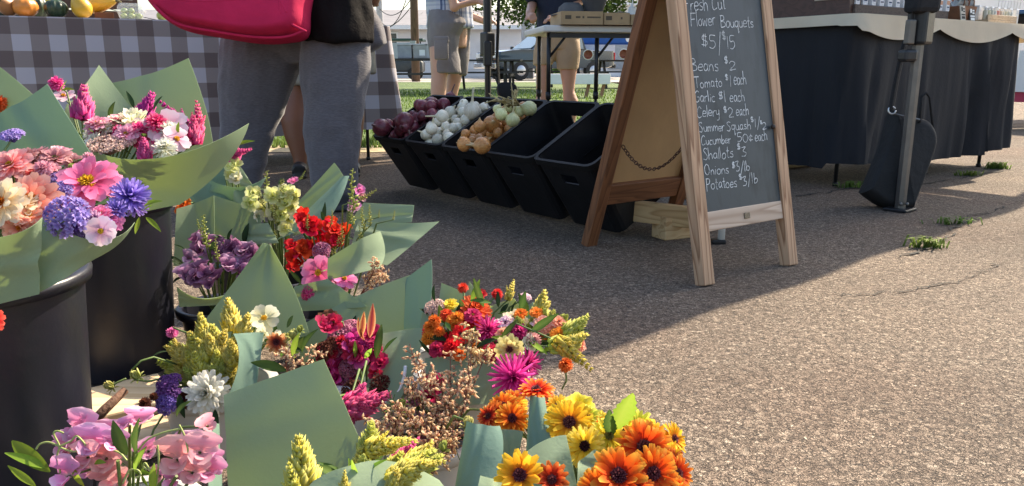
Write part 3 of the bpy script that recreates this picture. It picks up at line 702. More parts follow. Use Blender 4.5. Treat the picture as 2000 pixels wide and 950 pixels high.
# ================================================================ TABLES
def proj(p):
    d = Vector(p) - CAM; D = d.dot(FWD); return 1000 + FPX * d.dot(RIGHT) / D, 475 - FPX * d.dot(UP) / D
def cloth(name, c, ex, L, ey, Dp, ztop, drop, rip, m, parent, seed=0, rad=.03, flare=.05, wl=.11, out=.0, rows=12):
    """draped cloth: closed skirt round the table top with folds that grow towards the hem; drop may be a function of the perimeter length"""
    r = random.Random(seed); per = []
    cs = [(0, 0, 180), (L, 0, 270), (L, Dp, 0), (0, Dp, 90)]
    for (x, y, a0), sx, sy in zip(cs, (1, -1, -1, 1), (1, 1, -1, -1)):
        for q in range(7):
            a = R(a0 + q * 15); per.append((x + sx * rad + rad * math.cos(a), y + sy * rad + rad * math.sin(a)))
    full = []
    for i in range(len(per)):
        a, b = Vector(per[i]), Vector(per[(i + 1) % len(per)]); k = max(1, int((b - a).length / .022))
        for q in range(k): full.append(a.lerp(b, q / k))
    n = len(full); ar = [0]
    for i in range(1, n): ar.append(ar[-1] + (full[i] - full[i - 1]).length)
    ph = [r.uniform(0, 6.28) for _ in range(4)]
    vs = []; at = []; pr = []
    for j in range(rows + 1):
        v = j / rows
        for i in range(n):
            t = (full[(i + 1) % n] - full[i - 1]).normalized(); o = Vector((t.y, -t.x)); s = ar[i]
            d = drop(s) if callable(drop) else drop
            am = min(1.0, max(.12, .55 + 1.3 * noise.noise(Vector((s * 1.9, seed * 3.1, 0))))); sh_ = s + .16 * v * noise.noise(Vector((s * 2.3, seed + 4, 0))); w = (noise.noise(Vector((sh_ / wl * .8, seed, v * .9))) * 1.7 + .75 * noise.noise(Vector((sh_ / wl * 2.1, seed + 9, v * 1.2))) + .25 * noise.noise(Vector((sh_ / wl * 4.4, seed + 5, v * 1.5)))) * am
            corner = max(0, 1 - min(abs((full[i] - Vector(q[:2])).length) for q in cs) / .3)
            off = rip * (v ** .8) * w + flare * v * (.25 + corner) + out + .004
            p = full[i] + o * off
            z = ztop + .002 - v * d
            vs.append(c + ex * p.x + ey * p.y + Vector((0, 0, z))); at.append(s); pr.append(v * d)
    fs = [(j * n + i, j * n + (i + 1) % n, (j + 1) * n + (i + 1) % n, (j + 1) * n + i) for j in range(rows) for i in range(n - 1)]
    fs += [(j * n + n - 1, j * n, (j + 1) * n, (j + 1) * n + n - 1) for j in range(rows)]
    fs.append(tuple(range(n - 1, -1, -1)))
    mb = MB(); mb.v = vs; mb.f = [tuple(reversed(f)) for f in fs]; mb.m = [0] * len(fs); mb.at = at; mb.pr = pr
    o = mb.obj(name, m, parent, smooth=True, attrs=True, auto=50); solid(o, .0015); return o
def table(name, c, ex, L, ey, Dp, ztop, label, legs, m_top, m_leg, mids=False):
    t = thing(name, c + ex * (L / 2) + ey * (Dp / 2), label, 'table', None)
    rot = frame3(ex, ey, Vector((0, 0, 1)))
    MB().box(c + ex * (L / 2) + ey * (Dp / 2) + Vector((0, 0, ztop - .022)), (L, Dp, .044), rot, bev=.012).obj('table_top', m_top, t)
    for (x, y) in legs:
        b = c + ex * x + ey * y
        MB().tube([b + Vector((0, 0, .012)), b + Vector((0, 0, .45))], .011, 8).obj('leg_extension', m_leg, t, smooth=True)
        lg = MB().tube([b + Vector((0, 0, .42)), b + Vector((0, 0, ztop - .044))], .0145, 8).obj('leg', m_leg, t, smooth=True)
        MB().tube([b + Vector((0, 0, .41)), b + Vector((0, 0, .46))], .019, 8).obj('collar', m_leg, lg, smooth=True)
        MB().tube([b, b + Vector((0, 0, .02))], .015, 8).obj('foot', BLKPL, t, smooth=True)
    return t
def gingham():
    m, nt, bs = nodes('gingham'); bs.inputs['Roughness'].default_value = .9
    a = N(nt, 'ShaderNodeAttribute', attribute_name='pt'); b = N(nt, 'ShaderNodeAttribute', attribute_name='pr')
    def stripe(src, per, ph):
        ad = N(nt, 'ShaderNodeMath', operation='MULTIPLY_ADD'); ad.inputs[1].default_value = 1 / per; ad.inputs[2].default_value = ph
        nt.links.new(src, ad.inputs[0]); f = N(nt, 'ShaderNodeMath', operation='FRACT'); nt.links.new(ad.outputs[0], f.inputs[0])
        g = N(nt, 'ShaderNodeMath', operation='GREATER_THAN'); g.inputs[1].default_value = .5; nt.links.new(f.outputs[0], g.inputs[0]); return g
    s = N(nt, 'ShaderNodeMath', operation='ADD'); g1 = stripe(a.outputs['Fac'], .176, .1); g2 = stripe(b.outputs['Fac'], .176, .46)
    nt.links.new(g1.outputs[0], s.inputs[0]); nt.links.new(g2.outputs[0], s.inputs[1])
    h = N(nt, 'ShaderNodeMath', operation='MULTIPLY'); h.inputs[1].default_value = .5; nt.links.new(s.outputs[0], h.inputs[0])
    r = ramp(nt, h.outputs[0], [(0, (.54, .52, .57)), (.25, (.31, .265, .26)), (.75, (.17, .13, .126))], 'CONSTANT')
    r.color_ramp.elements[1].position = .3
    n = noise_tex(nt, 350, 2, N(nt, 'ShaderNodeTexCoord').outputs['Object']); bump(nt, n.outputs['Fac'], bs, .2, .002)
    nt.links.new(r.outputs[0], bs.inputs['Base Color'])
    t = N(nt, 'ShaderNodeBsdfTranslucent'); nt.links.new(r.outputs[0], t.inputs[0]); mx = N(nt, 'ShaderNodeMixShader'); mx.inputs[0].default_value = .22
    nt.links.new(bs.outputs[0], mx.inputs[1]); nt.links.new(t.outputs[0], mx.inputs[2]); nt.links.new(mx.outputs[0], nt.nodes['Material Output'].inputs[0])
    return m
GING = gingham(); WTOP = mat('white_table_plastic', (.72, .71, .68), .45, .05, 6, .15, 120); GREYLEG = mat('dark_leg_steel', (.05, .05, .055), .35, .15, 10, .05, metal=.7)
# --- checked table
gx = Vector((math.cos(R(27)), math.sin(R(27)), 0)); gy = Vector((-gx.y, gx.x, 0))
gc = Vector((-.80, 5.29, 0)) - gx * 2.25
GZ = .885
gt = table('produce_table', gc, gx, 2.2, gy, .74, GZ, 'folding produce table hidden under the taupe checked cloth', [(.12, .08), (.12, .66), (1.62, .07), (2.08, .08), (2.08, .66)], WTOP, GREYLEG)
gcl = cloth('checked_tablecloth', gc - gx * .03 - gy * .02, gx, 2.27, gy, .78, GZ, lambda s: .70 + .03 * math.sin(s * 2.2), .016, GING, None, 4, .05, .07, .30, .0, 14)
tag(gcl, 'taupe and white checked tablecloth hanging to near the ground', 'tablecloth')
# --- white folding table
wx = Vector((math.cos(R(9)), math.sin(R(9)), 0)); wy = Vector((-wx.y, wx.x, 0)); wc = Vector((.205, 5.16, 0)); WZ = .888
wt = table('folding_table', wc, wx, 1.83, wy, .74, WZ, 'white plastic folding table with black legs and open cardboard flats', [(.05, .07), (.385, .10), (1.74, .07), (1.74, .66), (.10, .66)], WTOP, BLKMET)
for (x, y, s) in ((.05, .07, 1), (.385, .1, 1), (1.74, .07, -1)):
    b = wc + wx * x + wy * y; MB().tube([b + Vector((0, 0, .68)), b + wx * .13 * s + Vector((0, 0, WZ - .045))], .009, 6).obj('brace', BLKMET, wt, smooth=True)
MB().box(wc + wx * .9 + wy * .05 + Vector((0, 0, WZ - .062)), (1.7, .02, .032), frame3(wx, wy, Vector((0, 0, 1)))).obj('apron_rail', BLKMET, wt)
# --- soap vendor's table
bx = Vector((.833, .553, 0)).normalized(); by = Vector((-bx.y, bx.x, 0)); bc = Vector((1.70, 3.96, 0)); BZ = .868
bt = table('display_table', bc, bx, 1.68, by, .76, BZ, 'folding display table draped in black with a cream topper', [(.07, .07), (.07, .69), (.86, .07), (.95, .07), (1.58, .07), (1.58, .69)], WTOP, GREYLEG)
BLKC = mat('black_drape', (.006, .007, .011), .85, .2, 5, .15, 60)
bl = cloth('black_tablecloth', bc - bx * .02 - by * .02, bx, 1.72, by, .80, BZ, lambda s: .735 + .035 * math.sin(s * 1.7), .07, BLKC, None, 9, .05, .05, .10, .0, 16)
tag(bl, 'floor length black tablecloth gathered in soft folds', 'tablecloth')
def creamdrop(s):
    if s < .05: return .06
    if s < 1.9:
        x = s / 1.72
        return .055 + .065 * abs(math.sin(math.pi * (x * 2.15 + .05))) ** .8
    return .055
CREAM = mat('cream_cloth', (.80, .70, .54), .85, .06, 5, .15, 60, transl=.3)
cr = cloth('cream_table_topper', bc - bx * .028 - by * .028, bx, 1.736, by, .816, BZ + .004, creamdrop, .006, CREAM, None, 12, .05, .03, .4, .012, 6)
tag(cr, 'cream cloth topper with swagged hem over the black tablecloth', 'tablecloth')
def on_front(px, back=.05):
    lo, hi = -1.5, 4
    for _ in range(50):
        mid = (lo + hi) / 2; q = bc + bx * mid + by * back + Vector((0, 0, BZ))
        if proj(q)[0] < px: lo = mid
        else: hi = mid
    return bc + bx * lo + by * back + Vector((0, 0, BZ + .008))
rotB = frame3(bx, by, Vector((0, 0, 1)))
WALN = wood('dark_walnut', (.075, .035, .025), (.035, .016, .012), 1.5, 0, .5, 18)
GREYW = wood('barn_wood', (.11, .075, .06), (.055, .036, .03), 1.5, 0, .7, 30)
# shelf unit on the left end of the table: tall dark wooden box with boards
su = on_front(1662, .10)
c0 = su - bx * 0.0
sh = thing('display_riser', su + by * .3, 'tall dark walnut display box at the end of the cream table', 'display box')
dxl = .60
# it runs along the table's short side, seen end-on from the left
q0 = bc + by * .03 + bx * .03
MB().box(q0 + by * .38 + bx * .055 + Vector((0, 0, BZ + .008 + .15)), (.10, .70, .30), rotB, bev=.004).obj('box_body', wood('walnut_side', (.075, .033, .026), (.045, .02, .016), 1.5, 1, .45, 14), sh)
MB().box(q0 + by * .36 + bx * .055 + Vector((0, 0, BZ + .318)), (.12, .74, .02), rotB, bev=.003).obj('box_lid', WALN, sh)
MB().box(q0 + by * .12 + bx * .003 - bx * .0 + Vector((0, 0, BZ + .11)) , (.012, .22, .05), rotB, bev=.002).obj('paper_label', mat('kraft_label', (.42, .36, .29), .8, .1, 20), sh)
# plank riser carrying small white boxes
pr0, pr1 = on_front(1664, .06), on_front(1846, .06); Lr = (pr1 - pr0).length
rs = thing('plank_riser', (pr0 + pr1) / 2, 'low barn wood riser carrying a row of white soap boxes', 'display stand')
for k in range(2):
    MB().box((pr0 + pr1) / 2 + by * (.03 + .09 * k) + Vector((0, 0, .025)), (Lr, .088, .05), rotB, bev=.003).obj('plank', GREYW, rs)
WBOX = mat('soap_carton', (.72, .73, .76), .6, .04, 10, .03); INK = mat('navy_ink', (.03, .05, .12), .7, .1)
BAND = [mat('carton_band_a', (.10, .16, .32), .6), mat('carton_band_b', (.55, .57, .62), .6), mat('carton_band_c', (.60, .30, .18), .6)]
def soap_box(c, w, h, band, seed):
    b = thing('soap_carton', c, 'small white soap carton in a row on the barn wood riser', 'carton', 'soap cartons along the riser')
    r = random.Random(seed); rot = frame3(bx, by, Vector((0, 0, 1))) @ rotz(r.uniform(-.08, .08))
    MB().box(c + Vector((0, 0, h / 2)), (w, .035, h), rot, bev=.002).obj('carton', WBOX, b)
    f = rot @ Vector((0, -1, 0)); x = rot @ Vector((1, 0, 0))
    MB().box(c + f * .0182 + Vector((0, 0, h * .72)), (w * .86, .0012, h * .34), rot).obj('printed_band', BAND[band], b)
    MB().box(c + f * .0182 + Vector((0, 0, h * .34)), (w * .62, .0012, h * .10), rot).obj('printed_name', INK, b)
    MB().box(c + f * .0182 + Vector((0, 0, h * .18)), (w * .46, .0012, h * .05), rot).obj('printed_line', BAND[1], b)
for i, px in enumerate((1667, 1682, 1698, 1714, 1730, 1745, 1759, 1776, 1812, 1828, 1842)):
    soap_box(on_front(px, .07) + Vector((0, 0, .051)), .038, .060 + .004 * (i % 3), 2 if i in (7, 9, 10) else (0 if i < 2 else 1), i)
for i, px in enumerate((1672, 1690, 1709, 1727, 1748)):
    soap_box(on_front(px, .145) + Vector((0, 0, .051)), .042, .085, 1, i + 40)
# kraft paper cards left of the cartons
kc = on_front(1632, .05)
# wicker style brown basket with paper filling
bk0 = on_front(1868, .12)
bk = thing('basket', bk0, 'brown bentwood basket of white tissue with looped handles', 'basket')
BASK = mat('basket_wood', (.20, .075, .03), .6, .25, 20, .3)
mb = MB(); mb.loft([[bk0 + rotB @ Vector((sx * k, sy * k2, z)) for sx, sy in ((-1, -1), (1, -1), (1, 1), (-1, 1))] for k, k2, z in ((.065, .06, 0), (.075, .07, .09), (.069, .064, .09), (.06, .055, .006))], cap=True); mb.obj('basket_body', BASK, bk)
mb = MB()
for k in range(3):
    pass
for dx in (-.035, .025):
    MB().tube([bk0 + bx * (dx - .03) - by * .06 + Vector((0, 0, .085)), bk0 + bx * (dx - .025) - by * .062 + Vector((0, 0, .12)), bk0 + bx * dx - by * .062 + Vector((0, 0, .135)), bk0 + bx * (dx + .025) - by * .062 + Vector((0, 0, .12)), bk0 + bx * (dx + .03) - by * .06 + Vector((0, 0, .085))], .003, 6).obj('handle', BASK, bk, smooth=True)
TISS = mat('white_tissue', (.78, .78, .76), .8, .05, 20, .6, 40, transl=.2)
tz = MB(); tz.grid(lambda u, v: bk0 + rotB @ Vector(((u - .5) * .13, (v - .5) * .12, .10 + .03 * math.sin(u * 9) * math.cos(v * 7) + .02 * math.sin(u * 23 + v * 11))), 14, 12); solid(tz.obj('tissue', TISS, bk, smooth=True), .001)
# red-brown crate behind the basket
ck0 = on_front(1866, .30)
ck = thing('wooden_crate', ck0, 'red brown wooden crate behind the basket', 'crate')
for k in range(3): MB().box(ck0 + Vector((0, 0, .05 + .075 * k)), (.34, .02, .066), rotB, bev=.004).obj('slat', wood('red_crate', (.22, .06, .028), (.13, .032, .016), 1.5, 0, .6, 16), ck)
for s in (-1, 1): MB().box(ck0 + bx * .16 * s + by * .09 + Vector((0, 0, .12)), (.02, .16, .23), rotB, bev=.003).obj('end_panel', wood('red_crate', (.2, .06, .03), (.1, .03, .015)), ck)
# two little signs
def card(px, back, w, h, m, label, dark):
    c = on_front(px, back); t = thing('price_card', c, label, 'card')
    lean = Matrix.Rotation(R(-10), 3, 'X'); rr = rotB @ lean
    cd = MB().box(c + Vector((0, 0, h / 2 + .002)), (w, .006, h), rr, bev=.001).obj('card_face', m, t)
    ink = mat('card_black', (.02, .02, .02), .7) if not dark else WHM
    fn = rr @ Vector((0, -1, 0)); up_ = rr @ Vector((0, 0, 1)); x_ = rr @ Vector((1, 0, 0)); cc = c + Vector((0, 0, h / 2 + .002)) + fn * .0035
    for (dx, dz, ww, hh) in ((-.22, .26, .3, .3), (.2, .28, .34, .1), (.2, .1, .34, .1), (0, -.12, .8, .1), (0, -.32, .7, .18)):
        MB().box(cc + x_ * dx * w + up_ * dz * h, (ww * w, .001, hh * h), rr).obj('printed_mark', ink, cd)
card(1878, .012, .05, .082, mat('card_cream', (.62, .57, .48), .7), 'small cream card with black print on the cream cloth edge', False)
card(1896, .05, .062, .082, mat('card_dark', (.03, .03, .035), .6), 'small black card with white print beside the cream card', True)
# row of pump bottles / tubes in a tray
tr = on_front(1952, .06); trt = thing('bottle_tray', tr, 'low wooden tray with slots for small soap bottles', 'tray')
TRW = wood('tray_wood', (.55, .42, .28), (.4, .28, .17), 2, 0, .6, 16)
MB().box(tr + by * .04 + Vector((0, 0, .012)), (.36, .11, .024), rotB, bev=.003).obj('tray_base', TRW, trt)
MB().box(tr - by * .01 + Vector((0, 0, .038)), (.36, .008, .028), rotB, bev=.002).obj('tray_front', TRW, trt)
BC = [(.62, .55, .42), (.66, .58, .36), (.55, .52, .40), (.60, .60, .52), (.68, .26, .18), (.62, .46, .3)]
for i in range(10):
    c = tr + bx * (-.16 + .036 * i) + by * (.015 if i < 6 else .02) + Vector((0, 0, .024)); col = BC[i % 6]
    b = thing('soap_bottle', c, 'small soap bottle with white cap standing in the wooden tray', 'bottle', 'bottles in the tray')
    MB().lathe([(.001, 0), (.0135, 0), (.0135, .048), (.008, .056), (.001, .056)], c, 12).obj('bottle_body', mat('soap_liquid_%d' % (i % 6), col, .25, .08), b, smooth=True, auto=40)
    MB().lathe([(.008, .056), (.008, .07), (.001, .07)], c, 10).obj('cap', WHM, b, smooth=True, auto=40)
CLR = mat('clear_box', (.70, .72, .74), .25, .05)
for i in range(7):
    c = on_front(1905 + 12 * i, .17); b = thing('display_packet', c, 'frosted white packet standing in the back row', 'packet', 'packets in the back row')
    mb = MB(); mb.loft([[c + rotB @ Vector((sx * .018, sy * .02, z)) for sx, sy in ((-1, -1), (1, -1), (1, 1), (-1, 1))] for z in (0.0, .105)] + [[c + rotB @ Vector((sx * .012, sy * .016, .115)) for sx, sy in ((-1, -1), (1, -1), (1, 1), (-1, 1))]]); mb.obj('packet_body', CLR, b)
    for z in (.085, .06): MB().box(c - by * .0205 + Vector((0, 0, z)), (.026, .001, .007), rotB).obj('printed_line', BAND[1], b)
wr = on_front(1965, .42); wk = thing('wire_rack', wr, 'white wire grid display rack behind the soap packets', 'rack')
for i in range(8): MB().tube([wr + bx * (-.16 + .045 * i), wr + bx * (-.16 + .045 * i) + Vector((0, 0, .5))], .0025, 5).obj('upright_wire', WHM, wk)
for j in range(9): MB().tube([wr - bx * .17 + Vector((0, -.003, .04 + .055 * j)), wr + bx * .17 + Vector((0, -.003, .04 + .055 * j))], .0025, 5).obj('cross_wire', WHM, wk)
blb = on_front(1996, .25); bbx = thing('cooler_bag', blb, 'dark cooler bag with blue top at the end of the table', 'bag')
MB().box(blb + Vector((0, 0, .05)), (.2, .2, .10), rotB, bev=.03).obj('bag_body', BAGM, bbx, smooth=True)
MB().box(blb + Vector((0, 0, .11)), (.21, .21, .03), rotB, bev=.012).obj('bag_lid', mat('blue_lid', (.06, .16, .38), .6), bbx, smooth=True)
# ================================================================ things on the white table
KRAFT = mat('corrugated_card', (.45, .31, .17), .85, .1, 12, .25, 60); KIN = mat('card_inside', (.40, .28, .16), .9, .1, 12, .2)
rotW = frame3(wx, wy, Vector((0, 0, 1)))
def flat_box(cx, cy, w, d, h, label, ink):
    c = wc + wx * cx + wy * cy + Vector((0, 0, WZ + .002)); b = thing('cardboard_flat', c, label, 'box')
    for (dx, dy, sx, sy) in ((0, -d / 2, w, .006), (0, d / 2, w, .006), (-w / 2, 0, .006, d - .012), (w / 2, 0, .006, d - .012)):
        MB().box(c + wx * dx + wy * dy + Vector((0, 0, h / 2)), (sx, sy, h), rotW).obj('side_panel', KRAFT, b)
    MB().box(c + Vector((0, 0, .004)), (w - .014, d - .014, .006), rotW).obj('base_panel', KIN, b)
    for dx, sx, hh, m in ink:
        MB().box(c + wx * dx - wy * (d / 2 + .0035) + Vector((0, 0, h * .55)), (sx, .001, hh), rotW).obj('printed_mark', m, b)
DK = mat('box_print', (.12, .09, .06), .8); RD = mat('box_red', (.30, .05, .04), .8)
flat_box(.245, .13, .27, .36, .082, 'open kraft cardboard flat at the free end of the white table', [(-.095, .04, .024, DK), (-.03, .03, .012, DK), (0.005, .012, .014, DK), (.075, .09, .010, DK)])
flat_box(.475, .12, .17, .34, .075, 'second kraft cardboard flat beside the grey cap', [(-.055, .04, .026, DK), (.03, .012, .014, DK)])
flat_box(.66, .12, .18, .34, .066, 'low kraft carton with red print near the chalkboard', [(-.05, .018, .016, DK), (.05, .045, .02, RD)])
hatp = wc + wx * .22 + wy * .16 + Vector((0, 0, WZ + .07)); ht = thing('grey_cap', hatp, 'grey cloth cap resting in the cardboard flat', 'hat')
HATM = mat('grey_felt', (.12, .12, .125), .9, .15, 15, .3)
MB().lathe([(.001, .085), (.05, .082), (.085, .055), (.095, .0), (.001, 0)], hatp, 20).obj('crown', HATM, ht, smooth=True, auto=60)
MB().lathe([(.095, .006), (.14, .0), (.141, .005), (.094, .012)], hatp, 20).obj('brim', HATM, ht, smooth=True)
bwl = wc + wx * .36 + wy * .10 + Vector((0, 0, WZ + .08)); bo_ = thing('dark_bowl', bwl, 'dark grey tapered bowl standing on the cardboard flats', 'bowl')
MB().lathe([(.001, .004), (.055, .004), (.085, .09), (.082, .09), (.05, .01), (.001, .01)], bwl, 20).obj('bowl_body', mat('slate_plastic', (.07, .07, .075), .6), bo_, smooth=True, auto=40)
spb = wc + wx * .63 + wy * .12 + Vector((0, 0, WZ + .07)); spt = thing('pump_bottle', spb, 'white pump bottle in the low carton', 'bottle')
MB().lathe([(.001, 0), (.028, 0), (.028, .05), (.012, .065), (.012, .08), (.001, .08)], spb, 14).obj('bottle_body', WHM, spt, smooth=True, auto=40)
MB().tube([spb + Vector((0, 0, .08)), spb + Vector((0, 0, .105))], .004, 6).obj('pump_stem', WHM, spt); MB().box(spb + Vector((-.012, 0, .108)), (.045, .012, .01), bev=.003).obj('nozzle', WHM, spt)
pls = wc + wx * .62 + wy * .16 + Vector((0, 0, WZ + .055)); pl_ = MB(); pl_.grid(lambda u, v: pls + Vector(((u - .5) * .24, (v - .5) * .2, .022 + .02 * math.sin(u * 8 + v * 3) * math.cos(v * 9))), 12, 10)
po_ = pl_.obj('plastic_bag', mat('thin_plastic', (.7, .7, .7), .3, .05, 10, .3, transl=.4), smooth=True, origin=pls); solid(po_, .0008); tag(po_, 'crumpled white plastic bag in the low carton', 'bag')
# ================================================================ produce on the checked table
def on_ging(px, back=.06):
    lo, hi = -1, 3.5
    for _ in range(50):
        mid = (lo + hi) / 2
        if proj(gc + gx * mid + gy * back + Vector((0, 0, GZ)))[0] < px: lo = mid
        else: hi = mid
    return gc + gx * lo + gy * back + Vector((0, 0, GZ + .004))
SKIN = {'orange': mat('pumpkin_skin', (.62, .22, .03), .35, .18, 12, .1), 'dkgreen': mat('acorn_skin', (.022, .045, .018), .4, .4, 18, .15), 'yellow': mat('squash_skin', (.66, .38, .03), .35, .15, 10, .08), 'pale': mat('pale_squash_skin', (.60, .50, .10), .35, .15, 10, .08),
        'brown': mat('butternut_skin', (.36, .16, .05), .45, .15, 10, .1), 'green': mat('green_tomato', (.26, .32, .08), .3, .2, 10, .05)}
STEMM = mat('squash_stem', (.13, .11, .05), .8, .3, 30, .3)
def gourd(name, c, R_, H_, ribs, depth, m, label, grp=None, lean=None, neck=0):
    t = thing(name, c, label, 'squash', grp); n = 40; rings = []
    M = lean if lean else Matrix.Identity(3)
    for i in range(13):
        a = math.pi * i / 12 - math.pi / 2; z = math.sin(a); rr = max(.02, math.cos(a)) ** .85
        if neck and z > 0: rr *= (1 - neck * z); z *= 1 + neck * .9
        row = []
        for k in range(n):
            b = 2 * math.pi * k / n; q = rr * R_ * (1 - depth * (1 - abs(math.cos(b * ribs / 2)))); row.append(c + Vector((0, 0, H_ * .5)) + M @ Vector((q * math.cos(b), q * math.sin(b), z * H_ * .5)))
        rings.append(row)
    mb = MB(); mb.loft(rings); mb.obj('flesh', m, t, smooth=True)
    tp = c + Vector((0, 0, H_ * .5)) + M @ Vector((0, 0, H_ * .49 * (1 + neck * .9)))
    MB().tube([tp, tp + M @ Vector((.004, 0, .014)), tp + M @ Vector((.014, 0, .026))], [.009, .006, .007], 7).obj('stem', STEMM, t, smooth=True)
TY = Matrix.Rotation(R(78), 3, 'Y'); TX = Matrix.Rotation(R(65), 3, 'X')
gourd('pumpkin', on_ging(52, .09), .066, .105, 9, .10, SKIN['orange'], 'small orange pumpkin on the checked cloth')
gourd('acorn_squash', on_ging(112, .10), .062, .10, 10, .16, SKIN['dkgreen'], 'dark green ribbed acorn squash between pumpkin and yellow squash')
gourd('yellow_squash', on_ging(162, .08), .055, .12, 0.0001, 0, SKIN['yellow'], 'fat yellow squash leaning by the acorn squash', None, Matrix.Rotation(R(-20), 3, 'Y'), .25)
gourd('summer_squash', on_ging(195, .20), .045, .17, 0.0001, 0, SKIN['yellow'], 'long yellow squash lying behind the clear box', None, TY, .35)
gourd('summer_squash', on_ging(205, .30) + Vector((0, 0, .05)), .04, .17, 0.0001, 0, SKIN['pale'], 'pale yellow squash lying on top of the others', None, TY, .35)
gourd('butternut_squash', on_ging(18, .12), .05, .11, 0.0001, 0, SKIN['brown'], 'brown squash at the end past the pumpkin', None, TX, .3)
gourd('acorn_squash', on_ging(20, .25), .062, .10, 10, .16, SKIN['dkgreen'], 'dark acorn squash behind the brown squash')
gourd('acorn_squash', on_ging(75, .28), .062, .13, 10, .16, SKIN['dkgreen'], 'dark squash in the row behind the pumpkin')
gourd('pale_squash', on_ging(85, .38) + Vector((0, 0, .08)), .06, .12, 0.0001, 0, SKIN['pale'], 'pale round squash on top of the back row')
gourd('green_tomato', on_ging(318, .10), .032, .055, 5, .05, SKIN['green'], 'single green tomato between clear box and pink bag')
bxp = on_ging(205, .16); MB_ = thing('brown_punnet', bxp, 'small brown cardboard punnet below the yellow squash', 'punnet'); MB().box(bxp + Vector((0, 0, .02)), (.10, .06, .04), frame3(gx, gy, Vector((0, 0, 1))), bev=.003).obj('punnet_body', mat('brown_punnet', (.16, .06, .025), .8), MB_)
# clear clamshell of green tomatoes
cl0 = on_ging(258, .10)
clm, nt, bs = nodes('clear_plastic'); bs.inputs['Base Color'].default_value = (.9, .92, .9, 1); bs.inputs['Roughness'].default_value = .08; bs.inputs['Alpha'].default_value = .28
cl = thing('clear_punnet', cl0, 'clear plastic clamshell of green tomatoes on the checked cloth', 'punnet')
rG = frame3(gx, gy, Vector((0, 0, 1)))
def crect(k, z, w=.075, d=.055): return [cl0 + rG @ Vector((sx * w * k, sy * d * k, z)) for sx, sy in ((-1, -.8), (-.8, -1), (0, -1.02), (.8, -1), (1, -.8), (1, .8), (.8, 1), (-.8, 1), (-1, .8))]
mb = MB(); mb.loft([crect(.82, .001), crect(.97, .045)], cap=False); mb.f.append(tuple(range(9))); mb.m.append(0); mb.obj('tray', clm, cl)
mb = MB(); mb.loft([crect(1.0, .047), crect(.95, .075), crect(.78, .092)], cap=False); mb.f.append(tuple(range(18, 27))); mb.m.append(0); mb.obj('lid', clm, cl)
mb = MB(); mb.loft([crect(1.0, .044), crect(1.09, .044), crect(1.09, .048), crect(1.0, .048)], cap=False); mb.obj('flange', clm, cl)
for k, (dx, dy, z) in enumerate(((-.04, -.02, .02), (.0, -.025, .02), (.04, -.015, .02), (-.02, .02, .022), (.025, .025, .022), (.0, 0, .05), (-.035, .0, .05))):
    p = cl0 + rG @ Vector((dx, dy, z)); o = MB().ball(p, .02, 12, 8, (1, 1, .85)).obj('green_tomato', SKIN['green'], smooth=True, origin=p); tag(o, 'green tomato inside the clear plastic clamshell', 'tomato', 'tomatoes in the clear box')
# crates stacked behind, on the same table
for k, (px, z) in enumerate(((60, 0), (200, 0))):
    c = on_ging(px, .58) + Vector((0, 0, z)); t = thing('produce_crate', c, ('dark slatted produce crate behind the pumpkin', 'dark slatted produce crate behind the yellow squash')[k], 'crate')
    for j in range(4): MB().box(c + Vector((0, 0, .04 + .07 * j)) - gy * .12, (.42, .014, .06), rG, bev=.003).obj('slat', WALN, t)
    for s in (-1, 1):
        MB().box(c + gx * .2 * s + Vector((0, 0, .145)), (.02, .26, .28), rG, bev=.003).obj('end_panel', WALN, t)
    MB().box(c + Vector((0, 0, .012)), (.38, .22, .012), rG).obj('floor_panel', WALN, t)
# folding camp chair behind the chalkboard
cf = Vector((.93, 4.95, 0)); ch = thing('camp_chair', cf + Vector((.25, .25, 0)), 'black folding camp chair beside the white table', 'chair')
for (a, b) in (((0, 0, .012), (.1, .05, .9)), ((0, 0, .012), (.5, .3, .42)), ((.5, 0, .012), (0.02, .3, .42)), ((.06, .5, .012), (.08, .1, .95)), ((.52, .5, .012), (.56, .1, .95))):
    MB().tube([cf + Vector(a), cf + Vector(b)], .010, 7).obj('leg', GREYLEG, ch, smooth=True)
mb = MB(); mb.grid(lambda u, v: cf + Vector((.06 + .5 * u, .12 - .06 * math.sin(math.pi * u) + .05 * v, .46 + .46 * v)), 8, 6); solid(mb.obj('backrest', BAGM, ch, smooth=True), .004)
mb = MB(); mb.grid(lambda u, v: cf + Vector((.02 + .5 * u, .0 + .32 * v, .42 - .05 * math.sin(math.pi * u) * math.sin(math.pi * v))), 8, 6); solid(mb.obj('seat', BAGM, ch, smooth=True), .004)
# timber offcuts and a cross bar under the black tablecloth
for k, (a, b, z, lab) in enumerate((((1538, 333), (1602, 326), 0, 'pale timber offcut lying under the black tablecloth'), ((1545, 326), (1575, 322), .04, 'short timber block on top of the offcut under the table'))):
    A_, B_ = G(*a), G(*b); d_ = B_ - A_; o = MB().box((A_ + B_) / 2 + Vector((0, .1, .02 + z)), (d_.length, .05, .038), rotz(math.atan2(d_.y, d_.x)), bev=.003).obj('timber_offcut', wood('offcut_pine', (.50, .40, .26), (.36, .26, .15), 1.2, 0, .7, 12), origin=(A_ + B_) / 2); tag(o, lab, 'timber')
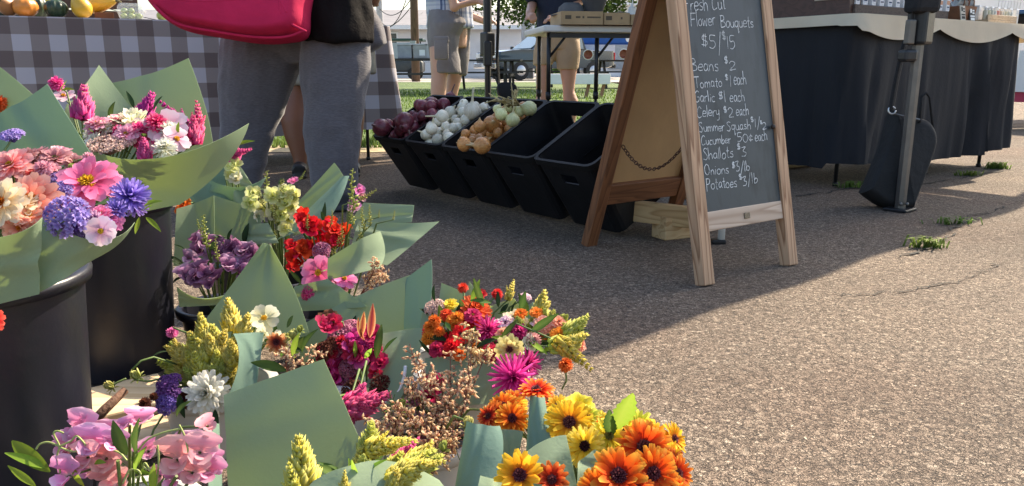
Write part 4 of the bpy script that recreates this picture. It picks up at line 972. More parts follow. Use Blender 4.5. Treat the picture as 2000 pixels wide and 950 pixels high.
# ================================================================ PEOPLE (bodies are one continuous surface each)
TMPS = bpy.data.scenes.new('workbench')
def blob(mb, voxel, smooth=4, disp=None):
    me = mb.mesh('tmp', []) if False else None
    me = bpy.data.meshes.new('tmp'); me.from_pydata([tuple(p) for p in mb.v], [], [tuple(f) for f in mb.f]); me.update()
    o = bpy.data.objects.new('tmp', me); TMPS.collection.objects.link(o)
    m = o.modifiers.new('r', 'REMESH'); m.mode = 'VOXEL'; m.voxel_size = voxel
    if smooth:
        s = o.modifiers.new('s', 'SMOOTH'); s.iterations = smooth; s.factor = .5
    TMPS.view_layers[0].update(); dg = TMPS.view_layers[0].depsgraph; out = bpy.data.meshes.new_from_object(o.evaluated_get(dg))
    bpy.data.objects.remove(o); bpy.data.meshes.remove(me)
    if disp:
        pn = [(v.co.copy(), v.normal.copy()) for v in out.vertices]; out.vertices.foreach_set('co', [x for p, n in pn for x in (p + disp(p, n))])
    out.polygons.foreach_set('use_smooth', [True] * len(out.polygons)); out.update()
    return out
def put(name, me, m, parent=None, origin=None):
    off = Vector(origin) if origin is not None else OFF[parent]
    me.transform(Matrix.Translation(-off)); me.materials.clear(); me.materials.append(m); me.name = name
    o = bpy.data.objects.new(name, me); C.objects.link(o)
    if parent: o.parent = parent
    else: o.location = off
    OFF[o] = off.copy(); return o
def ell(c, rx, ry, n=18, rot=0):
    return [Vector(c) + Vector((rx * math.cos(a) * math.cos(rot) - ry * math.sin(a) * math.sin(rot), rx * math.cos(a) * math.sin(rot) + ry * math.sin(a) * math.cos(rot), 0)) for a in [2 * math.pi * k / n for k in range(n)]]
def rows_px(mb, rows, D, dep=.85, tilt=0.0):
    """closed tube through pixel rows (py, left, right) of a thing standing at depth D"""
    rg = []
    for i, (py, l, r) in enumerate(rows):
        c = P((l + r) / 2, py, D); hw = (r - l) / 2 * D / FPX; rg.append(ell(c + Vector((0, tilt * i, 0)), hw, hw * dep))
    mb.loft(rg[::-1]); return mb
def limb(mb, pts, rad, n=12, flat=1.0):
    mb.tube(pts, rad, n, flat=flat)
    for p, r in zip(pts, rad): mb.ball(p, r * .98, n, 8)
    return mb
def head(mb, c, face, r=.095):
    """skull, jaw, nose, ears, neck; face = unit direction looked at"""
    f = Vector(face).normalized(); s = f.cross(Vector((0, 0, 1))).normalized(); c = Vector(c)
    mb.ball(c + Vector((0, 0, .02)), r, 16, 12, (1, 1, 1.16)); mb.ball(c + f * .022 - Vector((0, 0, .052)), r * .74, 14, 10, (1, 1, 1.05))
    mb.tube([c + f * (r * .80) + Vector((0, 0, .022)), c + f * (r * 1.16) - Vector((0, 0, .022))], [.010, .016], 8)
    for k in (-1, 1): mb.ball(c + s * k * r * .98 - Vector((0, 0, .005)), .026, 8, 6, (.5, .5, 1.1))
    limb(mb, [c - Vector((0, 0, .06)) - f * .01, c - Vector((0, 0, .2)) - f * .02], [.055, .06])
def hand(mb, w, d, up, side=1, curl=.5, s=1.0):
    """palm with four unequal bent fingers and a thumb leaving the side of the palm"""
    d = Vector(d).normalized(); u = Vector(up); u = (u - d * u.dot(d)).normalized(); x = d.cross(u) * side; w = Vector(w)
    mb.tube([w, w + d * .05 * s, w + d * .095 * s], [.026 * s, .036 * s, .038 * s], 10, flat=.6)
    for i, (off, L) in enumerate(((-.027, .062), (-.009, .072), (.009, .068), (.026, .052))):
        b = w + d * .088 * s + x * off * s; k1 = (d * math.cos(curl * .6) - u * math.sin(curl * .6)); k2 = (d * math.cos(curl * 1.7) - u * math.sin(curl * 1.7))
        limb(mb, [b, b + k1 * L * .5 * s, b + (k1 * .5 + k2 * .5) * L * s], [.0095 * s, .009 * s, .0078 * s], 7)
    b = w + d * .03 * s - x * .03 * s; k = (d * .75 - x * .6 - u * .3 * curl).normalized()
    limb(mb, [b, b + k * .035 * s, b + (k + d * .35).normalized() * .065 * s], [.012 * s, .0105 * s, .009 * s], 7)
def folds(amp, fx=9, fz=14, seed=0):
    def f(p, n):
        q = Vector((p.x * fx, p.y * fx, p.z * fz * .6)) + Vector((seed, 0, 0))
        return n * (amp * (noise.noise(q) + .5 * noise.noise(q * 2.3)))
    return f
def skin(nm, c): return mat(nm, c, .5, .08, 10, .06, 80)
def face_bits(o, c, f, hairm, r=.095, long=False):
    f = Vector(f).normalized(); s = f.cross(Vector((0, 0, 1))).normalized(); c = Vector(c)
    for k in (-1, 1):
        e = MB().ball(c + f * (r * .90) + s * k * .033 + Vector((0, 0, .012)), .011, 10, 7).obj('eye', mat('eye_white', (.7, .68, .65), .2), o, smooth=True)
        MB().ball(c + f * (r * .90 + .0085) + s * k * .033 + Vector((0, 0, .012)), .0048, 8, 6).obj('iris', mat('iris_brown', (.05, .03, .015), .2), e, smooth=True)
    MB().tube([c + f * r * .92 - s * .024 - Vector((0, 0, .062)), c + f * r * 1.0 - Vector((0, 0, .06)), c + f * r * .92 + s * .024 - Vector((0, 0, .062))], [.004, .0065, .004], 7).obj('mouth', mat('lips', (.35, .13, .11), .45), o, smooth=True)
    mb = MB(); mb.ball(c - f * .016 + Vector((0, 0, .045)), r * 1.10, 18, 12, (1, 1, 1.02)); mb.ball(c - f * .05 - Vector((0, 0, .02)), r * .86, 14, 10, (1, 1, 1.2))
    if long: mb.ball(c - f * .075 - Vector((0, 0, .12)), r * .75, 14, 10, (1, .8, 1.6))
    put('hair', blob(mb, .012, 2, folds(.006, 40, 10, 3)), hairm, o)
HAIRB = mat('brown_hair', (.06, .035, .02), .55, .3, 30, .5, 120); HAIRG = mat('grey_hair', (.30, .29, .28), .55, .3, 30, .5, 120); HAIRK = mat('black_hair', (.012, .01, .009), .5, .3, 30, .5, 120)
def shoes(o, spots, m, face):
    a = math.atan2(face[1], face[0])
    for p in spots:
        mb = MB(); f = Vector((math.cos(a), math.sin(a), 0)); p = Vector((p[0], p[1], 0))
        mb.tube([p - f * .08 + Vector((0, 0, .045)), p + Vector((0, 0, .05)), p + f * .10 + Vector((0, 0, .038)), p + f * .165 + Vector((0, 0, .03))], [.042, .046, .042, .028], 12)
        mb.box(p + f * .04 + Vector((0, 0, .012)), (.26, .085, .02), rotz(a), bev=.008)
        put('shoe', blob(mb, .01, 2), m, o)
# --- person in grey sweatpants with the pink bag
DA = 3.5
bodyA = MB()
cA = P(632, 60, DA); cx, cy = cA.x, cA.y
tor = [(.78, .12, .09), (.85, .175, .13), (1.0, .15, .12), (1.18, .17, .12), (1.33, .17, .10), (1.39, .09, .07)]
bodyA.loft([ell((cx, cy, z), a, b) for z, a, b in tor])
hA = Vector((cx - .02, cy + .02, 1.60)); fA = Vector((-.5, .86, 0)); head(bodyA, hA, fA)
rows_px(bodyA, [(40, 490, 560), (145, 478, 536), (240, 468, 512), (330, 462, 498), (388, 464, 494)], DA + .06, .7)
rows_px(bodyA, [(40, 620, 690), (145, 625, 682), (250, 628, 674), (330, 634, 670), (402, 640, 674)], DA - .10, .7)
shA = Vector((cx + .19, cy, 1.33)); limb(bodyA, [shA, shA + Vector((.06, .05, -.27)), shA + Vector((.0, .26, -.40))], [.05, .04, .03]); hand(bodyA, shA + Vector((0, .26, -.40)), (-.2, .9, .1), (0, 0, 1))
shB = Vector((cx - .19, cy, 1.33)); limb(bodyA, [shB, shB + Vector((-.10, .02, -.27)), shB + Vector((-.16, -.16, -.36))], [.05, .04, .03]); hand(bodyA, shB + Vector((-.16, -.16, -.36)), (0, -.5, -.6), (0, -1, .5), -1, 1.0)
base = Vector((cx - .1, cy - .02, 0))
pA = put('person', blob(bodyA, .011, 4), skin('skin_tan', (.40, .22, .14)), origin=base)
tag(pA, 'person in baggy grey sweatpants and dark top carrying a pink bag', 'person')
face_bits(pA, hA, fA, HAIRB)
pm = MB()
rows_px(pm, [(-10, 450, 640), (40, 432, 606), (80, 430, 604), (120, 430, 592), (160, 430, 578), (200, 430, 562), (240, 432, 546), (290, 433, 529), (340, 435, 517), (380, 440, 512), (392, 446, 506)], DA + .06, .72)
rows_px(pm, [(-10, 560, 715), (40, 582, 722), (80, 590, 723), (120, 584, 721), (160, 583, 717), (200, 588, 713), (250, 592, 707), (300, 597, 704), (350, 602, 701), (395, 612, 698), (408, 618, 694)], DA - .10, .78)
pm.loft([ell((cx - .01, cy, z), a, b) for z, a, b in ((.64, .17, .11), (.72, .30, .15), (.82, .27, .15), (.95, .21, .14))])
def sweat_mat():
    m, nt, bs = nodes('heather_grey'); bs.inputs['Roughness'].default_value = .95; v = N(nt, 'ShaderNodeTexCoord').outputs['Object']
    mp = N(nt, 'ShaderNodeMapping'); mp.inputs['Scale'].default_value = (60, 60, 220); nt.links.new(v, mp.inputs[0]); n = noise_tex(nt, 1, 3, mp.outputs[0]); n2 = noise_tex(nt, 5, 3, v)
    r = ramp(nt, n.outputs['Fac'], [(.3, (.078, .070, .078)), (.7, (.115, .104, .115))]); nt.links.new(r.outputs[0], bs.inputs['Base Color'])
    ad = N(nt, 'ShaderNodeMath', operation='ADD'); nt.links.new(n.outputs['Fac'], ad.inputs[0]); nt.links.new(n2.outputs['Fac'], ad.inputs[1]); bump(nt, ad.outputs[0], bs, .35, .006)
    bs.inputs['Sheen Weight'].default_value = .3; return m
f1, f2 = folds(.016, 6, 7, 2), folds(.007, 5, 26, 7)
sp_ = put('sweatpants', blob(pm, .010, 2, lambda p, n: f1(p, n) + f2(p, n) * max(.15, min(1.3, (.62 - p.z) * 2.6))), sweat_mat(), pA)
sm = MB(); sm.loft([ell((cx + dx, cy, z), a, b) for z, a, b, dx in ((.715, .215, .165, .055), (.80, .20, .16, .045), (1.0, .185, .15, .02), (1.2, .20, .14, 0), (1.34, .19, .12, 0), (1.395, .10, .08, 0))])
for s, S in ((1, shA), (-1, shB)): limb(sm, [S, S + Vector((.06 * s, .03, -.17))], [.07, .065])
SHIRTA = mat('sheer_black', (.009, .0065, .0065), .85, .2, 10, .3, 60, transl=.25, spec=.2)
rows_px(sm, [(84, 592, 729), (62, 588, 730), (30, 584, 728), (0, 578, 725), (-70, 560, 720)], DA - .11, .98)
put('shirt', blob(sm, .011, 3, folds(.014, 9, 8, 5)), SHIRTA, pA)
shoes(pA, [P(478, 392, DA + .05)[:2], P(658, 408, DA - .1)[:2]], mat('dark_shoe', (.03, .03, .035), .7), fA)
# pink bag
pb = thing('shoulder_bag', P(455, 40, 3.18), 'hot pink cloth shoulder bag with piped seams hanging at a hip', 'bag')
PINK = mat('pink_canvas', (.50, .018, .075), .9, .15, 6, .5, 14, spec=.2)
cushion(dense([(262, -110), (280, -30), (300, 12), (345, 52), (420, 68), (500, 80), (560, 78), (598, 66), (604, 20), (612, -40), (600, -120), (430, -140)], 5), 3.2, .26, 'bag_body', PINK, pb, 8)
for pts in ([(285, -12), (330, -2), (400, 3), (490, -2), (540, -2), (552, 10), (560, 25)], [(545, -60), (548, 20), (566, 45), (598, 62)], [(300, 10), (345, 46), (420, 62), (500, 73), (560, 72), (594, 60)]):
    MB().tube([P(x, y, 3.074 + .05 * max(0, (y - 30) / 45)) for x, y in [(q.x, q.y) for q in cat([Vector((a, b, 0)) for a, b in pts])]], .006, 6).obj('piping', PINK, pb, smooth=True)
MB().tube([P(500, -2, 3.10), P(500, -3, 3.10) + Vector((.01, 0, 0))], .003, 5).obj('zip_pull', STEEL, pb)
MB().tube([P(330, -105, 3.22), Vector((cx - .3, cy - .1, 1.25)), Vector((cx - .12, cy - .05, 1.42)), Vector((cx - .05, cy + .08, 1.40)), Vector((cx + .1, cy + .12, 1.15))], .02, 6, flat=.3).obj('strap', PINK, pb, smooth=True)
# --- person behind: khaki shorts, brown leg
DB = 4.42
cB = P(648, 90, DB); bB = MB()
bB.loft([ell((cB.x, cB.y, z), a, b) for z, a, b in ((.72, .17, .13), (.9, .18, .13), (1.05, .15, .11), (1.25, .18, .12), (1.40, .18, .10), (1.45, .09, .07))])
hB = Vector((cB.x, cB.y, 1.66)); fB = Vector((-.2, 1, 0)).normalized(); head(bB, hB, fB)
rows_px(bB, [(60, 552, 640), (150, 556, 620), (178, 558, 608), (205, 553, 606), (235, 548, 605), (268, 556, 603), (310, 572, 600), (348, 577, 597)], DB)
rows_px(bB, [(60, 655, 735), (150, 660, 722), (178, 664, 712), (205, 662, 712), (235, 660, 712), (268, 665, 708), (310, 675, 702), (348, 678, 699)], DB + .05)
for s in (-1, 1):
    S = Vector((cB.x + .20 * s, cB.y, 1.38)); limb(bB, [S, S + Vector((.04 * s, .05, -.27)), S + Vector((-.02 * s, .28, -.36))], [.05, .04, .03]); hand(bB, S + Vector((-.02 * s, .28, -.36)), (0, 1, 0), (0, 0, 1), s)
pB = put('person', blob(bB, .011, 4), skin('skin_brown', (.20, .075, .035)), origin=(cB.x, cB.y, 0)); tag(pB, 'person in knee length khaki shorts standing behind the grey sweatpants', 'person')
face_bits(pB, hB, fB, HAIRK)
sB = MB(); rows_px(sB, [(10, 560, 650), (60, 550, 648), (120, 552, 640), (166, 556, 636)], DB, .9); rows_px(sB, [(10, 640, 728), (60, 645, 733), (110, 648, 734), (146, 650, 735)], DB + .05, .9)
KH = mat('khaki_cotton', (.27, .25, .20), .9, .12, 10, .25, 80); put('shorts', blob(sB, .012, 2, folds(.007, 9, 8, 8)), KH, pB)
tB = MB(); tB.loft([ell((cB.x, cB.y, z), a, b) for z, a, b in ((.88, .21, .16), (1.05, .19, .14), (1.25, .205, .14), (1.40, .20, .12), (1.46, .10, .08))])
put('shirt', blob(tB, .012, 2, folds(.008, 9, 8, 4)), mat('brown_top', (.07, .045, .035), .85, .2, 10), pB)
shoes(pB, [P(587, 350, DB)[:2], P(690, 350, DB + .05)[:2]], BLKPL, fB)
# --- man in plaid shirt and cargo shorts
DM = 6.8
cM = P(876, 40, DM); bM = MB(); fM = Vector((.85, .5, 0)).normalized()
bM.loft([ell((cM.x, cM.y, z), a, b) for z, a, b in ((.80, .16, .13), (1.0, .17, .14), (1.2, .18, .14), (1.40, .17, .12), (1.48, .09, .08))])
hM = Vector((cM.x + .02, cM.y, 1.70)); head(bM, hM, fM)
rows_px(bM, [(90, 838, 884), (135, 841, 877), (150, 842, 874), (165, 841, 873), (185, 841, 871), (205, 842, 868), (235, 846, 862), (262, 848, 860)], DM - .12)
rows_px(bM, [(90, 870, 914), (135, 872, 906), (150, 873, 902), (165, 872, 899), (185, 870, 894), (205, 868, 890), (235, 869, 884), (262, 870, 882)], DM + .1)
SM = Vector((cM.x + .02, cM.y - .19, 1.42)); SN = Vector((cM.x + .02, cM.y + .19, 1.42)); hw = P(930, 2, DM - .2)
limb(bM, [SM, SM + Vector((.05, -.04, -.29)), hw], [.055, .046, .032]); hand(bM, hw, (.9, -.1, -.2), (0, -1, .2), 1, 1.2)
limb(bM, [SN, SN + Vector((.05, .04, -.29)), SN + Vector((.28, -.02, -.38))], [.055, .045, .032]); hand(bM, SN + Vector((.28, -.02, -.38)), (1, -.2, 0), (0, 0, 1), 1, .8)
pM = put('person', blob(bM, .010, 4), skin('skin_light', (.52, .30, .21)), origin=(cM.x, cM.y, 0)); tag(pM, 'man in blue plaid shirt and grey cargo shorts beyond the onion bins', 'person')
face_bits(pM, hM, fM, HAIRG)
sM = MB(); rows_px(sM, [(20, 838, 900), (46, 833, 912), (70, 834, 898), (100, 838, 895), (120, 841, 899), (144, 844, 902)], DM - .1, .8); rows_px(sM, [(20, 850, 915), (46, 850, 920), (70, 866, 918), (100, 872, 918), (120, 878, 917), (148, 886, 913)], DM + .1, .8)
CARGO = mat('cargo_twill', (.19, .175, .175), .9, .14, 8, .3, 90)
shm = put('cargo_shorts', blob(sM, .011, 2, folds(.010, 8, 9, 7)), CARGO, pM)
pk = P(862, 88, DM - .42)
MB().box(P(862, 98, DM - .345), (.12, .03, .16), rotz(-.15), bev=.012).obj('pocket', CARGO, shm, smooth=True); MB().box(P(862, 78, DM - .36), (.13, .03, .055), rotz(-.15), bev=.01).obj('pocket_flap', CARGO, shm, smooth=True)
def plaid():
    m, nt, bs = nodes('blue_plaid'); bs.inputs['Roughness'].default_value = .9; v = N(nt, 'ShaderNodeTexCoord').outputs['Object']; sp = N(nt, 'ShaderNodeSeparateXYZ'); nt.links.new(v, sp.inputs[0])
    ax = N(nt, 'ShaderNodeMath', operation='ADD'); nt.links.new(sp.outputs[0], ax.inputs[0]); nt.links.new(sp.outputs[1], ax.inputs[1])
    def st(src, per, stops):
        q = N(nt, 'ShaderNodeMath', operation='MULTIPLY'); q.inputs[1].default_value = 1 / per; nt.links.new(src, q.inputs[0]); f = N(nt, 'ShaderNodeMath', operation='FRACT'); nt.links.new(q.outputs[0], f.inputs[0]); return ramp(nt, f.outputs[0], stops, 'CONSTANT')
    a = st(ax.outputs[0], .085, [(0, (.62, .66, .74)), (.3, (.12, .16, .28)), (.42, (.45, .52, .66)), (.58, (.12, .16, .28)), (.68, (.66, .69, .74))]); b = st(sp.outputs[2], .10, [(0, (.95, .95, .97)), (.45, (.72, .76, .84)), (.6, (.9, .92, .95)), (.8, (.6, .66, .78))])
    mx = N(nt, 'ShaderNodeMix', data_type='RGBA', blend_type='MULTIPLY'); mx.inputs[0].default_value = 1; nt.links.new(a.outputs[0], mx.inputs[6]); nt.links.new(b.outputs[0], mx.inputs[7]); nt.links.new(mx.outputs[2], bs.inputs['Base Color'])
    t = N(nt, 'ShaderNodeBsdfTranslucent'); nt.links.new(mx.outputs[2], t.inputs[0]); ms = N(nt, 'ShaderNodeMixShader'); ms.inputs[0].default_value = .25; nt.links.new(bs.outputs[0], ms.inputs[1]); nt.links.new(t.outputs[0], ms.inputs[2]); nt.links.new(ms.outputs[0], nt.nodes['Material Output'].inputs[0]); return m
tM = MB(); tM.loft([ell((cM.x + dx, cM.y, z), a, b) for z, a, b, dx in ((.965, .215, .20, .012), (1.05, .205, .19, .01), (1.2, .20, .19, 0), (1.40, .19, .2, 0), (1.49, .10, .10, 0))])
for S, s in ((SM, -1), (SN, 1)): limb(tM, [S, S + Vector((.03, .03 * s, -.17))], [.08, .075])
put('plaid_shirt', blob(tM, .012, 2, folds(.014, 9, 6, 11)), plaid(), pM)
shoes(pM, [P(853, 262, DM - .12)[:2], P(876, 262, DM + .1)[:2]], mat('grey_shoe', (.15, .14, .13), .8), fM)
# --- woman in navy t-shirt and khaki shorts
DW = 6.55
cW = P(1090, 50, DW); bW = MB(); fW = Vector((.05, -1, 0)).normalized()
bW.loft([ell((cW.x, cW.y, z), a, b) for z, a, b in ((.78, .17, .13), (.92, .175, .13), (1.05, .145, .11), (1.22, .165, .12), (1.38, .17, .10), (1.44, .08, .07))])
hW = Vector((cW.x - .02, cW.y - .05, 1.63)); head(bW, hW, Vector((-.1, -.9, -.35)).normalized() * 1.0)
rows_px(bW, [(95, 1048, 1088), (125, 1046, 1076), (145, 1047, 1074), (165, 1047, 1073), (178, 1047, 1071), (195, 1046, 1072), (215, 1048, 1071), (240, 1052, 1067), (268, 1053, 1066)], DW)
rows_px(bW, [(95, 1088, 1132), (125, 1092, 1129), (145, 1094, 1126), (165, 1098, 1123), (178, 1099, 1122), (195, 1100, 1129), (215, 1101, 1129), (240, 1106, 1123), (268, 1107, 1120)], DW)
SL = Vector((cW.x - .19, cW.y, 1.37)); EL = P(1040, 8, DW - .02); HL = P(1033, 33, DW - .35)
limb(bW, [SL, EL, HL.lerp(EL, .2)], [.05, .042, .034]); limb(bW, [EL, P(1035, 24, DW - .22), P(1033, 30, DW - .30)], [.04, .036, .028]); hand(bW, P(1033, 30, DW - .30), (.25, -.8, -.15), (-.3, 0, 1), -1, 1.3)
SRr = Vector((cW.x + .19, cW.y, 1.37)); ER = P(1130, 5, DW - .05); HR = P(1092, 36, DW - .34)
limb(bW, [SRr, ER, HR], [.05, .042, .028]); hand(bW, HR, (-.8, -.4, -.05), (0, 0, 1), 1, .5)
pW = put('person', blob(bW, .010, 4), skin('skin_fair', (.52, .28, .20)), origin=(cW.x, cW.y, 0)); tag(pW, 'woman in navy t-shirt and khaki shorts behind the white table', 'person')
face_bits(pW, hW, Vector((-.1, -.9, -.35)), HAIRB, long=True)
sW = MB(); rows_px(sW, [(62, 1050, 1092), (80, 1046, 1094), (100, 1043, 1092), (128, 1041, 1078)], DW, .95); rows_px(sW, [(62, 1082, 1128), (80, 1082, 1132), (100, 1084, 1134), (136, 1088, 1130)], DW, .95); sW.loft([ell((cW.x, cW.y, z), a, b) for z, a, b in ((.78, .195, .15), (.88, .19, .15), (1.0, .165, .13))])
put('shorts', blob(sW, .010, 2, folds(.006, 9, 9, 3)), mat('khaki_twill', (.42, .30, .20), .9, .1, 9, .25, 90), pW)
tW = MB(); tW.loft([ell((cW.x, cW.y, z), a, b) for z, a, b in ((.875, .20, .155), (1.0, .18, .145), (1.2, .185, .14), (1.37, .185, .12), (1.45, .09, .08))])
for S, s in ((SL, -1), (SRr, 1)): limb(tW, [S, S + Vector((.035 * s, -.01, -.15))], [.072, .068])
put('t_shirt', blob(tW, .011, 2, folds(.009, 9, 8, 6)), mat('navy_jersey', (.012, .018, .042), .9, .15, 9, .2, 70), pW)
shoes(pW, [P(1060, 268, DW)[:2], P(1114, 268, DW)[:2]], mat('grey_shoe', (.15, .14, .13), .8), fW)
bpy.data.scenes.remove(TMPS)
# ================================================================ BACKGROUND
def gz(y): return lawn_z(0, min(y, 34)) + (.004 if y > 29 else 0)
def atD(px, Y): return Vector(((px - 1000) / FPX * Y * (cP + .01), Y, gz(Y)))
# --- low building beyond the street
WALL = mat('painted_siding', (.74, .70, .69), .8, .06, 1.5, .1, 10); ROOF = mat('grey_roof', (.22, .21, .22), .8, .15, 2)
TRIM = mat('white_trim', (.78, .78, .78), .6, .04); GLASS = mat('dark_glass', (.03, .035, .04), .08, .1, spec=.8)
def house(name, x0, x1, y, z1, depth, label, wins, roof_h, m=WALL):
    b = thing(name, ((x0 + x1) / 2, y + depth / 2, gz(y)), label, 'building')
    MB().box(((x0 + x1) / 2, y + depth / 2, z1 / 2), (x1 - x0, depth, z1)).obj('wall', m, b)
    rf = MB(); e = .45; rf.add([(x0 - e, y - e, z1), (x1 + e, y - e, z1), (x1 + e, y + depth + e, z1), (x0 - e, y + depth + e, z1), (x0 - e, y + depth / 2, z1 + roof_h), (x1 + e, y + depth / 2, z1 + roof_h), (x0 - e, y - e, z1 + .16), (x1 + e, y - e, z1 + .16)],
        [(0, 3, 2, 1), (0, 1, 7, 6), (6, 7, 5, 4), (3, 4, 5, 2), (0, 6, 4, 3), (1, 2, 5, 7)]); rf.obj('roof', ROOF, b)
    MB().box(((x0 + x1) / 2, y - e - .03, z1 + .05), (x1 - x0 + 2 * e, .06, .2)).obj('fascia', TRIM, b)
    k = 0.3
    while k < z1 - .2:
        MB().box(((x0 + x1) / 2, y - .012, k), (x1 - x0, .022, .035)).obj('siding_lap', m, b); k += .38
    for (wx_, wz, ww, wh) in wins:
        f = MB().box((wx_, y - .03, wz), (ww + .16, .06, wh + .16)).obj('window', TRIM, b)
        MB().box((wx_, y - .065, wz), (ww, .02, wh)).obj('pane', GLASS, f); MB().box((wx_, y - .085, wz), (.05, .02, wh)).obj('glazing_bar', TRIM, f); MB().box((wx_, y - .087, wz), (ww, .018, .05)).obj('glazing_bar', TRIM, f)
    return b
house('low_building', -22, 1.2, 42, 2.75, 9, 'long low pale building behind the parked truck', [(-6.6, 2.15, 1.0, .7), (-14, 1.8, 1.2, 1.0)], 1.3)
house('white_house', 4.3, 12, 50, 4.6, 8, 'white house with grey framed window beyond the blue canopy', [(7.05, 1.75, 1.0, 1.2)], 2.2, mat('white_siding', (.78, .78, .80), .8, .05, 2))
MB().box((7.05, 49.9, 1.75), (1.9, .08, 2.1)).obj('window_surround', mat('grey_shutter', (.35, .36, .37), .8), bpy.data.objects['white_house'])
# --- utility poles and wires
BARK = wood('pole_wood', (.16, .10, .07), (.08, .05, .035), .6, 2, .9, 12)
def upole(px, Y, r, h, m, label):
    b = atD(px, Y); t = thing('utility_pole', b, label, 'pole')
    MB().tube([b, b + Vector((0, 0, h))], [r, r * .75], 10).obj('pole_shaft', m, t, smooth=True)
    MB().box(b + Vector((0, -.1, h - .6)), (2.2, .12, .12)).obj('cross_arm', m, t)
    MB().box(b + Vector((-.05, -r - .06, 1.25)), (.22, .12, .5)).obj('meter_box', mat('meter_grey', (.35, .36, .37), .5), t)
    for s in (-.9, .9): MB().lathe([(.03, 0), (.05, .05), (.03, .12), (.001, .13)], b + Vector((s, -.1, h - .54)), 8).obj('insulator', mat('porcelain', (.5, .5, .5), .3), t)
    return b + Vector((0, 0, h))
t1 = upole(814, 30, .16, 8.5, BARK, 'brown wooden utility pole behind the man in plaid')
t2 = upole(748, 36, .16, 8.0, mat('weathered_pole', (.45, .45, .46), .8), 'pale weathered utility pole past the low building\'s window')
t3 = upole(1029, 38, .30, 8.5, mat('weathered_pole', (.45, .45, .46), .8), 'thick grey pole behind the woman in the navy t-shirt')
WIRE = mat('wire_black', (.02, .02, .02), .6)
def wire(a, b, sag, label):
    pts = [a.lerp(b, k / 14) - Vector((0, 0, sag * 4 * (k / 14) * (1 - k / 14))) for k in range(15)]
    tag(MB().tube(pts, .018, 5).obj('overhead_wire', WIRE, smooth=True, origin=a), label, 'wire', 'wires between the utility poles')
W0 = 'thin black overhead wire strung between the utility poles'
for k, (a, b, s) in enumerate(((t1 - Vector((0, 0, 5.3)), t2 - Vector((0, 0, 4.9)), .5), (t1 - Vector((0, 0, 4.6)), t2 - Vector((0, 0, 5.4)), .9), (t1 - Vector((0, 0, 5.6)), t2 - Vector((0, 0, 5.8)), .25),
        (t1 - Vector((0, 0, 4.9)), t3 - Vector((0, 0, 5.6)), .4), (t2 - Vector((0, 0, 5.2)), t2 + Vector((-14, 3, -4.6)), .8), (t3 - Vector((0, 0, 5.9)), t3 + Vector((22, 6, -5.2)), .8))): wire(a, b, s, W0)
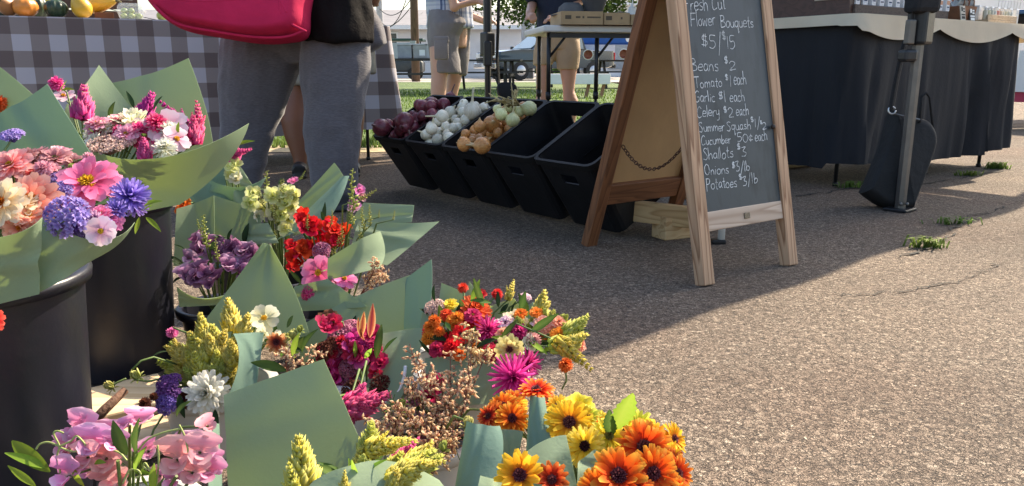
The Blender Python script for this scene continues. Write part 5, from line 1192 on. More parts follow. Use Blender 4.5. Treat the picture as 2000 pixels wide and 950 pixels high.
# --- pickup trucks
def truck(base, heading, paint, label, name='pickup_truck'):
    t = thing(name, base, label, 'truck'); ang = math.atan2(heading[1], heading[0]); Rz = rotz(ang)
    def w(p): return base + Rz @ Vector(p)
    def sect(prof, y, m, nm, bev=True):
        """side profile extruded across the width y0..y1, edges softened by an inner ring"""
        (y0, y1) = y; n = len(prof); c = Vector((sum(p[0] for p in prof) / n, 0, sum(p[1] for p in prof) / n)); rings = []
        for yy, k in ((y0, .965), (y0 + .06, 1), (y1 - .06, 1), (y1, .965)): rings.append([w((c.x + (p[0] - c.x) * k, yy, c.z + (p[1] - c.z) * k)) for p in prof])
        mb = MB(); mb.loft(rings); return mb.obj(nm, m, t, smooth=True, auto=40)
    body = sect([(2.85, .55), (2.9, .95), (2.82, 1.12), (2.3, 1.2), (1.2, 1.24), (-2.85, 1.22), (-2.9, .6), (-2.6, .5), (2.6, .45)], (-.98, .98), paint, 'body')
    gl = mat('windscreen', (.25, .32, .36), .06, .05, spec=.9)
    cab = sect([(1.25, 1.22), (.35, 1.86), (-.2, 1.92), (-1.2, 1.88), (-1.5, 1.22)], (-.86, .86), paint, 'cab')
    mb = MB(); mb.add([w(p) for p in ((1.24, -.74, 1.26), (1.24, .74, 1.26), (.40, .66, 1.84), (.40, -.66, 1.84))], [(0, 1, 2, 3)]); solid(mb.obj('windscreen', gl, t), .03, 1)
    for s in (-1, 1):
        for (a, b, c2, d) in (((1.0, 1.28), (.05, 1.28), (.05, 1.8), (.42, 1.8)), ((-.05, 1.28), (-1.3, 1.28), (-1.15, 1.8), (-.05, 1.8))):
            mb = MB(); mb.add([w((p[0], s * .872, p[1])) for p in (a, b, c2, d)], [(0, 1, 2, 3)]); solid(mb.obj('side_window', gl, t), .02)
        MB().box(w((1.05, s * 1.08, 1.3)), (.12, .22, .18), Rz, bev=.03).obj('wing_mirror', BLKPL, t, smooth=True)
        MB().box(w((2.88, s * .74, .98)), (.08, .36, .18), Rz, bev=.02).obj('headlight', mat('lamp_glass', (.75, .76, .76), .1), t)
        MB().box(w((2.9, s * .74, .80)), (.05, .30, .07), Rz, bev=.01).obj('turn_signal', mat('amber_lamp', (.65, .25, .05), .2), t)
        MB().box(w((-2.91, s * .86, .98)), (.05, .16, .34), Rz, bev=.01).obj('tail_light', mat('red_lamp', (.5, .02, .02), .2), t)
        for x in (1.85, -1.75):
            c = w((x, s * .88, .38)); yv = Rz @ Vector((0, 1, 0)); tr_ = MB().tube([c - yv * .13, c - yv * .11, c + yv * .11, c + yv * .13], [.33, .38, .38, .33], 20).obj('wheel', mat('tyre', (.02, .02, .02), .85), t, smooth=True, auto=40)
            MB().tube([c + yv * s * .12, c + yv * s * .145], [.23, .19], 14).obj('rim', mat('alloy', (.5, .5, .52), .3, metal=.8), tr_, smooth=True, auto=40)
    g = MB().box(w((2.9, 0, .92)), (.06, 1.05, .36), Rz, bev=.015).obj('grille', BLKMET, t)
    for z in (.80, .92, 1.04): MB().box(w((2.94, 0, z)), (.03, 1.02, .035), Rz, bev=.008).obj('grille_bar', mat('chrome', (.6, .6, .62), .15, metal=1), g)
    MB().box(w((2.94, 0, .58)), (.16, 1.9, .22), Rz, bev=.04).obj('front_bumper', mat('chrome', (.6, .6, .62), .15, metal=1), t); MB().box(w((-2.96, 0, .58)), (.14, 1.8, .18), Rz, bev=.04).obj('rear_bumper', BLKMET, t)
    MB().box(w((3.03, 0, .58)), (.02, .32, .14), Rz).obj('number_plate', WHM, t)
NAVY = mat('navy_car_paint', (.012, .03, .055), .25, .1, 4, 0, coat=1); BLUEP = mat('blue_car_paint', (.03, .10, .26), .25, .1, 4, 0, coat=1)
hd_ = Vector((-.86, -.5, 0)).normalized(); tb0 = atD(1040, 33)
truck(Vector((tb0.x + .6, 33.6, gz(33))), hd_, NAVY, 'dark navy pickup truck parked nose out beyond the lawn')
truck(Vector((4.1 - 2.9 + .5, 38.2, gz(38))), Vector((-1, .05, 0)), BLUEP, 'bright blue pickup truck parked under the blue canopy side')
# --- blue canopy and white tarp
cb0 = atD(1185, 40); bt_ = thing('blue_canopy', cb0, 'blue peaked canopy with white sides beyond the lawn', 'tent')
BLUEC = mat('blue_tarp', (.03, .13, .42), .7, .1, 3, transl=.3)
corn = [cb0 + Vector((x, y, 2.05)) for x, y in ((-1.6, -1.5), (1.6, -1.5), (1.6, 1.5), (-1.6, 1.5))]
for i in range(4):
    a, b = corn[i], corn[(i + 1) % 4]; mb = MB(); mb.add([a, b, cb0 + Vector((0, 0, 3.0))], [(0, 1, 2)]); solid(mb.obj('roof_panel', BLUEC, bt_), .01)
    mb = MB(); mb.add([a, b, b - Vector((0, 0, .35)), a - Vector((0, 0, .35))], [(0, 1, 2, 3)]); solid(mb.obj('valance', BLUEC, bt_), .01)
    MB().tube([Vector((a.x, a.y, gz(40))), a], .035, 6).obj('pole', WHM, bt_)
mb = MB(); mb.grid(lambda u, v: corn[0].lerp(corn[1], .05 + .5 * u) + Vector((0, .1, -.45 - (.75 + .1 * math.sin(u * 3.1)) * v)), 10, 4); solid(mb.obj('side_sheet', mat('white_sheet', (.75, .75, .78), .8, .05, 3, transl=.3), bt_, smooth=True), .008)
lg_ = MB().lathe([(.001, 0), (.16, 0), (.16, .01), (.001, .01)], (0, 0, 0), 16)
lg_.xf(Matrix.Translation(cb0 + Vector((.8, -1.53, 1.88))) @ Matrix.Rotation(R(90), 4, 'X')); lg_.obj('round_emblem', WHM, bt_)
# --- picnic tables and bench on the lawn
PICN = wood('dark_picnic_wood', (.055, .045, .04), (.03, .025, .022), 1, 0, .8, 12); PICG = wood('grey_picnic_wood', (.16, .15, .145), (.09, .085, .08), 1, 0, .8, 12)
def picnic(px, Y, ang, label, m=PICN):
    b = atD(px, Y); t = thing('picnic_table', b, label, 'picnic table', 'picnic tables on the lawn'); Rz = rotz(ang); w = lambda p: b + Rz @ Vector(p)
    for k in range(4): MB().box(w((0, -.3 + .2 * k, .74)), (1.8, .185, .04), Rz).obj('top_board', m, t)
    for s in (-1, 1):
        MB().box(w((0, s * .70, .44)), (1.8, .24, .04), Rz).obj('seat_board', m, t)
        for x in (-.65, .65): MB().tube([w((x, s * .62, 0)), w((x, s * .2, .72))], .045, 4).obj('leg', m, t)
    for x in (-.65, .65): MB().box(w((x, 0, .39)), (.06, 1.5, .09), Rz).obj('cross_beam', m, t)
picnic(800, 17.0, .1, 'dark picnic table behind the man with grey boxes on it'); picnic(950, 20, -.08, 'dark picnic table in front of the navy truck\'s nose'); picnic(1030, 23, .05, 'dark picnic table by the navy truck\'s front wheel'); picnic(1218, 22, .1, 'dark picnic table near the blue truck\'s tail')
for k, (px, c) in enumerate(((795, (.28, .29, .31)), (825, (.33, .32, .31)), (848, (.40, .40, .41)))):
    b = atD(px, 17.0) + Vector((0, 0, .762)); bxx = thing('storage_box', b, ('grey storage box on the dark picnic table, at its open end', 'grey storage box with pale label on the dark picnic table', 'light grey storage box against the man\'s shorts')[k], 'box')
    MB().box(b + Vector((0, 0, .14)), (.30, .3, .28), bev=.02).obj('box_body', mat('storage_grey_%d' % k, c, .6), bxx); MB().box(b + Vector((0, 0, .29)), (.32, .32, .03), bev=.01).obj('box_lid', mat('storage_lid', (.42, .42, .43), .6), bxx)
    if k == 1: MB().box(b + Vector((.04, -.153, .12)), (.12, .004, .12)).obj('paper_label', WHM, bxx)
bb = atD(1118, 15.5); bn = thing('trestle_bench', bb, 'white topped trestle bench with wooden legs on the lawn', 'bench')
MB().box(bb + Vector((0, 0, .36)), (1.45, .30, .20), rotz(.04), bev=.01).obj('bench_top', WHM, bn)
for x in (-.55, .3, .6): MB().tube([bb + Vector((x - .04, 0, 0)), bb + Vector((x + .02, 0, .27))], .045, 4).obj('leg', wood('trestle_leg', (.35, .18, .1), (.2, .1, .05)), bn)
for (px, Y, z, label) in ((1143, 21.5, .78, 'plastic tub lying on its side before the blue truck\'s door'), (1210, 21.8, .80, 'red and white plastic tub on the far picnic table')):
    b = atD(px, Y) + Vector((0, -.2, z)); t = thing('plastic_tub', b, label, 'tub'); mb = MB().lathe([(.10, 0), (.13, .22), (.12, .22), (.09, .01), (.001, .01)], (0, 0, 0), 16); mb.xf(Matrix.Translation(b + Vector((0, -.1, .13))) @ Matrix.Rotation(R(95), 4, 'X')); mb.obj('tub_body', mat('tub_red', (.5, .2, .13), .5), t, smooth=True, auto=40)
    mb = MB().lathe([(.125, .215), (.14, .215), (.14, .235), (.12, .235)], (0, 0, 0), 16); mb.xf(Matrix.Translation(b + Vector((0, -.1, .13))) @ Matrix.Rotation(R(95), 4, 'X')); mb.obj('tub_rim', WHM, t, smooth=True)
# green utility cart
gb = atD(786, 33); gcart = thing('utility_cart', gb, 'small utility cart with flat green roof and windscreen', 'cart')
GRN = mat('cart_green', (.012, .05, .036), .5, .1, 4)
MB().box(gb + Vector((0, 0, 1.62)), (2.0, 1.2, .1), bev=.03).obj('roof', GRN, gcart); MB().box(gb + Vector((0, 0, .55)), (1.9, 1.1, .45), bev=.08).obj('body', mat('cart_body', (.05, .055, .055), .6), gcart, smooth=True)
for x in (-.85, .85):
    for y in (-.5, .5): MB().tube([gb + Vector((x, y, .7)), gb + Vector((x * .9, y, 1.6))], .03, 6).obj('roof_post', BLKMET, gcart)
    for y in (-.55, .55): MB().tube([gb + Vector((x * .7, y - .08, .26)), gb + Vector((x * .7, y + .08, .26))], .26, 14).obj('wheel', mat('tyre', (.02, .02, .02), .85), gcart, smooth=True, auto=40)
mb = MB(); mb.add([gb + Vector(p) for p in ((-.8, -.53, .85), (.75, -.53, .85), (.6, -.53, 1.5), (-.65, -.53, 1.5))], [(0, 1, 2, 3)]); solid(mb.obj('windscreen', mat('windscreen', (.25, .32, .36), .06), gcart), .02)
# --- trees
LEAFM = petal_mat('tree_leaf', [(0, (.025, .055, .012)), (1, (.07, .12, .03))], .4)
def tree(base, h, crown, n, label, seed, zmin, leaf=.11):
    r = random.Random(seed); t = thing('shade_tree', base, label, 'tree'); mb = MB()
    top = base + Vector((r.uniform(-.2, .2), 0, h * .6))
    mb.tube([base, base + Vector((.05, .02, h * .2)), top], [.20, .16, .10], 10); mb.obj('trunk', mat('tree_bark', (.09, .07, .055), .9, .3, 6, .6), t, smooth=True)
    cl = []
    for k in range(34):
        a = r.uniform(0, 6.28); rr = crown[0] * math.sqrt(r.random()); z = base.z + zmin + (h - zmin) * r.random()
        kz = 1 - abs((z - base.z - (zmin + h) / 2) / (h - zmin) * 1.3) ** 2
        cl.append(Vector((base.x + crown[2] + rr * math.cos(a) * max(.35, kz), base.y + rr * math.sin(a) * max(.35, kz) * .8, z)))
        if k < 14: MB().tube([top - Vector((0, 0, h * .22 * r.random())), (top + cl[-1]) / 2 + Vector((0, 0, .2)), cl[-1]], [.06, .035, .012], 6).obj('limb', mat('tree_bark', (.09, .07, .055), .9), t, smooth=True)
    mb = MB()
    for i in range(n):
        c = r.choice(cl); p = c + Vector((r.gauss(0, .42), r.gauss(0, .42), r.gauss(0, .32)))
        if p.z < base.z + zmin - .25: continue
        d = Vector((r.gauss(0, 1), r.gauss(0, 1), r.gauss(-.4, .7))).normalized(); s = d.orthogonal().normalized(); s = Quaternion(d, r.uniform(0, 6.28)) @ s; L = leaf * r.uniform(.7, 1.4)
        mb.add([p, p + d * L * .5 + s * L * .32, p + d * L, p + d * L * .5 - s * L * .32], [(0, 1, 2, 3)], 0, [0, .5, 1, .5], r.random())
    o = mb.obj('crown', LEAFM, t, attrs=True); o['kind'] = 'stuff'
tree(atD(1285, 21), 6.5, (3.3, 0, -2.7), 24000, 'leafy shade tree whose branches hang over the woman and truck', 4, 1.95)
tree(atD(560, 40), 8, (3.5, 0, 0), 4500, 'leafy tree beyond the low building\'s end', 8, 2.2, .2)
# far wood that closes the horizon
r_ = random.Random(21); mb = MB()
for i in range(9000):
    a = r_.uniform(-1.25, 1.25); Y = r_.uniform(95, 120); x = math.tan(a) * Y * .9; z = (r_.random() ** 1.3) * (4.5 + 2 * math.sin(x * .11) + 1.2 * math.sin(x * .37)); p = Vector((x, Y, z)); s = r_.uniform(.4, .9)
    d = Vector((r_.gauss(0, 1), r_.gauss(0, .5), r_.gauss(0, 1))).normalized(); q = d.orthogonal().normalized()
    mb.add([p - d * s, p + q * s, p + d * s, p - q * s], [(0, 1, 2, 3)], 0, [0, .5, 1, .5], r_.random())
tag(mb.obj('distant_wood', LEAFM, attrs=True), 'distant line of trees along the horizon', 'trees', kind='stuff')
# neighbour stall at the right end: white cloth with a red band
nb = Vector((5.6, 7.6, 0)); ns = table('neighbour_table', nb, Vector((.9, .43, 0)).normalized(), 1.8, Vector((-.43, .9, 0)).normalized(), .7, .8, 'neighbouring stall table past the black tablecloth', [(.1, .1), (.1, .6), (1.7, .1), (1.7, .6)], WTOP, GREYLEG)
nx_ = Vector((.9, .43, 0)).normalized(); ny_ = Vector((-.43, .9, 0)).normalized()
tag(cloth('white_tablecloth', nb - nx_ * .02 - ny_ * .02, nx_, 1.84, ny_, .74, .8, .42, .012, mat('white_cloth', (.74, .74, .76), .9, .04, 4, .1), None, 31, .05, .03, .2), 'white tablecloth with crimson band on the neighbouring stall', 'tablecloth')
bnd = cloth('crimson_cloth', nb - nx_ * .01 - ny_ * .01, nx_, 1.82, ny_, .72, .775, .50, .012, mat('crimson_cloth', (.42, .05, .10), .9, .06, 4, .1), None, 31, .05, .02, .2); tag(bnd, 'crimson under cloth showing below the white tablecloth', 'tablecloth')
ww = MB(); ww.grid(lambda u, v: Vector((4.9 + 3.2 * u, 9.2 + 1.5 * u, .3 + 2.2 * v)) + Vector((0, .04 * math.sin(u * 20), 0)), 24, 6); w_o = ww.obj('tent_sidewall', mat('white_sidewall', (.78, .78, .78), .8, .03, 2, transl=.35), smooth=True, origin=(6.5, 9.9, .0)); solid(w_o, .004)
tag(w_o, 'white fabric tent sidewall behind the wire rack', 'tent wall')
for u in (0, 1): MB().tube([Vector((4.9 + 3.2 * u, 9.26 + 1.5 * u, 0)), Vector((4.9 + 3.2 * u, 9.26 + 1.5 * u, 2.6))], .025, 6).obj('pole', STEEL, w_o)
# ================================================================ FLOWERS: shared unit meshes (diameter or length 1)
def petal(mb, ci, az, el, r0, z0, L, Wd, curl, cup, shape=.62, n=5, notch=0., ruf=0., rr=None, pr=.5, twist=0., tip=.42):
    """one petal strip from the shared centre vertex ci; az azimuth, el start elevation, curl = change of elevation along it"""
    ca, sa = math.cos(az), math.sin(az); x = r0; z = z0; vs = []; at = []
    for i in range(n + 1):
        t = i / n; e = el + curl * t
        if i: x += math.cos(e) * L / n; z += math.sin(e) * L / n
        hw = Wd / 2 * max(.16 if t < .5 else tip, math.sin(math.pi * min(1, (t * .93 + .05)) ** shape) ** .7)
        ru = ruf * (rr.gauss(0, 1) if rr else 0); ru2 = ruf * (rr.gauss(0, 1) if rr else 0)
        dx = -notch * L if i == n else 0
        for sgn, dz in ((-1, cup * hw + ru), (0, 0), (1, cup * hw + ru2)):
            px_, py_ = x + (dx if sgn == 0 else 0), sgn * hw; pz = z + dz + twist * sgn * hw * t
            vs.append(Vector((px_ * ca - py_ * sa, px_ * sa + py_ * ca, pz))); at.append(t)
    fs = []
    b = len(mb.v)
    for i in range(n):
        k = 3 * i; fs += [(k, k + 1, k + 4, k + 3), (k + 1, k + 2, k + 5, k + 4)]
    mb.add(vs, fs, 0, at, pr)
    mb.f.append((ci, b, b + 1)); mb.f.append((ci, b + 1, b + 2)); mb.m += [0, 0]
def centre(mb, z=0.): mb.v.append(Vector((0, 0, z))); mb.at.append(0.); mb.pr.append(.5); return len(mb.v) - 1
def rosette(layers, seed, ruf=0.0):
    """layers: count, r0, L, W, el deg, curl deg, cup, z0, shape, notch"""
    r = random.Random(seed); mb = MB(); ci = centre(mb, -.02)
    for (cnt, r0, L, Wd, el, cu, cup, z0, shp, nt_) in layers:
        ph = r.uniform(0, 6.28)
        for k in range(cnt):
            petal(mb, ci, ph + 2 * math.pi * (k + r.gauss(0, .10)) / cnt, R(el + r.gauss(0, 6)), r0, z0, L * r.uniform(.88, 1.06), Wd * r.uniform(.85, 1.1), R(cu + r.gauss(0, 9)), cup, shp, 5, nt_, ruf, r, r.random(), r.gauss(0, .15))
    return mb
def bracts(n, R_, wid, seed, hemi=0.0, flat=1.0, core=.72, jit=.08):
    """ball (hemi=-1) or dome (hemi=0) of pointed bracts growing from one centre"""
    r = random.Random(seed); mb = MB(); ci = centre(mb)
    for i in range(n):
        z = 1 - (1 - hemi) * (i + .5) / n; a = i * 2.39996; s = math.sqrt(max(0, 1 - z * z)); d = Vector((s * math.cos(a), s * math.sin(a), z)); d = (d + Vector((r.gauss(0, jit), r.gauss(0, jit), r.gauss(0, jit)))).normalized()
        u = d.cross(Vector((0, 0, 1))); u = u.normalized() if u.length > .1 else Vector((1, 0, 0)); w = d.cross(u); k = r.uniform(.88, 1.1) * R_
        sc = Vector((1, 1, flat)); b = len(mb.v)
        for p, t in ((d * core * k + u * wid, .5), (d * core * k * 1.04 - w * wid * .6, .55), (d * core * k - u * wid, .5), (d * k + w * wid * .3, 1.)):
            mb.v.append(Vector((p.x * sc.x, p.y * sc.y, p.z * sc.z))); mb.at.append(t); mb.pr.append(r.random())
        mb.f += [(ci, b, b + 1), (ci, b + 1, b + 2), (b, b + 3, b + 1), (b + 1, b + 3, b + 2)]; mb.m += [0] * 4
    return mb
def celosia(seed, n=300, wide=.22, side=4):
    """feathery plume along +z, length 1"""
    r = random.Random(seed); mb = MB()
    def plume(base, d, L, wd, cnt):
        ax = []
        bend = Vector((r.gauss(0, .08), r.gauss(0, .08), 0))
        for k in range(9):
            t = k / 8; mb.v.append(base + d * L * t + bend * t * t * L); mb.at.append(t * .4); mb.pr.append(.5); ax.append(len(mb.v) - 1)
        for i in range(cnt):
            t = r.random() ** .85; k = min(8, int(t * 8.99)); c = mb.v[ax[k]]; a = i * 2.4 + r.gauss(0, .3); u = d.orthogonal().normalized(); w = d.cross(u); o = u * math.cos(a) + w * math.sin(a)
            rad = wd * L * (1 - .88 * t) * r.uniform(.65, 1.15) + .012; p = c + o * rad + d * (rad * r.uniform(.7, 1.3) + .02); s = (d.cross(o)) * rad * .30; m_ = c + o * rad * .7 + d * rad * .35
            b = len(mb.v); pr = r.random()
            for q, tt in ((m_ + s, .5), (m_ - s, .5), (p, 1.), (m_ + o * rad * .12 - d * rad * .2, .3)): mb.v.append(q); mb.at.append(tt); mb.pr.append(pr)
            mb.f += [(ax[k], b, b + 2), (ax[k], b + 2, b + 1), (b, b + 3, b + 2), (b + 3, b + 1, b + 2)]; mb.m += [0] * 4
        for k in range(8): mb.f.append((ax[k], ax[k + 1], ax[k + 1])) if False else None
        return ax
    main = plume(Vector((0, 0, 0)), Vector((0, 0, 1)), 1.0, wide, n)
    for k in range(side):
        a = k * 6.28 / side + r.uniform(-.4, .4); d = Vector((math.cos(a) * .62, math.sin(a) * .62, 1)).normalized()
        plume(Vector((0, 0, .03 + .05 * k)), d, r.uniform(.38, .55), wide * .95, n // 4)
    return mb
def cluster(nf, seed, flat=.55, fl=.11, npet=5, wid=.075):
    """domed head of many tiny star florets on stalks from one centre"""
    r = random.Random(seed); mb = MB(); ci = centre(mb, -.25)
    for i in range(nf):
        z = 1 - .95 * (i + .5) / nf; a = i * 2.39996 + r.gauss(0, .1); s = math.sqrt(max(0, 1 - z * z)); c = Vector((.46 * s * math.cos(a), .46 * s * math.sin(a), .46 * z * flat + r.gauss(0, .018))); d = Vector((s * math.cos(a), s * math.sin(a), z + .3)).normalized()
        u = d.orthogonal().normalized(); w = d.cross(u); pr = r.random(); b = len(mb.v); mb.v.append(c - d * .02); mb.at.append(.1); mb.pr.append(pr)
        for k in range(npet):
            aa = 2 * math.pi * (k + r.gauss(0, .1)) / npet; o = u * math.cos(aa) + w * math.sin(aa); t_ = d.cross(o); L = fl * r.uniform(.8, 1.2)
            q = len(mb.v)
            for p, tt in ((c + o * L * .55 + t_ * wid * .5 + d * L * .28, .6), (c + o * L + d * L * .42, 1.), (c + o * L * .55 - t_ * wid * .5 + d * L * .28, .6)): mb.v.append(p); mb.at.append(tt); mb.pr.append(pr)
            mb.f.append((b, q, q + 1, q + 2)); mb.m.append(0)
        mb.f.append((ci, b, len(mb.v) - 1)); mb.m.append(0)
    return mb
def ruffle(seed, npet=5):
    """snapdragon or open ruffled floret, diameter 1, faces +z"""
    r = random.Random(seed); mb = MB(); ci = centre(mb, -.42)
    for k in range(npet):
        az = 2 * math.pi * k / npet + r.gauss(0, .18); petal(mb, ci, az, R(62), .05, -.34, r.uniform(.56, .72), .52, R(-58 + r.gauss(0, 16)), .35, 1.7, 6, .04, .035, r, r.random())
    for k in range(3): petal(mb, ci, 2 * math.pi * k / 3 + .4, R(75), .02, -.3, .38, .30, R(-20), .8, 1.5, 4, 0, .02, r, r.random() * .6)
    return mb
def sweetpea(seed):
    """standard petal upright behind, two wings and a keel; face +z, up +y"""
    r = random.Random(seed); mb = MB(); ci = centre(mb, -.22)
    for az, L, Wd, el, cu, ruf in ((R(90 + r.gauss(0, 6)), .62, 1.05, 50, -62, .045), (R(62), .5, .6, 45, -58, .045), (R(118), .5, .6, 45, -58, .045), (R(225), .46, .46, 66, -30, .03), (R(315), .46, .46, 66, -30, .03), (R(270), .34, .28, 70, -10, .01)):
        petal(mb, ci, az, R(el), .02, -.15, L, Wd, R(cu + r.gauss(0, 8)), .15, 1.7, 7, 0, ruf, r, r.random())
    return mb
def leafmesh(seed, wid=.28, n=8, serr=0., fold=.35, bend=-.5):
    r = random.Random(seed); mb = MB(); vs = []; at = []; z = 0; x = 0
    for i in range(n + 1):
        t = i / n; e = .35 + bend * t
        if i: x += math.cos(e) / n; z += math.sin(e) / n
        hw = wid / 2 * (math.sin(math.pi * (t * .97 + .02)) ** .8) * (1 - .25 * t) * (1 + (serr if i % 2 else -serr)) if 0 < i < n else .012
        vs += [Vector((x, -hw, z + fold * hw)), Vector((x, 0, z)), Vector((x, hw, z + fold * hw))]; at += [1, 0, 1]
    fs = []
    for i in range(n):
        k = 3 * i; fs += [(k, k + 1, k + 4, k + 3), (k + 1, k + 2, k + 5, k + 4)]
    mb.add(vs, fs, 0, at, r.random()); return mb
def budspike(seed, nb=22):
    """upper part of a snapdragon spike: buds shrinking towards the tip, length 1 along +z"""
    r = random.Random(seed); mb = MB(); pts = [Vector((.05 * math.sin(t * 3 + seed), .04 * math.sin(t * 4 + seed * 2), t)) for t in [k / 8 for k in range(9)]]
    mb.tube(pts, [.028 - .018 * k / 8 for k in range(9)], 5)
    for i in range(nb):
        t = (i + .3) / nb; c = pts[int(t * 8)].lerp(pts[min(8, int(t * 8) + 1)], t * 8 - int(t * 8)); a = i * 2.4; s = .085 * (1 - .72 * t) + .016; d = Vector((math.cos(a), math.sin(a), .55)).normalized(); u = d.orthogonal().normalized(); w = d.cross(u); b = len(mb.v)
        q = c + d * s * .3
        vs = [c] + [q + d * s * .75 + (u * math.cos(k * 1.571) + w * math.sin(k * 1.571)) * s * .5 for k in range(4)] + [q + d * s * 1.75]
        mb.add(vs, [(0, 2, 1), (0, 3, 2), (0, 4, 3), (0, 1, 4), (5, 1, 2), (5, 2, 3), (5, 3, 4), (5, 4, 1)], 0, [0, .5, .5, .5, .5, 1], r.random())
    return mb
def budmesh(seed):
    mb = MB(); n = 10; mb.loft([[Vector((rr * math.cos(2 * math.pi * k / n), rr * math.sin(2 * math.pi * k / n), z)) for k in range(n)] for rr, z in ((.06, -.5), (.36, -.36), (.5, -.05), (.42, .25), (.16, .46), (.02, .52))])
    for v in range(len(mb.v)): mb.at[v] = mb.v[v].z + .5
    return mb
# ---------------------------------------------------------------- petal colours  (base -> tip)
def PM(n, *st, tr=.45): return petal_mat(n, [(i / (len(st) - 1), c) for i, c in enumerate(st)], tr)
PC = {
 'coral': PM('petal_coral', (.62, .14, .08), (.85, .34, .24), (.90, .52, .40)), 'pink': PM('petal_pink', (.55, .06, .20), (.82, .18, .42), (.86, .32, .55)),
 'cream': PM('petal_cream', (.72, .52, .25), (.82, .68, .45), (.86, .76, .58)), 'salmon': PM('petal_salmon', (.70, .15, .18), (.86, .32, .33), (.88, .50, .48)),
 'dusty': PM('petal_dusty', (.28, .08, .09), (.52, .22, .24), (.66, .36, .36)), 'palepink': PM('petal_palepink', (.62, .28, .40), (.80, .55, .64), (.88, .74, .78)),
 'zpink': PM('petal_zpink', (.60, .16, .28), (.80, .36, .48), (.84, .50, .58)), 'white': PM('petal_white', (.62, .62, .40), (.80, .78, .66), (.86, .85, .78)),
 'creamy': PM('petal_creamy', (.62, .58, .28), (.80, .76, .52), (.86, .82, .66)), 'magenta': PM('petal_magenta', (.34, .01, .12), (.60, .03, .24), (.70, .10, .36)),
 'crimson': PM('petal_crimson', (.22, .004, .02), (.48, .012, .06), (.58, .05, .12)), 'hot': PM('petal_hotpink', (.55, .02, .16), (.80, .06, .28), (.86, .22, .42)),
 'lav': PM('petal_lavender', (.22, .12, .42), (.38, .26, .66), (.54, .44, .80)), 'violet': PM('petal_violet', (.12, .05, .34), (.25, .14, .55), (.42, .30, .72)),
 'purple': PM('petal_purple', (.08, .02, .14), (.20, .07, .30), (.30, .16, .46)), 'mauve': PM('petal_mauve', (.14, .03, .10), (.34, .12, .26), (.52, .28, .44)),
 'mauve2': PM('petal_mauve_pale', (.26, .07, .18), (.48, .24, .42), (.68, .46, .62)), 'red': PM('petal_red', (.40, .004, .004), (.70, .012, .012), (.80, .05, .03)),
 'scarlet': PM('petal_scarlet', (.50, .02, .01), (.78, .05, .025), (.84, .16, .08)), 'orange': PM('petal_orange', (.50, .06, .01), (.80, .19, .02), (.86, .32, .06)),
 'rust': PM('petal_rust', (.20, .015, .006), (.52, .07, .012), (.80, .28, .05)), 'orudb': PM('petal_orange_rudbeckia', (.30, .012, .006), (.66, .07, .01), (.80, .17, .016), (.90, .46, .06)),
 'yrudb': PM('petal_yellow_rudbeckia', (.50, .10, .012), (.82, .46, .02), (.88, .62, .05)), 'yellow': PM('petal_yellow', (.66, .44, .02), (.84, .66, .04), (.88, .76, .14)),
 'lime': PM('petal_lime', (.42, .46, .03), (.68, .66, .06), (.80, .76, .16)), 'ycel': PM('plume_yellow', (.40, .34, .03), (.74, .62, .07), (.86, .80, .28), tr=.45),
 'gcel': PM('plume_lime', (.26, .32, .03), (.52, .56, .08), (.74, .74, .24), tr=.45), 'snapy': PM('snap_yellow', (.46, .50, .12), (.74, .74, .26), (.84, .83, .46), tr=.45),
 'olivez': PM('petal_olive_zinnia', (.42, .12, .10), (.58, .44, .16), (.72, .64, .30)), 'peas': PM('sweetpea_pink', (.80, .62, .52), (.80, .26, .46), (.86, .36, .60), (.90, .58, .74), tr=.45), 'peas2': PM('sweetpea_rose', (.78, .44, .42), (.84, .36, .40), (.88, .52, .52), tr=.45),
 'yarrow': PM('yarrow_pink', (.40, .20, .18), (.66, .44, .40), (.78, .62, .56)), 'stat': PM('statice_rose', (.24, .05, .10), (.48, .14, .24), (.66, .34, .40)),
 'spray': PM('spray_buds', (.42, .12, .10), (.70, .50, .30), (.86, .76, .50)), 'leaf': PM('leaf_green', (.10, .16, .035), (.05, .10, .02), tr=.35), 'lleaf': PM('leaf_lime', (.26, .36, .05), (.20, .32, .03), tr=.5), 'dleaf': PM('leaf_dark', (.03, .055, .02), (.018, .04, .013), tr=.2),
 'gbud': PM('bud_green', (.13, .20, .04), (.30, .36, .08), (.42, .46, .14), tr=.3), 'ybud': PM('bud_yellowgreen', (.18, .20, .05), (.40, .42, .12), (.58, .56, .24)), 'brown': PM('petal_brown', (.05, .012, .01), (.13, .035, .025), (.22, .08, .05)),
 'lily': PM('petal_lily', (.20, .02, .03), (.45, .14, .05), (.74, .46, .20)),
 'discy': PM('disc_yellow', (.45, .16, .01), (.74, .40, .02), (.84, .62, .08)), 'disco': PM('disc_orange', (.45, .06, .01), (.72, .18, .015), (.80, .40, .05)), 'discb': PM('disc_dark', (.012, .006, .005), (.04, .014, .012), (.09, .03, .03)), 'discr': PM('disc_burgundy', (.05, .008, .012), (.12, .03, .035), (.26, .10, .10)), 'discg': PM('disc_green', (.10, .14, .03), (.22, .26, .06), (.4, .3, .08))}
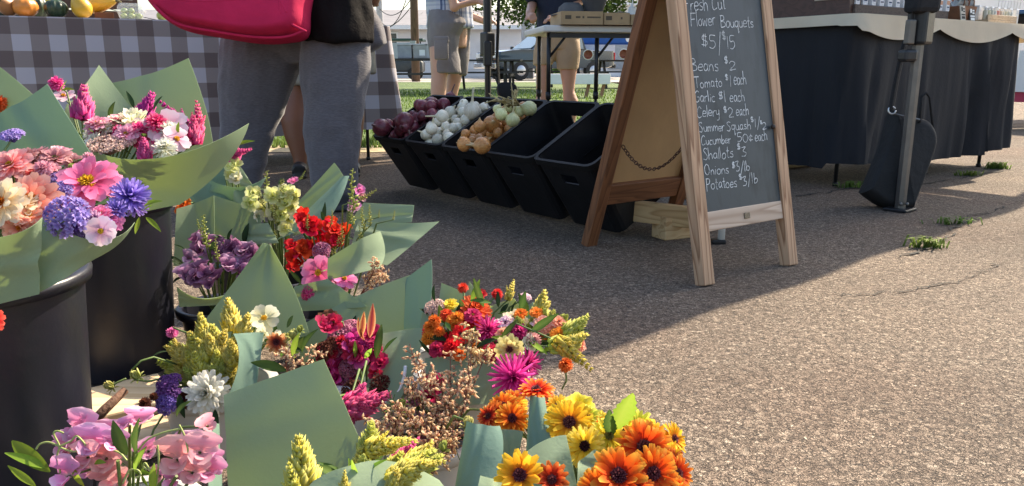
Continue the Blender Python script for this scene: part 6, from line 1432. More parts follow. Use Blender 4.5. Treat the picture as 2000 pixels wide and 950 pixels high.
# ---------------------------------------------------------------- kinds of head
ZIN = [(16, .06, .42, .20, 4, -12, .22, 0, 1.7, .02), (15, .06, .36, .18, 18, -16, .25, .03, 1.7, .02), (13, .05, .29, .15, 34, -20, .3, .055, 1.6, .02), (9, .04, .20, .11, 54, -20, .35, .07, 1.5, .0)]
ZINL = [(14, .08, .41, .20, 8, -20, .15, 0, 1.7, .02), (12, .07, .35, .18, 22, -24, .2, .03, 1.7, .02), (9, .06, .25, .14, 40, -26, .25, .05, 1.6, .02)]
COS = [(8, .06, .44, .37, 10, -14, .12, 0, 1.9, .04)]
RUD = [(20, .10, .39, .115, 2, -14, .35, 0, 1.15, .01), (19, .10, .37, .115, 16, -18, .35, .02, 1.15, .01), (14, .09, .31, .10, 34, -22, .35, .04, 1.1, .01)]
RUD1 = [(12, .11, .40, .18, 26, -8, .5, 0, 1.1, .0), (9, .10, .36, .16, 44, -12, .5, .02, 1.1, .0)]
DAH = [(20, .05, .45, .14, -14, 6, .5, -.05, 1.5, 0), (19, .05, .43, .14, 6, 4, .5, 0, 1.5, 0), (17, .05, .38, .13, 24, 2, .5, .04, 1.5, 0), (14, .04, .32, .12, 44, 0, .5, .07, 1.5, 0), (11, .03, .25, .10, 62, 0, .5, .09, 1.5, 0), (7, .02, .18, .09, 78, 0, .5, .10, 1.4, 0)]
CAC = [(19, .04, .46, .06, -24, -8, .6, -.03, .9, 0), (19, .04, .46, .06, -2, -6, .6, 0, .9, 0), (17, .04, .42, .06, 20, 0, .6, .02, .9, 0), (14, .04, .36, .055, 44, 6, .6, .04, .9, 0), (10, .03, .28, .05, 66, 8, .6, .05, .9, 0)]
ASTER = [(20, .05, .42, .10, 5, 10, .5, 0, 1.2, 0), (19, .05, .40, .10, 26, 6, .5, .03, 1.2, 0), (16, .04, .33, .09, 48, 4, .5, .05, 1.2, 0), (10, .03, .25, .08, 68, 4, .5, .06, 1.2, 0)]
KIND = {'zinnia': lambda s: rosette(ZIN, s), 'zinnial': lambda s: rosette(ZINL, s), 'cosmos': lambda s: rosette(COS, s, .008), 'rudbeckia': lambda s: rosette(RUD, s), 'rudsingle': lambda s: rosette(RUD1, s), 'dahlia': lambda s: rosette(DAH, s), 'cactus': lambda s: rosette(CAC, s), 'aster': lambda s: rosette(ASTER, s),
        'globe': lambda s: bracts(110, .5, .085, s, -1, 1.0, .74), 'celosia': lambda s: celosia(s), 'fatcelosia': lambda s: celosia(s, 360, .36, 5), 'cluster': lambda s: cluster(56, s), 'yarrowhead': lambda s: cluster(90, s, .22, .06, 5, .05), 'snap': lambda s: ruffle(s, 5), 'pea': sweetpea, 'spike': budspike, 'bud': lambda s: rosette([(6, .14, .66, .44, 66, 46, .55, -.46, 1.25, 0), (5, .10, .64, .40, 74, 40, .55, -.42, 1.25, 0), (7, .12, .40, .13, 30, -40, .2, -.46, 1.0, 0)], s)}
WORD = {'zinnia': 'zinnia', 'zinnial': 'zinnia', 'cosmos': 'cosmos', 'rudbeckia': 'rudbeckia', 'rudsingle': 'rudbeckia', 'dahlia': 'dahlia', 'cactus': 'spiky_dahlia', 'aster': 'aster', 'globe': 'globe_amaranth', 'celosia': 'celosia_plume', 'fatcelosia': 'celosia_plume', 'cluster': 'floret_cluster', 'yarrowhead': 'yarrow_head', 'snap': 'snapdragon_floret', 'pea': 'sweet_pea', 'spike': 'bud_spike', 'bud': 'bud'}
DISC = {'zinnia': ('discy', .11, .10), 'zinnial': ('discy', .14, .12), 'cosmos': ('discy', .10, .08), 'rudbeckia': ('discr', .14, .13), 'rudsingle': ('discr', .15, .15)}
MESHES = {}
def fmesh(kind, col, var):
    k = (kind, col, var)
    if k not in MESHES: MESHES[k] = KIND[kind](var * 17 + 3).mesh(WORD[kind] + '_' + col, PC[col], True, True)
    return MESHES[k]
def dmesh(col, r_, h_):
    k = ('disc', col, r_)
    if k not in MESHES: MESHES[k] = bracts(70, r_, .017, 5, 0.0, h_ / r_, .8, .04).xf(Matrix.Translation((0, 0, .03))).mesh('flower_centre_' + col, PC[col], True, True)
    return MESHES[k]
LEAFM_ = {}
def lmesh(col, var, wid=.28, serr=0.):
    k = (col, var, wid, serr)
    if k not in LEAFM_: LEAFM_[k] = leafmesh(var, wid, 8 if not serr else 14, serr, .35, (-.5, -1.1, .2, -.8)[var % 4]).mesh('leaf_' + col, PC[col], True, True)
    return LEAFM_[k]
STEM = mat('flower_stem', (.10, .15, .035), .6, .25, 20, .1); STEMR = mat('red_stem', (.16, .05, .03), .6, .25, 20, .1)
rf = random.Random(99)
def sdir(d): return (RIGHT * d[0] + UP * d[1] - FWD * d[2]).normalized()
def place(o, p, z, size, spin=None, up=None, sq=None):
    z = Vector(z).normalized()
    if up is None: q = z.to_track_quat('Z', 'Y') @ Quaternion((0, 0, 1), rf.uniform(0, 6.28) if spin is None else spin)
    else:
        y = (up - z * up.dot(z)).normalized(); x = y.cross(z); q = frame3(x, y, z).to_quaternion()
    o.rotation_mode = 'QUATERNION'; o.rotation_quaternion = q; o.scale = (size * (sq or 1), size * (sq or 1), size)
class Bouquet:
    def __init__(s, name, label, base, grp='bouquets on the flower stand', neck=None):
        s.base = Vector(base); s.t = thing(name, s.base, label, 'bouquet', grp); s.n = 0; s.neck = neck if neck else s.base.z + .05
    def head(s, kind, col, px, py, D, dpx, d=(0, .45, .9), disc=None, stem=True, wide=None):
        p = P(px, py, D); size = dpx * D / FPX; s.n += 1
        o = bpy.data.objects.new(WORD[kind], fmesh(kind, col, rf.randrange(3))); C.objects.link(o); o.parent = s.t
        dd = sdir(d)
        if kind in ('celosia', 'fatcelosia', 'spike'): o.location = p - dd * size * .5 - s.base; root = p - dd * size * .48
        else: o.location = p - s.base; root = p - dd * size * .05
        place(o, None, dd, size, up=(UP + Vector((rf.gauss(0, .35), 0, 0))) if kind == 'pea' else None, sq=wide)
        dc = disc if disc is not None else DISC.get(kind)
        if dc:
            if isinstance(dc, str): dc = (dc, DISC.get(kind, ('', .12, .1))[1], DISC.get(kind, ('', .12, .1))[2])
            e = bpy.data.objects.new('flower_centre', dmesh(*dc)); C.objects.link(e); e.parent = o
        if stem:
            b = s.base + Vector((rf.gauss(0, .012), rf.gauss(0, .012), .01)); h = root - s.base; nz = s.neck; m1 = root - dd * min(size * .5, .03) + Vector((-h.x * .25, -h.y * .25, 0)); m2 = Vector((s.base.x + h.x * .2, s.base.y + h.y * .2, max(s.base.z + .012, min(max(nz, s.base.z + .03), root.z - .012))))
            MB().tube([root, m1, m2, b], [max(.0012, size * .02), .0018, .0018, .0018], 5, cap=False).obj('stem', STEM, s.t, smooth=True)
        return o
    def leaf(s, px, py, D, Lpx, d, col='leaf', wid=.28, up=None, serr=0., var=None):
        """leaf from its base pixel along screen direction d"""
        o = bpy.data.objects.new('leaf', lmesh(col, rf.randrange(4) if var is None else var, wid, serr)); C.objects.link(o); o.parent = s.t
        x = sdir(d); u = (up if up else Vector((rf.gauss(0, .5), -1 + rf.gauss(0, .3), 1.2))); z = (u - x * u.dot(x)).normalized(); y = z.cross(x)
        o.rotation_mode = 'QUATERNION'; o.rotation_quaternion = frame3(x, y, z).to_quaternion(); o.location = P(px, py, D) - s.base
        k = Lpx * D / FPX; o.scale = (k, k, k); return o
    def foliage(s, cx, cy, rx, ry, D, n, L=45, col='leaf', back=.03):
        for i in range(n):
            a = rf.uniform(0, 6.28); k = math.sqrt(rf.random()); px, py = cx + rx * k * math.cos(a), cy + ry * k * math.sin(a)
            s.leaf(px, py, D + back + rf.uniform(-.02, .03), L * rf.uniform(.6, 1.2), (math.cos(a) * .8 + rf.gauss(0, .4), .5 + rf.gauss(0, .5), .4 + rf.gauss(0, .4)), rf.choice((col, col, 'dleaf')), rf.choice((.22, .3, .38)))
    def sheet(s, c00, c10, c11, c01, bulge=.02, mids=None, n=16, lip=0., teal=False):
        """one sheet of wrapping paper: biquadratic patch through four corners given as pixel + distance; bulge pushes the middle away from the camera; mids override edge middles b, r, t, l"""
        q = {(0, 0): P(*c00), (2, 0): P(*c10), (2, 2): P(*c11), (0, 2): P(*c01)}
        md = {'b': ((0, 0), (2, 0), (1, 0)), 'r': ((2, 0), (2, 2), (2, 1)), 't': ((0, 2), (2, 2), (1, 2)), 'l': ((0, 0), (0, 2), (0, 1))}
        for k, (a, b, t) in md.items():
            m_ = (q[a] + q[b]) / 2
            if mids and k in mids: m_ = P(*mids[k]) * 2 - m_
            elif k in 'bt': m_ = m_ + FWD * bulge
            q[t] = m_
        q[(1, 1)] = (q[(1, 0)] + q[(1, 2)] + q[(0, 1)] + q[(2, 1)]) / 4 + FWD * bulge * .5
        ca_ = rf.uniform(0, 3.14); cc_ = rf.uniform(.3, .7); ck = rf.choice((-1, 1)) * rf.uniform(.002, .006)
        sd = rf.uniform(0, 50)
        def f(u, v):
            bu = ((1 - u) ** 2, 2 * u * (1 - u), u * u); bv = ((1 - v) ** 2, 2 * v * (1 - v), v * v); p = Vector()
            for i in range(3):
                for j in range(3): p += q[(i, j)] * bu[i] * bv[j]
            p += FWD * (ck * max(0, 1 - abs((u - .5) * math.cos(ca_) + (v - .5) * math.sin(ca_) + .5 - cc_) * 7)) + FWD * (.0035 * noise.noise(Vector((u * 2.2 + sd, v * 2.2, 0)))) + FWD * lip * (v ** 4)
            p.z = max(p.z, .004 + .002 * v)
            return p
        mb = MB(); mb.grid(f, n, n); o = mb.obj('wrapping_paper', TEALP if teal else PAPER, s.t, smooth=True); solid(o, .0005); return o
    def spray(s, tips, D, root, m='spray', nb=36, size=.0042):
        """airy branched spray of tiny buds"""
        st = MB(); bd = MB(); rt = P(*root)
        for (px, py) in tips:
            tip = P(px, py, D + rf.gauss(0, .02)); mid = rt.lerp(tip, .55) + Vector((rf.gauss(0, .008), rf.gauss(0, .008), .01)); pts = [rt, mid, tip]; st.tube(pts, [.0013, .001, .0006], 4, cap=False)
            for k in range(nb):
                t = .38 + .62 * rf.random(); c = mid.lerp(tip, (t - .38) / .62) if t > .5 else rt.lerp(mid, t * 1.4)
                e = c + Vector((rf.gauss(0, 1), rf.gauss(0, 1), rf.gauss(.3, .8))).normalized() * rf.uniform(.006, .022) * (1.25 - .6 * t); st.tube([c, e], [.0005, .0004], 3, cap=False)
                for q in range(rf.choice((1, 2, 3))):
                    d = Vector((rf.gauss(0, 1), rf.gauss(0, 1), rf.gauss(0, 1))).normalized(); b = e + d * size * .7; u = d.orthogonal().normalized() * size * .5; w = d.cross(u)
                    bd.add([b - d * size, b + u, b + w, b - u, b - w, b + d * size * 1.1], [(0, 2, 1), (0, 3, 2), (0, 4, 3), (0, 1, 4), (5, 1, 2), (5, 2, 3), (5, 3, 4), (5, 4, 1)], 0, [.0, .5, .6, .5, .6, 1], rf.random())
        o = st.obj('spray_stems', STEMR, s.t); o['kind'] = 'stuff'; o = bd.obj('spray_buds', PC[m], s.t, attrs=True); o['kind'] = 'stuff'
    def fill(s, cx, cy, rx, ry, D, n, pal, lo=26, hi=44, d=(0, .55, .8), stems=True):
        for i in range(n):
            a = rf.uniform(0, 6.28); k = math.sqrt(rf.random()); kind, col = rf.choice(pal); px, py = cx + rx * k * math.cos(a), cy + ry * k * math.sin(a)
            s.head(kind, col, px, py, D + rf.uniform(-.015, .02) + .03 * math.sin(-a) * 0, rf.uniform(lo, hi), (d[0] + .5 * k * math.cos(a), d[1] + .25 * k * math.sin(-a) + rf.gauss(0, .15), d[2]), stem=stems and i % 2 == 0)
    def snaps(s, spots, col, D, dpx=26, jit=6):
        for (px, py) in spots:
            for k in range(3): s.head('snap', col, px + rf.gauss(0, jit), py + rf.gauss(0, jit), D + rf.uniform(-.02, .02), dpx * rf.uniform(.8, 1.2), (rf.gauss(0, .5), .35 + rf.gauss(0, .3), .8), stem=(k == 0))
    def sprig(s, x0, y0, x1, y1, D, col='ybud'):
        L = math.hypot(x1 - x0, y1 - y0); s.head('spike', col, (x0 + x1) / 2, (y0 + y1) / 2, D, L, ((x1 - x0) / L, (y0 - y1) / L, .12), wide=1.0)
def paper_mat(name='sage_paper', c1=(.285, .365, .245), c2=(.31, .395, .268), tc_=(.54, .62, .29), tf=.40):
    m, nt, bs = nodes(name); bs.inputs['Roughness'].default_value = .8; bs.inputs['Specular IOR Level'].default_value = .2; v = N(nt, 'ShaderNodeTexCoord').outputs['Object']
    n = noise_tex(nt, 900, 2, v); r = ramp(nt, n.outputs['Fac'], [(.3, c1), (.7, c2)]); nt.links.new(r.outputs[0], bs.inputs['Base Color'])
    n2 = noise_tex(nt, 14, 5, v, .6); vc = N(nt, 'ShaderNodeTexVoronoi', feature='DISTANCE_TO_EDGE'); vc.inputs['Scale'].default_value = 9; nt.links.new(n2.outputs['Color'], vc.inputs['Vector']); ad = N(nt, 'ShaderNodeMath', operation='ADD'); nt.links.new(n2.outputs['Fac'], ad.inputs[0]); nt.links.new(vc.outputs['Distance'], ad.inputs[1]); bump(nt, ad.outputs[0], bs, .06, .01)
    t = N(nt, 'ShaderNodeBsdfTranslucent'); t.inputs[0].default_value = (*tc_, 1); mx = N(nt, 'ShaderNodeMixShader'); mx.inputs[0].default_value = tf
    nt.links.new(bs.outputs[0], mx.inputs[1]); nt.links.new(t.outputs[0], mx.inputs[2]); nt.links.new(mx.outputs[0], nt.nodes['Material Output'].inputs[0]); return m
PAPER = paper_mat(); TEALP = paper_mat('sage_paper_teal', (.20, .305, .245), (.22, .33, .265), (.42, .54, .32), .38)  # wrapping paper in a second tone, bluer and darker than the first
# ---------------------------------------------------------------- buckets
BUCK = mat('bucket_plastic', (.009, .009, .015), .36, .25, 6, .06, 60); BUCKW = mat('pale_bucket', (.50, .47, .43), .45, .08, 6, .1); WATER = mat('bucket_water', (.03, .04, .03), .05, .1)
def bucket(c, r0, r1, h, m, label, handle=True, grp=None):
    c = Vector(c); t = thing('flower_bucket', c, label, 'bucket', grp)
    bd = MB().lathe([(.001, .003), (r0, .003), (r0 + (r1 - r0) * .5, h * .5), (r1, h), (r1 - .004, h), (r0 - .004 + (r1 - r0) * .5, h * .5), (r0 - .006, .008), (.001, .008)], c, 40).obj('bucket_body', m, t, smooth=True, auto=40)
    MB().lathe([(r1 - .002, h - .012), (r1 + .008, h - .012), (r1 + .010, h + .002), (r1 + .004, h + .006), (r1 - .006, h + .003)], c, 40).obj('rolled_rim', m, t, smooth=True)
    MB().lathe([(.001, h * .45), (r0 + (r1 - r0) * .45 - .006, h * .45)], c, 30).obj('water', WATER, t)
    return t
# ================================================================ THE FLOWER STAND
b1c = P(-54, 640, 1.10); b1c.z = 0
b1 = P(-52, 540, .985); BK1 = Vector((b1.x, b1.y, 0)); bb_ = P(218, 560, 1.56); BK2 = Vector((bb_.x, bb_.y, 0))
bucket(BK1, .105, .125, .34, BUCK, 'tall black plastic flower bucket with sunlit side, holding pink zinnias')
bucket(BK2, .105, .125, .345, BUCK, 'tall black plastic flower bucket in shade beside the pale boards')
# ---- bouquet 1, big pink zinnias in the near bucket
B = Bouquet('bouquet', 'large bouquet of coral and pink zinnias with lavender in sage paper', BK1 + Vector((0, 0, .16)), neck=.36)
B.sheet((-230, 420, 1.13), (60, 350, 1.10), (78, 197, 1.15), (-80, 75, 1.18), .03)
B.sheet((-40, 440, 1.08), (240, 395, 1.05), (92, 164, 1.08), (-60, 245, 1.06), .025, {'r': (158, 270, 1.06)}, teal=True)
B.sheet((-170, 640, .90), (75, 575, .87), (84, 425, .86), (-60, 470, .85), -.02, {'t': (30, 456, .83)})
B.sheet((60, 580, .89), (165, 512, .92), (264, 435, .97), (82, 428, .87), -.015, {'t': (192, 470, .90), 'b': (120, 548, .89), 'r': (225, 482, .95)})
for a in [('zinnial', 'coral', 62, 392, .895, 118, (.22, .35, .9), 'disco'), ('zinnial', 'pink', 172, 360, .95, 138, (.12, .62, .78), 'discy'), ('zinnial', 'cream', 4, 398, .87, 112, (-.1, .3, .95), 'disco'), ('zinnia', 'salmon', 22, 325, .95, 95, (-.1, .6, .8), 'discy'),
          ('zinnia', 'dusty', 108, 312, 1.0, 74, (.1, .75, .6), 'discg'), ('zinnia', 'dusty', 74, 306, 1.01, 60, (-.3, .7, .6), 'discg'), ('zinnia', 'zpink', 118, 300, 1.02, 55, (.2, .85, .4), 'discr'), ('zinnia', 'dusty', 146, 318, 1.0, 50, (.3, .7, .6), 'discg'),
          ('cluster', 'lav', 130, 424, .885, 88, (.05, .4, .9)), ('aster', 'violet', 254, 385, .945, 84, (.4, .5, .75)), ('aster', 'violet', 262, 400, .95, 60, (.7, .1, .6)), ('cluster', 'lav', 24, 268, 1.03, 48, (-.1, .8, .4)), ('cluster', 'lav', 122, 372, .93, 44, (0, .6, .8)),
          ('globe', 'zpink', 84, 330, .96, 36, (0, .5, .8)), ('globe', 'zpink', 173, 308, 1.0, 24, (.2, .8, .4)), ('zinnia', 'pink', 212, 428, .92, 66, (.35, .35, .85), 'discy'), ('cosmos', 'palepink', 197, 452, .89, 62, (.25, .1, .95)), ('aster', 'mauve2', 184, 430, .90, 44, (.1, .4, .9)),
          ('zinnia', 'salmon', -30, 340, .95, 90, (-.3, .6, .7), 'discy'), ('globe', 'scarlet', -2, 203, 1.16, 36, (0, .5, .8)), ('bud', 'gbud', 140, 326, .98, 26, (0, .8, .5)), ('zinnia', 'coral', 40, 445, .875, 80, (0, -.2, .95), 'disco')]: B.head(*a)
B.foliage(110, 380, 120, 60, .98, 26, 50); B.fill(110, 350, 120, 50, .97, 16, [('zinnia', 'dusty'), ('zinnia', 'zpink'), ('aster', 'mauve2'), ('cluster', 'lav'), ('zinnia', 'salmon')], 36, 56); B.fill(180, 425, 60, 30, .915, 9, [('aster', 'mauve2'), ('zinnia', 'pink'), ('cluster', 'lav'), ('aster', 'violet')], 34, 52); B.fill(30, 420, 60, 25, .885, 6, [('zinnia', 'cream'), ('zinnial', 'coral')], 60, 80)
for (x, y, d) in ((275, 412, (.9, -.1, .3)), (285, 425, (.8, -.6, .3)), (272, 425, (.2, -1, .3)), (280, 405, (.9, .3, .3))): B.leaf(x, y, .95, 46, d, 'lleaf', .24)
o_ = B.head('zinnial', 'scarlet', -22, 625, .80, 62, (.7, .2, .6), 'disco', stem=False)
# ---- bouquet 2, cream and magenta in the far bucket
B = Bouquet('bouquet', 'wide bouquet of cream dahlia and magenta celosia in fanned sage paper', BK2 + Vector((0, 0, .17)), neck=.365)
B.sheet((150, 330, 1.66), (418, 300, 1.62), (368, 114, 1.70), (205, 165, 1.68), .04, {'r': (400, 205, 1.66)})
B.sheet((90, 330, 1.60), (345, 310, 1.63), (193, 127, 1.66), (130, 205, 1.58), .03, {'t': (163, 172, 1.62), 'r': (272, 230, 1.66)})
B.sheet((225, 430, 1.44), (350, 400, 1.46), (486, 241, 1.52), (172, 290, 1.42), -.03, {'t': (318, 308, 1.37), 'r': (442, 322, 1.50)})
for a in [('globe', 'hot', 110, 164, 1.50, 31, (0, .8, .5)), ('cosmos', 'palepink', 124, 188, 1.53, 50, (.1, .7, .6)), ('fatcelosia', 'hot', 163, 205, 1.48, 66, (.15, 1, .1)), ('fatcelosia', 'magenta', 286, 212, 1.56, 58, (.35, 1, .1)), ('celosia', 'magenta', 343, 228, 1.54, 70, (-.75, .8, .1)), ('fatcelosia', 'hot', 378, 258, 1.49, 54, (.1, 1, .15)), ('celosia', 'hot', 388, 232, 1.50, 60, (.15, 1, .1)),
          ('dahlia', 'creamy', 262, 252, 1.51, 108, (.05, .85, .5)), ('dahlia', 'creamy', 215, 262, 1.50, 60, (-.2, .7, .6)), ('zinnia', 'zpink', 247, 264, 1.44, 60, (0, .62, .78), 'discy'), ('zinnia', 'zpink', 190, 243, 1.47, 58, (-.1, .8, .5), 'discy'), ('cosmos', 'palepink', 326, 250, 1.46, 86, (.25, .5, .8)), ('cosmos', 'palepink', 312, 236, 1.48, 60, (-.3, .8, .5)), ('cosmos', 'palepink', 345, 272, 1.43, 60, (.6, .4, .6)),
          ('yarrowhead', 'yarrow', 210, 284, 1.42, 84, (0, .85, .5)), ('yarrowhead', 'yarrow', 238, 276, 1.43, 56, (.1, .85, .5)), ('fatcelosia', 'hot', 283, 294, 1.40, 46, (.1, 1, .3)), ('dahlia', 'white', 322, 290, 1.40, 50, (.1, .6, .75)), ('zinnia', 'zpink', 228, 236, 1.5, 50, (0, .9, .4), 'discy')]: B.head(*a)
B.foliage(270, 270, 110, 35, 1.5, 30, 38); B.fill(262, 266, 100, 26, 1.47, 22, [('zinnia', 'zpink'), ('dahlia', 'creamy'), ('cosmos', 'palepink'), ('yarrowhead', 'yarrow'), ('globe', 'hot'), ('dahlia', 'white')], 30, 50)
for (x, y, d, c) in ((280, 272, (.4, .1, .8), 'leaf'), (350, 262, (.3, .4, .6), 'lleaf'), (116, 178, (.95, .25, .2), 'lleaf'), (118, 180, (.8, .1, .3), 'lleaf'), (180, 258, (.1, -.3, .8), 'leaf'), (300, 218, (.6, .8, .1), 'dleaf'), (262, 212, (-.4, .9, .1), 'dleaf')): B.leaf(x, y, 1.44, 36, d, c, .3)
# ---- bouquet 3a: pink and cream celosia tucked behind
pot = lambda px, py, D, r, h, lab, m=BUCK: (lambda c: (bucket(Vector((c.x, c.y, 0)), r * .85, r, h, m, lab), Vector((c.x, c.y, h * .4)))[1])(P(px, py, D))
bs3 = pot(470, 420, 1.98, .085, .12, 'low black plastic bucket behind the yellow snapdragons')
B = Bouquet('bouquet', 'bouquet of hot pink celosia and cream snapdragon behind the black bucket', bs3)
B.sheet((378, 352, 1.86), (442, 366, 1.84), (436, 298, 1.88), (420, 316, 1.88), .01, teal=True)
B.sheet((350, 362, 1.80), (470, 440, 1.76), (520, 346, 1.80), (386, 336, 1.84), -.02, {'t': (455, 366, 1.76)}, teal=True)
B.sheet((430, 380, 1.92), (500, 370, 1.92), (486, 352, 1.94), (462, 318, 1.94), .02)
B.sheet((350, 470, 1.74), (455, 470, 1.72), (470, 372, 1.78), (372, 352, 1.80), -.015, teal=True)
for a in [('fatcelosia', 'hot', 454, 300, 1.88, 44, (.2, 1, .2)), ('celosia', 'hot', 468, 297, 1.87, 44, (.95, .25, .1)), ('snap', 'snapy', 455, 322, 1.86, 34, (.1, .6, .7)), ('snap', 'snapy', 452, 338, 1.85, 30, (0, .4, .8)), ('snap', 'creamy', 460, 348, 1.84, 26, (0, .4, .8)), ('snap', 'orange', 358, 396, 1.72, 28, (.2, .5, .8)), ('snap', 'orange', 354, 410, 1.72, 22, (.2, .2, .8))]: B.head(*a)
B.leaf(455, 288, 1.88, 46, (.9, .3, .1), 'lleaf', .22); B.foliage(440, 330, 30, 30, 1.88, 6, 30)
# ---- bouquet 4: mauve snapdragons in shade
bs4 = pot(425, 560, 1.66, .08, .10, 'low black plastic bucket holding mauve flowers')
B = Bouquet('bouquet', 'bouquet of dark mauve snapdragons in shaded sage paper', bs4)
B.sheet((338, 520, 1.66), (420, 520, 1.64), (418, 382, 1.72), (345, 408, 1.70), .02)
B.sheet((400, 520, 1.68), (525, 500, 1.62), (505, 412, 1.68), (416, 382, 1.72), .03)
B.sheet((350, 600, 1.54), (520, 590, 1.50), (528, 505, 1.54), (345, 560, 1.52), -.02, {'t': (430, 580, 1.47)})
for k in range(34):
    a = rf.uniform(0, 6.28); q = math.sqrt(rf.random()); B.head('pea' if k % 3 else 'snap', rf.choice(('mauve', 'mauve', 'mauve2')), 425 + 82 * q * math.cos(a), 512 + 52 * q * math.sin(a), 1.56 - .03 * math.sin(a), rf.uniform(30, 42), (rf.gauss(0, .4), .4 + rf.gauss(0, .3), .8), stem=k % 2 == 0)
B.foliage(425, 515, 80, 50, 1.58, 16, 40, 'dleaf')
for (x0, y0, x1, y1) in ((402, 485, 400, 420), (398, 470, 388, 428), (425, 510, 423, 465)): B.sprig(x0, y0, x1, y1, 1.54)
# ---- bouquet 3: yellow snapdragons
bs5 = pot(545, 470, 1.80, .085, .12, 'low black plastic bucket under the yellow snapdragons')
B = Bouquet('bouquet', 'bouquet of pale yellow snapdragons with rolled sage paper', bs5)
B.sheet((540, 440, 1.82), (610, 415, 1.80), (671, 345, 1.80), (653, 318, 1.84), .02, {})
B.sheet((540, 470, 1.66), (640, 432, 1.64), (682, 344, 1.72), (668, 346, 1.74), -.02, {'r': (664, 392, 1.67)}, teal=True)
B.sheet((452, 470, 1.72), (520, 470, 1.70), (486, 366, 1.76), (458, 372, 1.76), .015)
B.sheet((470, 480, 1.64), (545, 475, 1.60), (524, 436, 1.64), (478, 440, 1.66), -.01)
for k in range(26):
    px = rf.choice((498, 512, 530, 545, 556, 566)) + rf.gauss(0, 6); py = 400 + rf.gauss(0, 20); B.head('snap', rf.choice(('snapy', 'snapy', 'creamy')), px, py, 1.68 + rf.uniform(-.03, .03), rf.uniform(24, 34), (rf.gauss(0, .5), .2 + rf.gauss(0, .3), .8), stem=k % 3 == 0)
for (x0, y0, x1, y1) in ((522, 395, 524, 334), (512, 400, 506, 365), (552, 390, 555, 350), (545, 400, 548, 352), (538, 438, 540, 400), (537, 480, 536, 448), (530, 420, 532, 385), (570, 408, 578, 382)): B.sprig(x0, y0, x1, y1, 1.66)
B.foliage(535, 410, 40, 40, 1.70, 14, 30, 'dleaf'); B.head('snap', 'pink', 572, 352, 1.82, 20, (0, .6, .6)); B.sprig(585, 352, 596, 334, 1.82)
# ---- bouquet 5: red snapdragons, pink cosmos
bs6 = pot(650, 560, 1.60, .085, .11, 'low black plastic bucket under the red snapdragons')
B = Bouquet('bouquet', 'bouquet of red snapdragons and pink cosmos in sage paper wings', bs6)
B.sheet((672, 450, 1.66), (804, 434, 1.64), (809, 401, 1.67), (710, 396, 1.68), .02)
B.sheet((680, 500, 1.56), (756, 519, 1.52), (858, 433, 1.60), (700, 432, 1.62), .03, {'t': (790, 436, 1.60), 'r': (806, 478, 1.56)})
B.sheet((640, 548, 1.42), (742, 524, 1.42), (742, 452, 1.47), (640, 506, 1.42), -.03, {'t': (700, 470, 1.42), 'r': (752, 490, 1.46)})
B.sheet((560, 610, 1.42), (720, 600, 1.36), (640, 545, 1.40), (575, 560, 1.44), -.01)
B.snaps([(607, 432), (600, 448), (592, 428), (620, 455), (648, 440), (662, 452), (640, 470), (590, 480), (600, 495), (580, 492), (575, 510), (612, 490), (655, 470)], 'red', 1.54, 28)
for a in [('cosmos', 'pink', 622, 533, 1.44, 74, (-.05, .15, 1)), ('cosmos', 'pink', 672, 545, 1.43, 56, (.45, .75, .5)), ('cosmos', 'palepink', 660, 552, 1.45, 40, (.2, .7, .6)), ('snap', 'pink', 692, 398, 1.62, 24, (.2, .5, .8)), ('snap', 'pink', 703, 370, 1.63, 22, (.4, .5, .8)), ('snap', 'dusty', 708, 384, 1.63, 18, (.4, .3, .8)), ('snap', 'zpink', 690, 405, 1.6, 22, (0, .4, .8)), ('cluster', 'stat', 650, 568, 1.42, 50, (0, .4, .9)), ('cluster', 'hot', 612, 575, 1.42, 46, (0, .4, .9)), ('cluster', 'stat', 628, 490, 1.47, 36, (0, .4, .9))]: B.head(*a)
for (x0, y0, x1, y1) in ((690, 410, 690, 330), (700, 392, 735, 370), (688, 440, 684, 395), (712, 450, 708, 405), (740, 425, 742, 408), (768, 430, 770, 410), (725, 440, 720, 400), (645, 440, 650, 410), (700, 480, 702, 440), (665, 480, 668, 440), (650, 500, 662, 462), (600, 450, 602, 420), (636, 585, 640, 548)): B.sprig(x0, y0, x1, y1, 1.52)
B.spray([(735, 512), (745, 530), (728, 540), (750, 545)], 1.42, (705, 575, 1.45), nb=26, size=.0045); B.foliage(615, 490, 55, 60, 1.57, 28, 38, 'dleaf'); B.fill(640, 560, 60, 22, 1.45, 8, [('cluster', 'stat'), ('cluster', 'hot'), ('snap', 'dusty')], 26, 38); B.foliage(620, 560, 40, 20, 1.46, 8, 34)
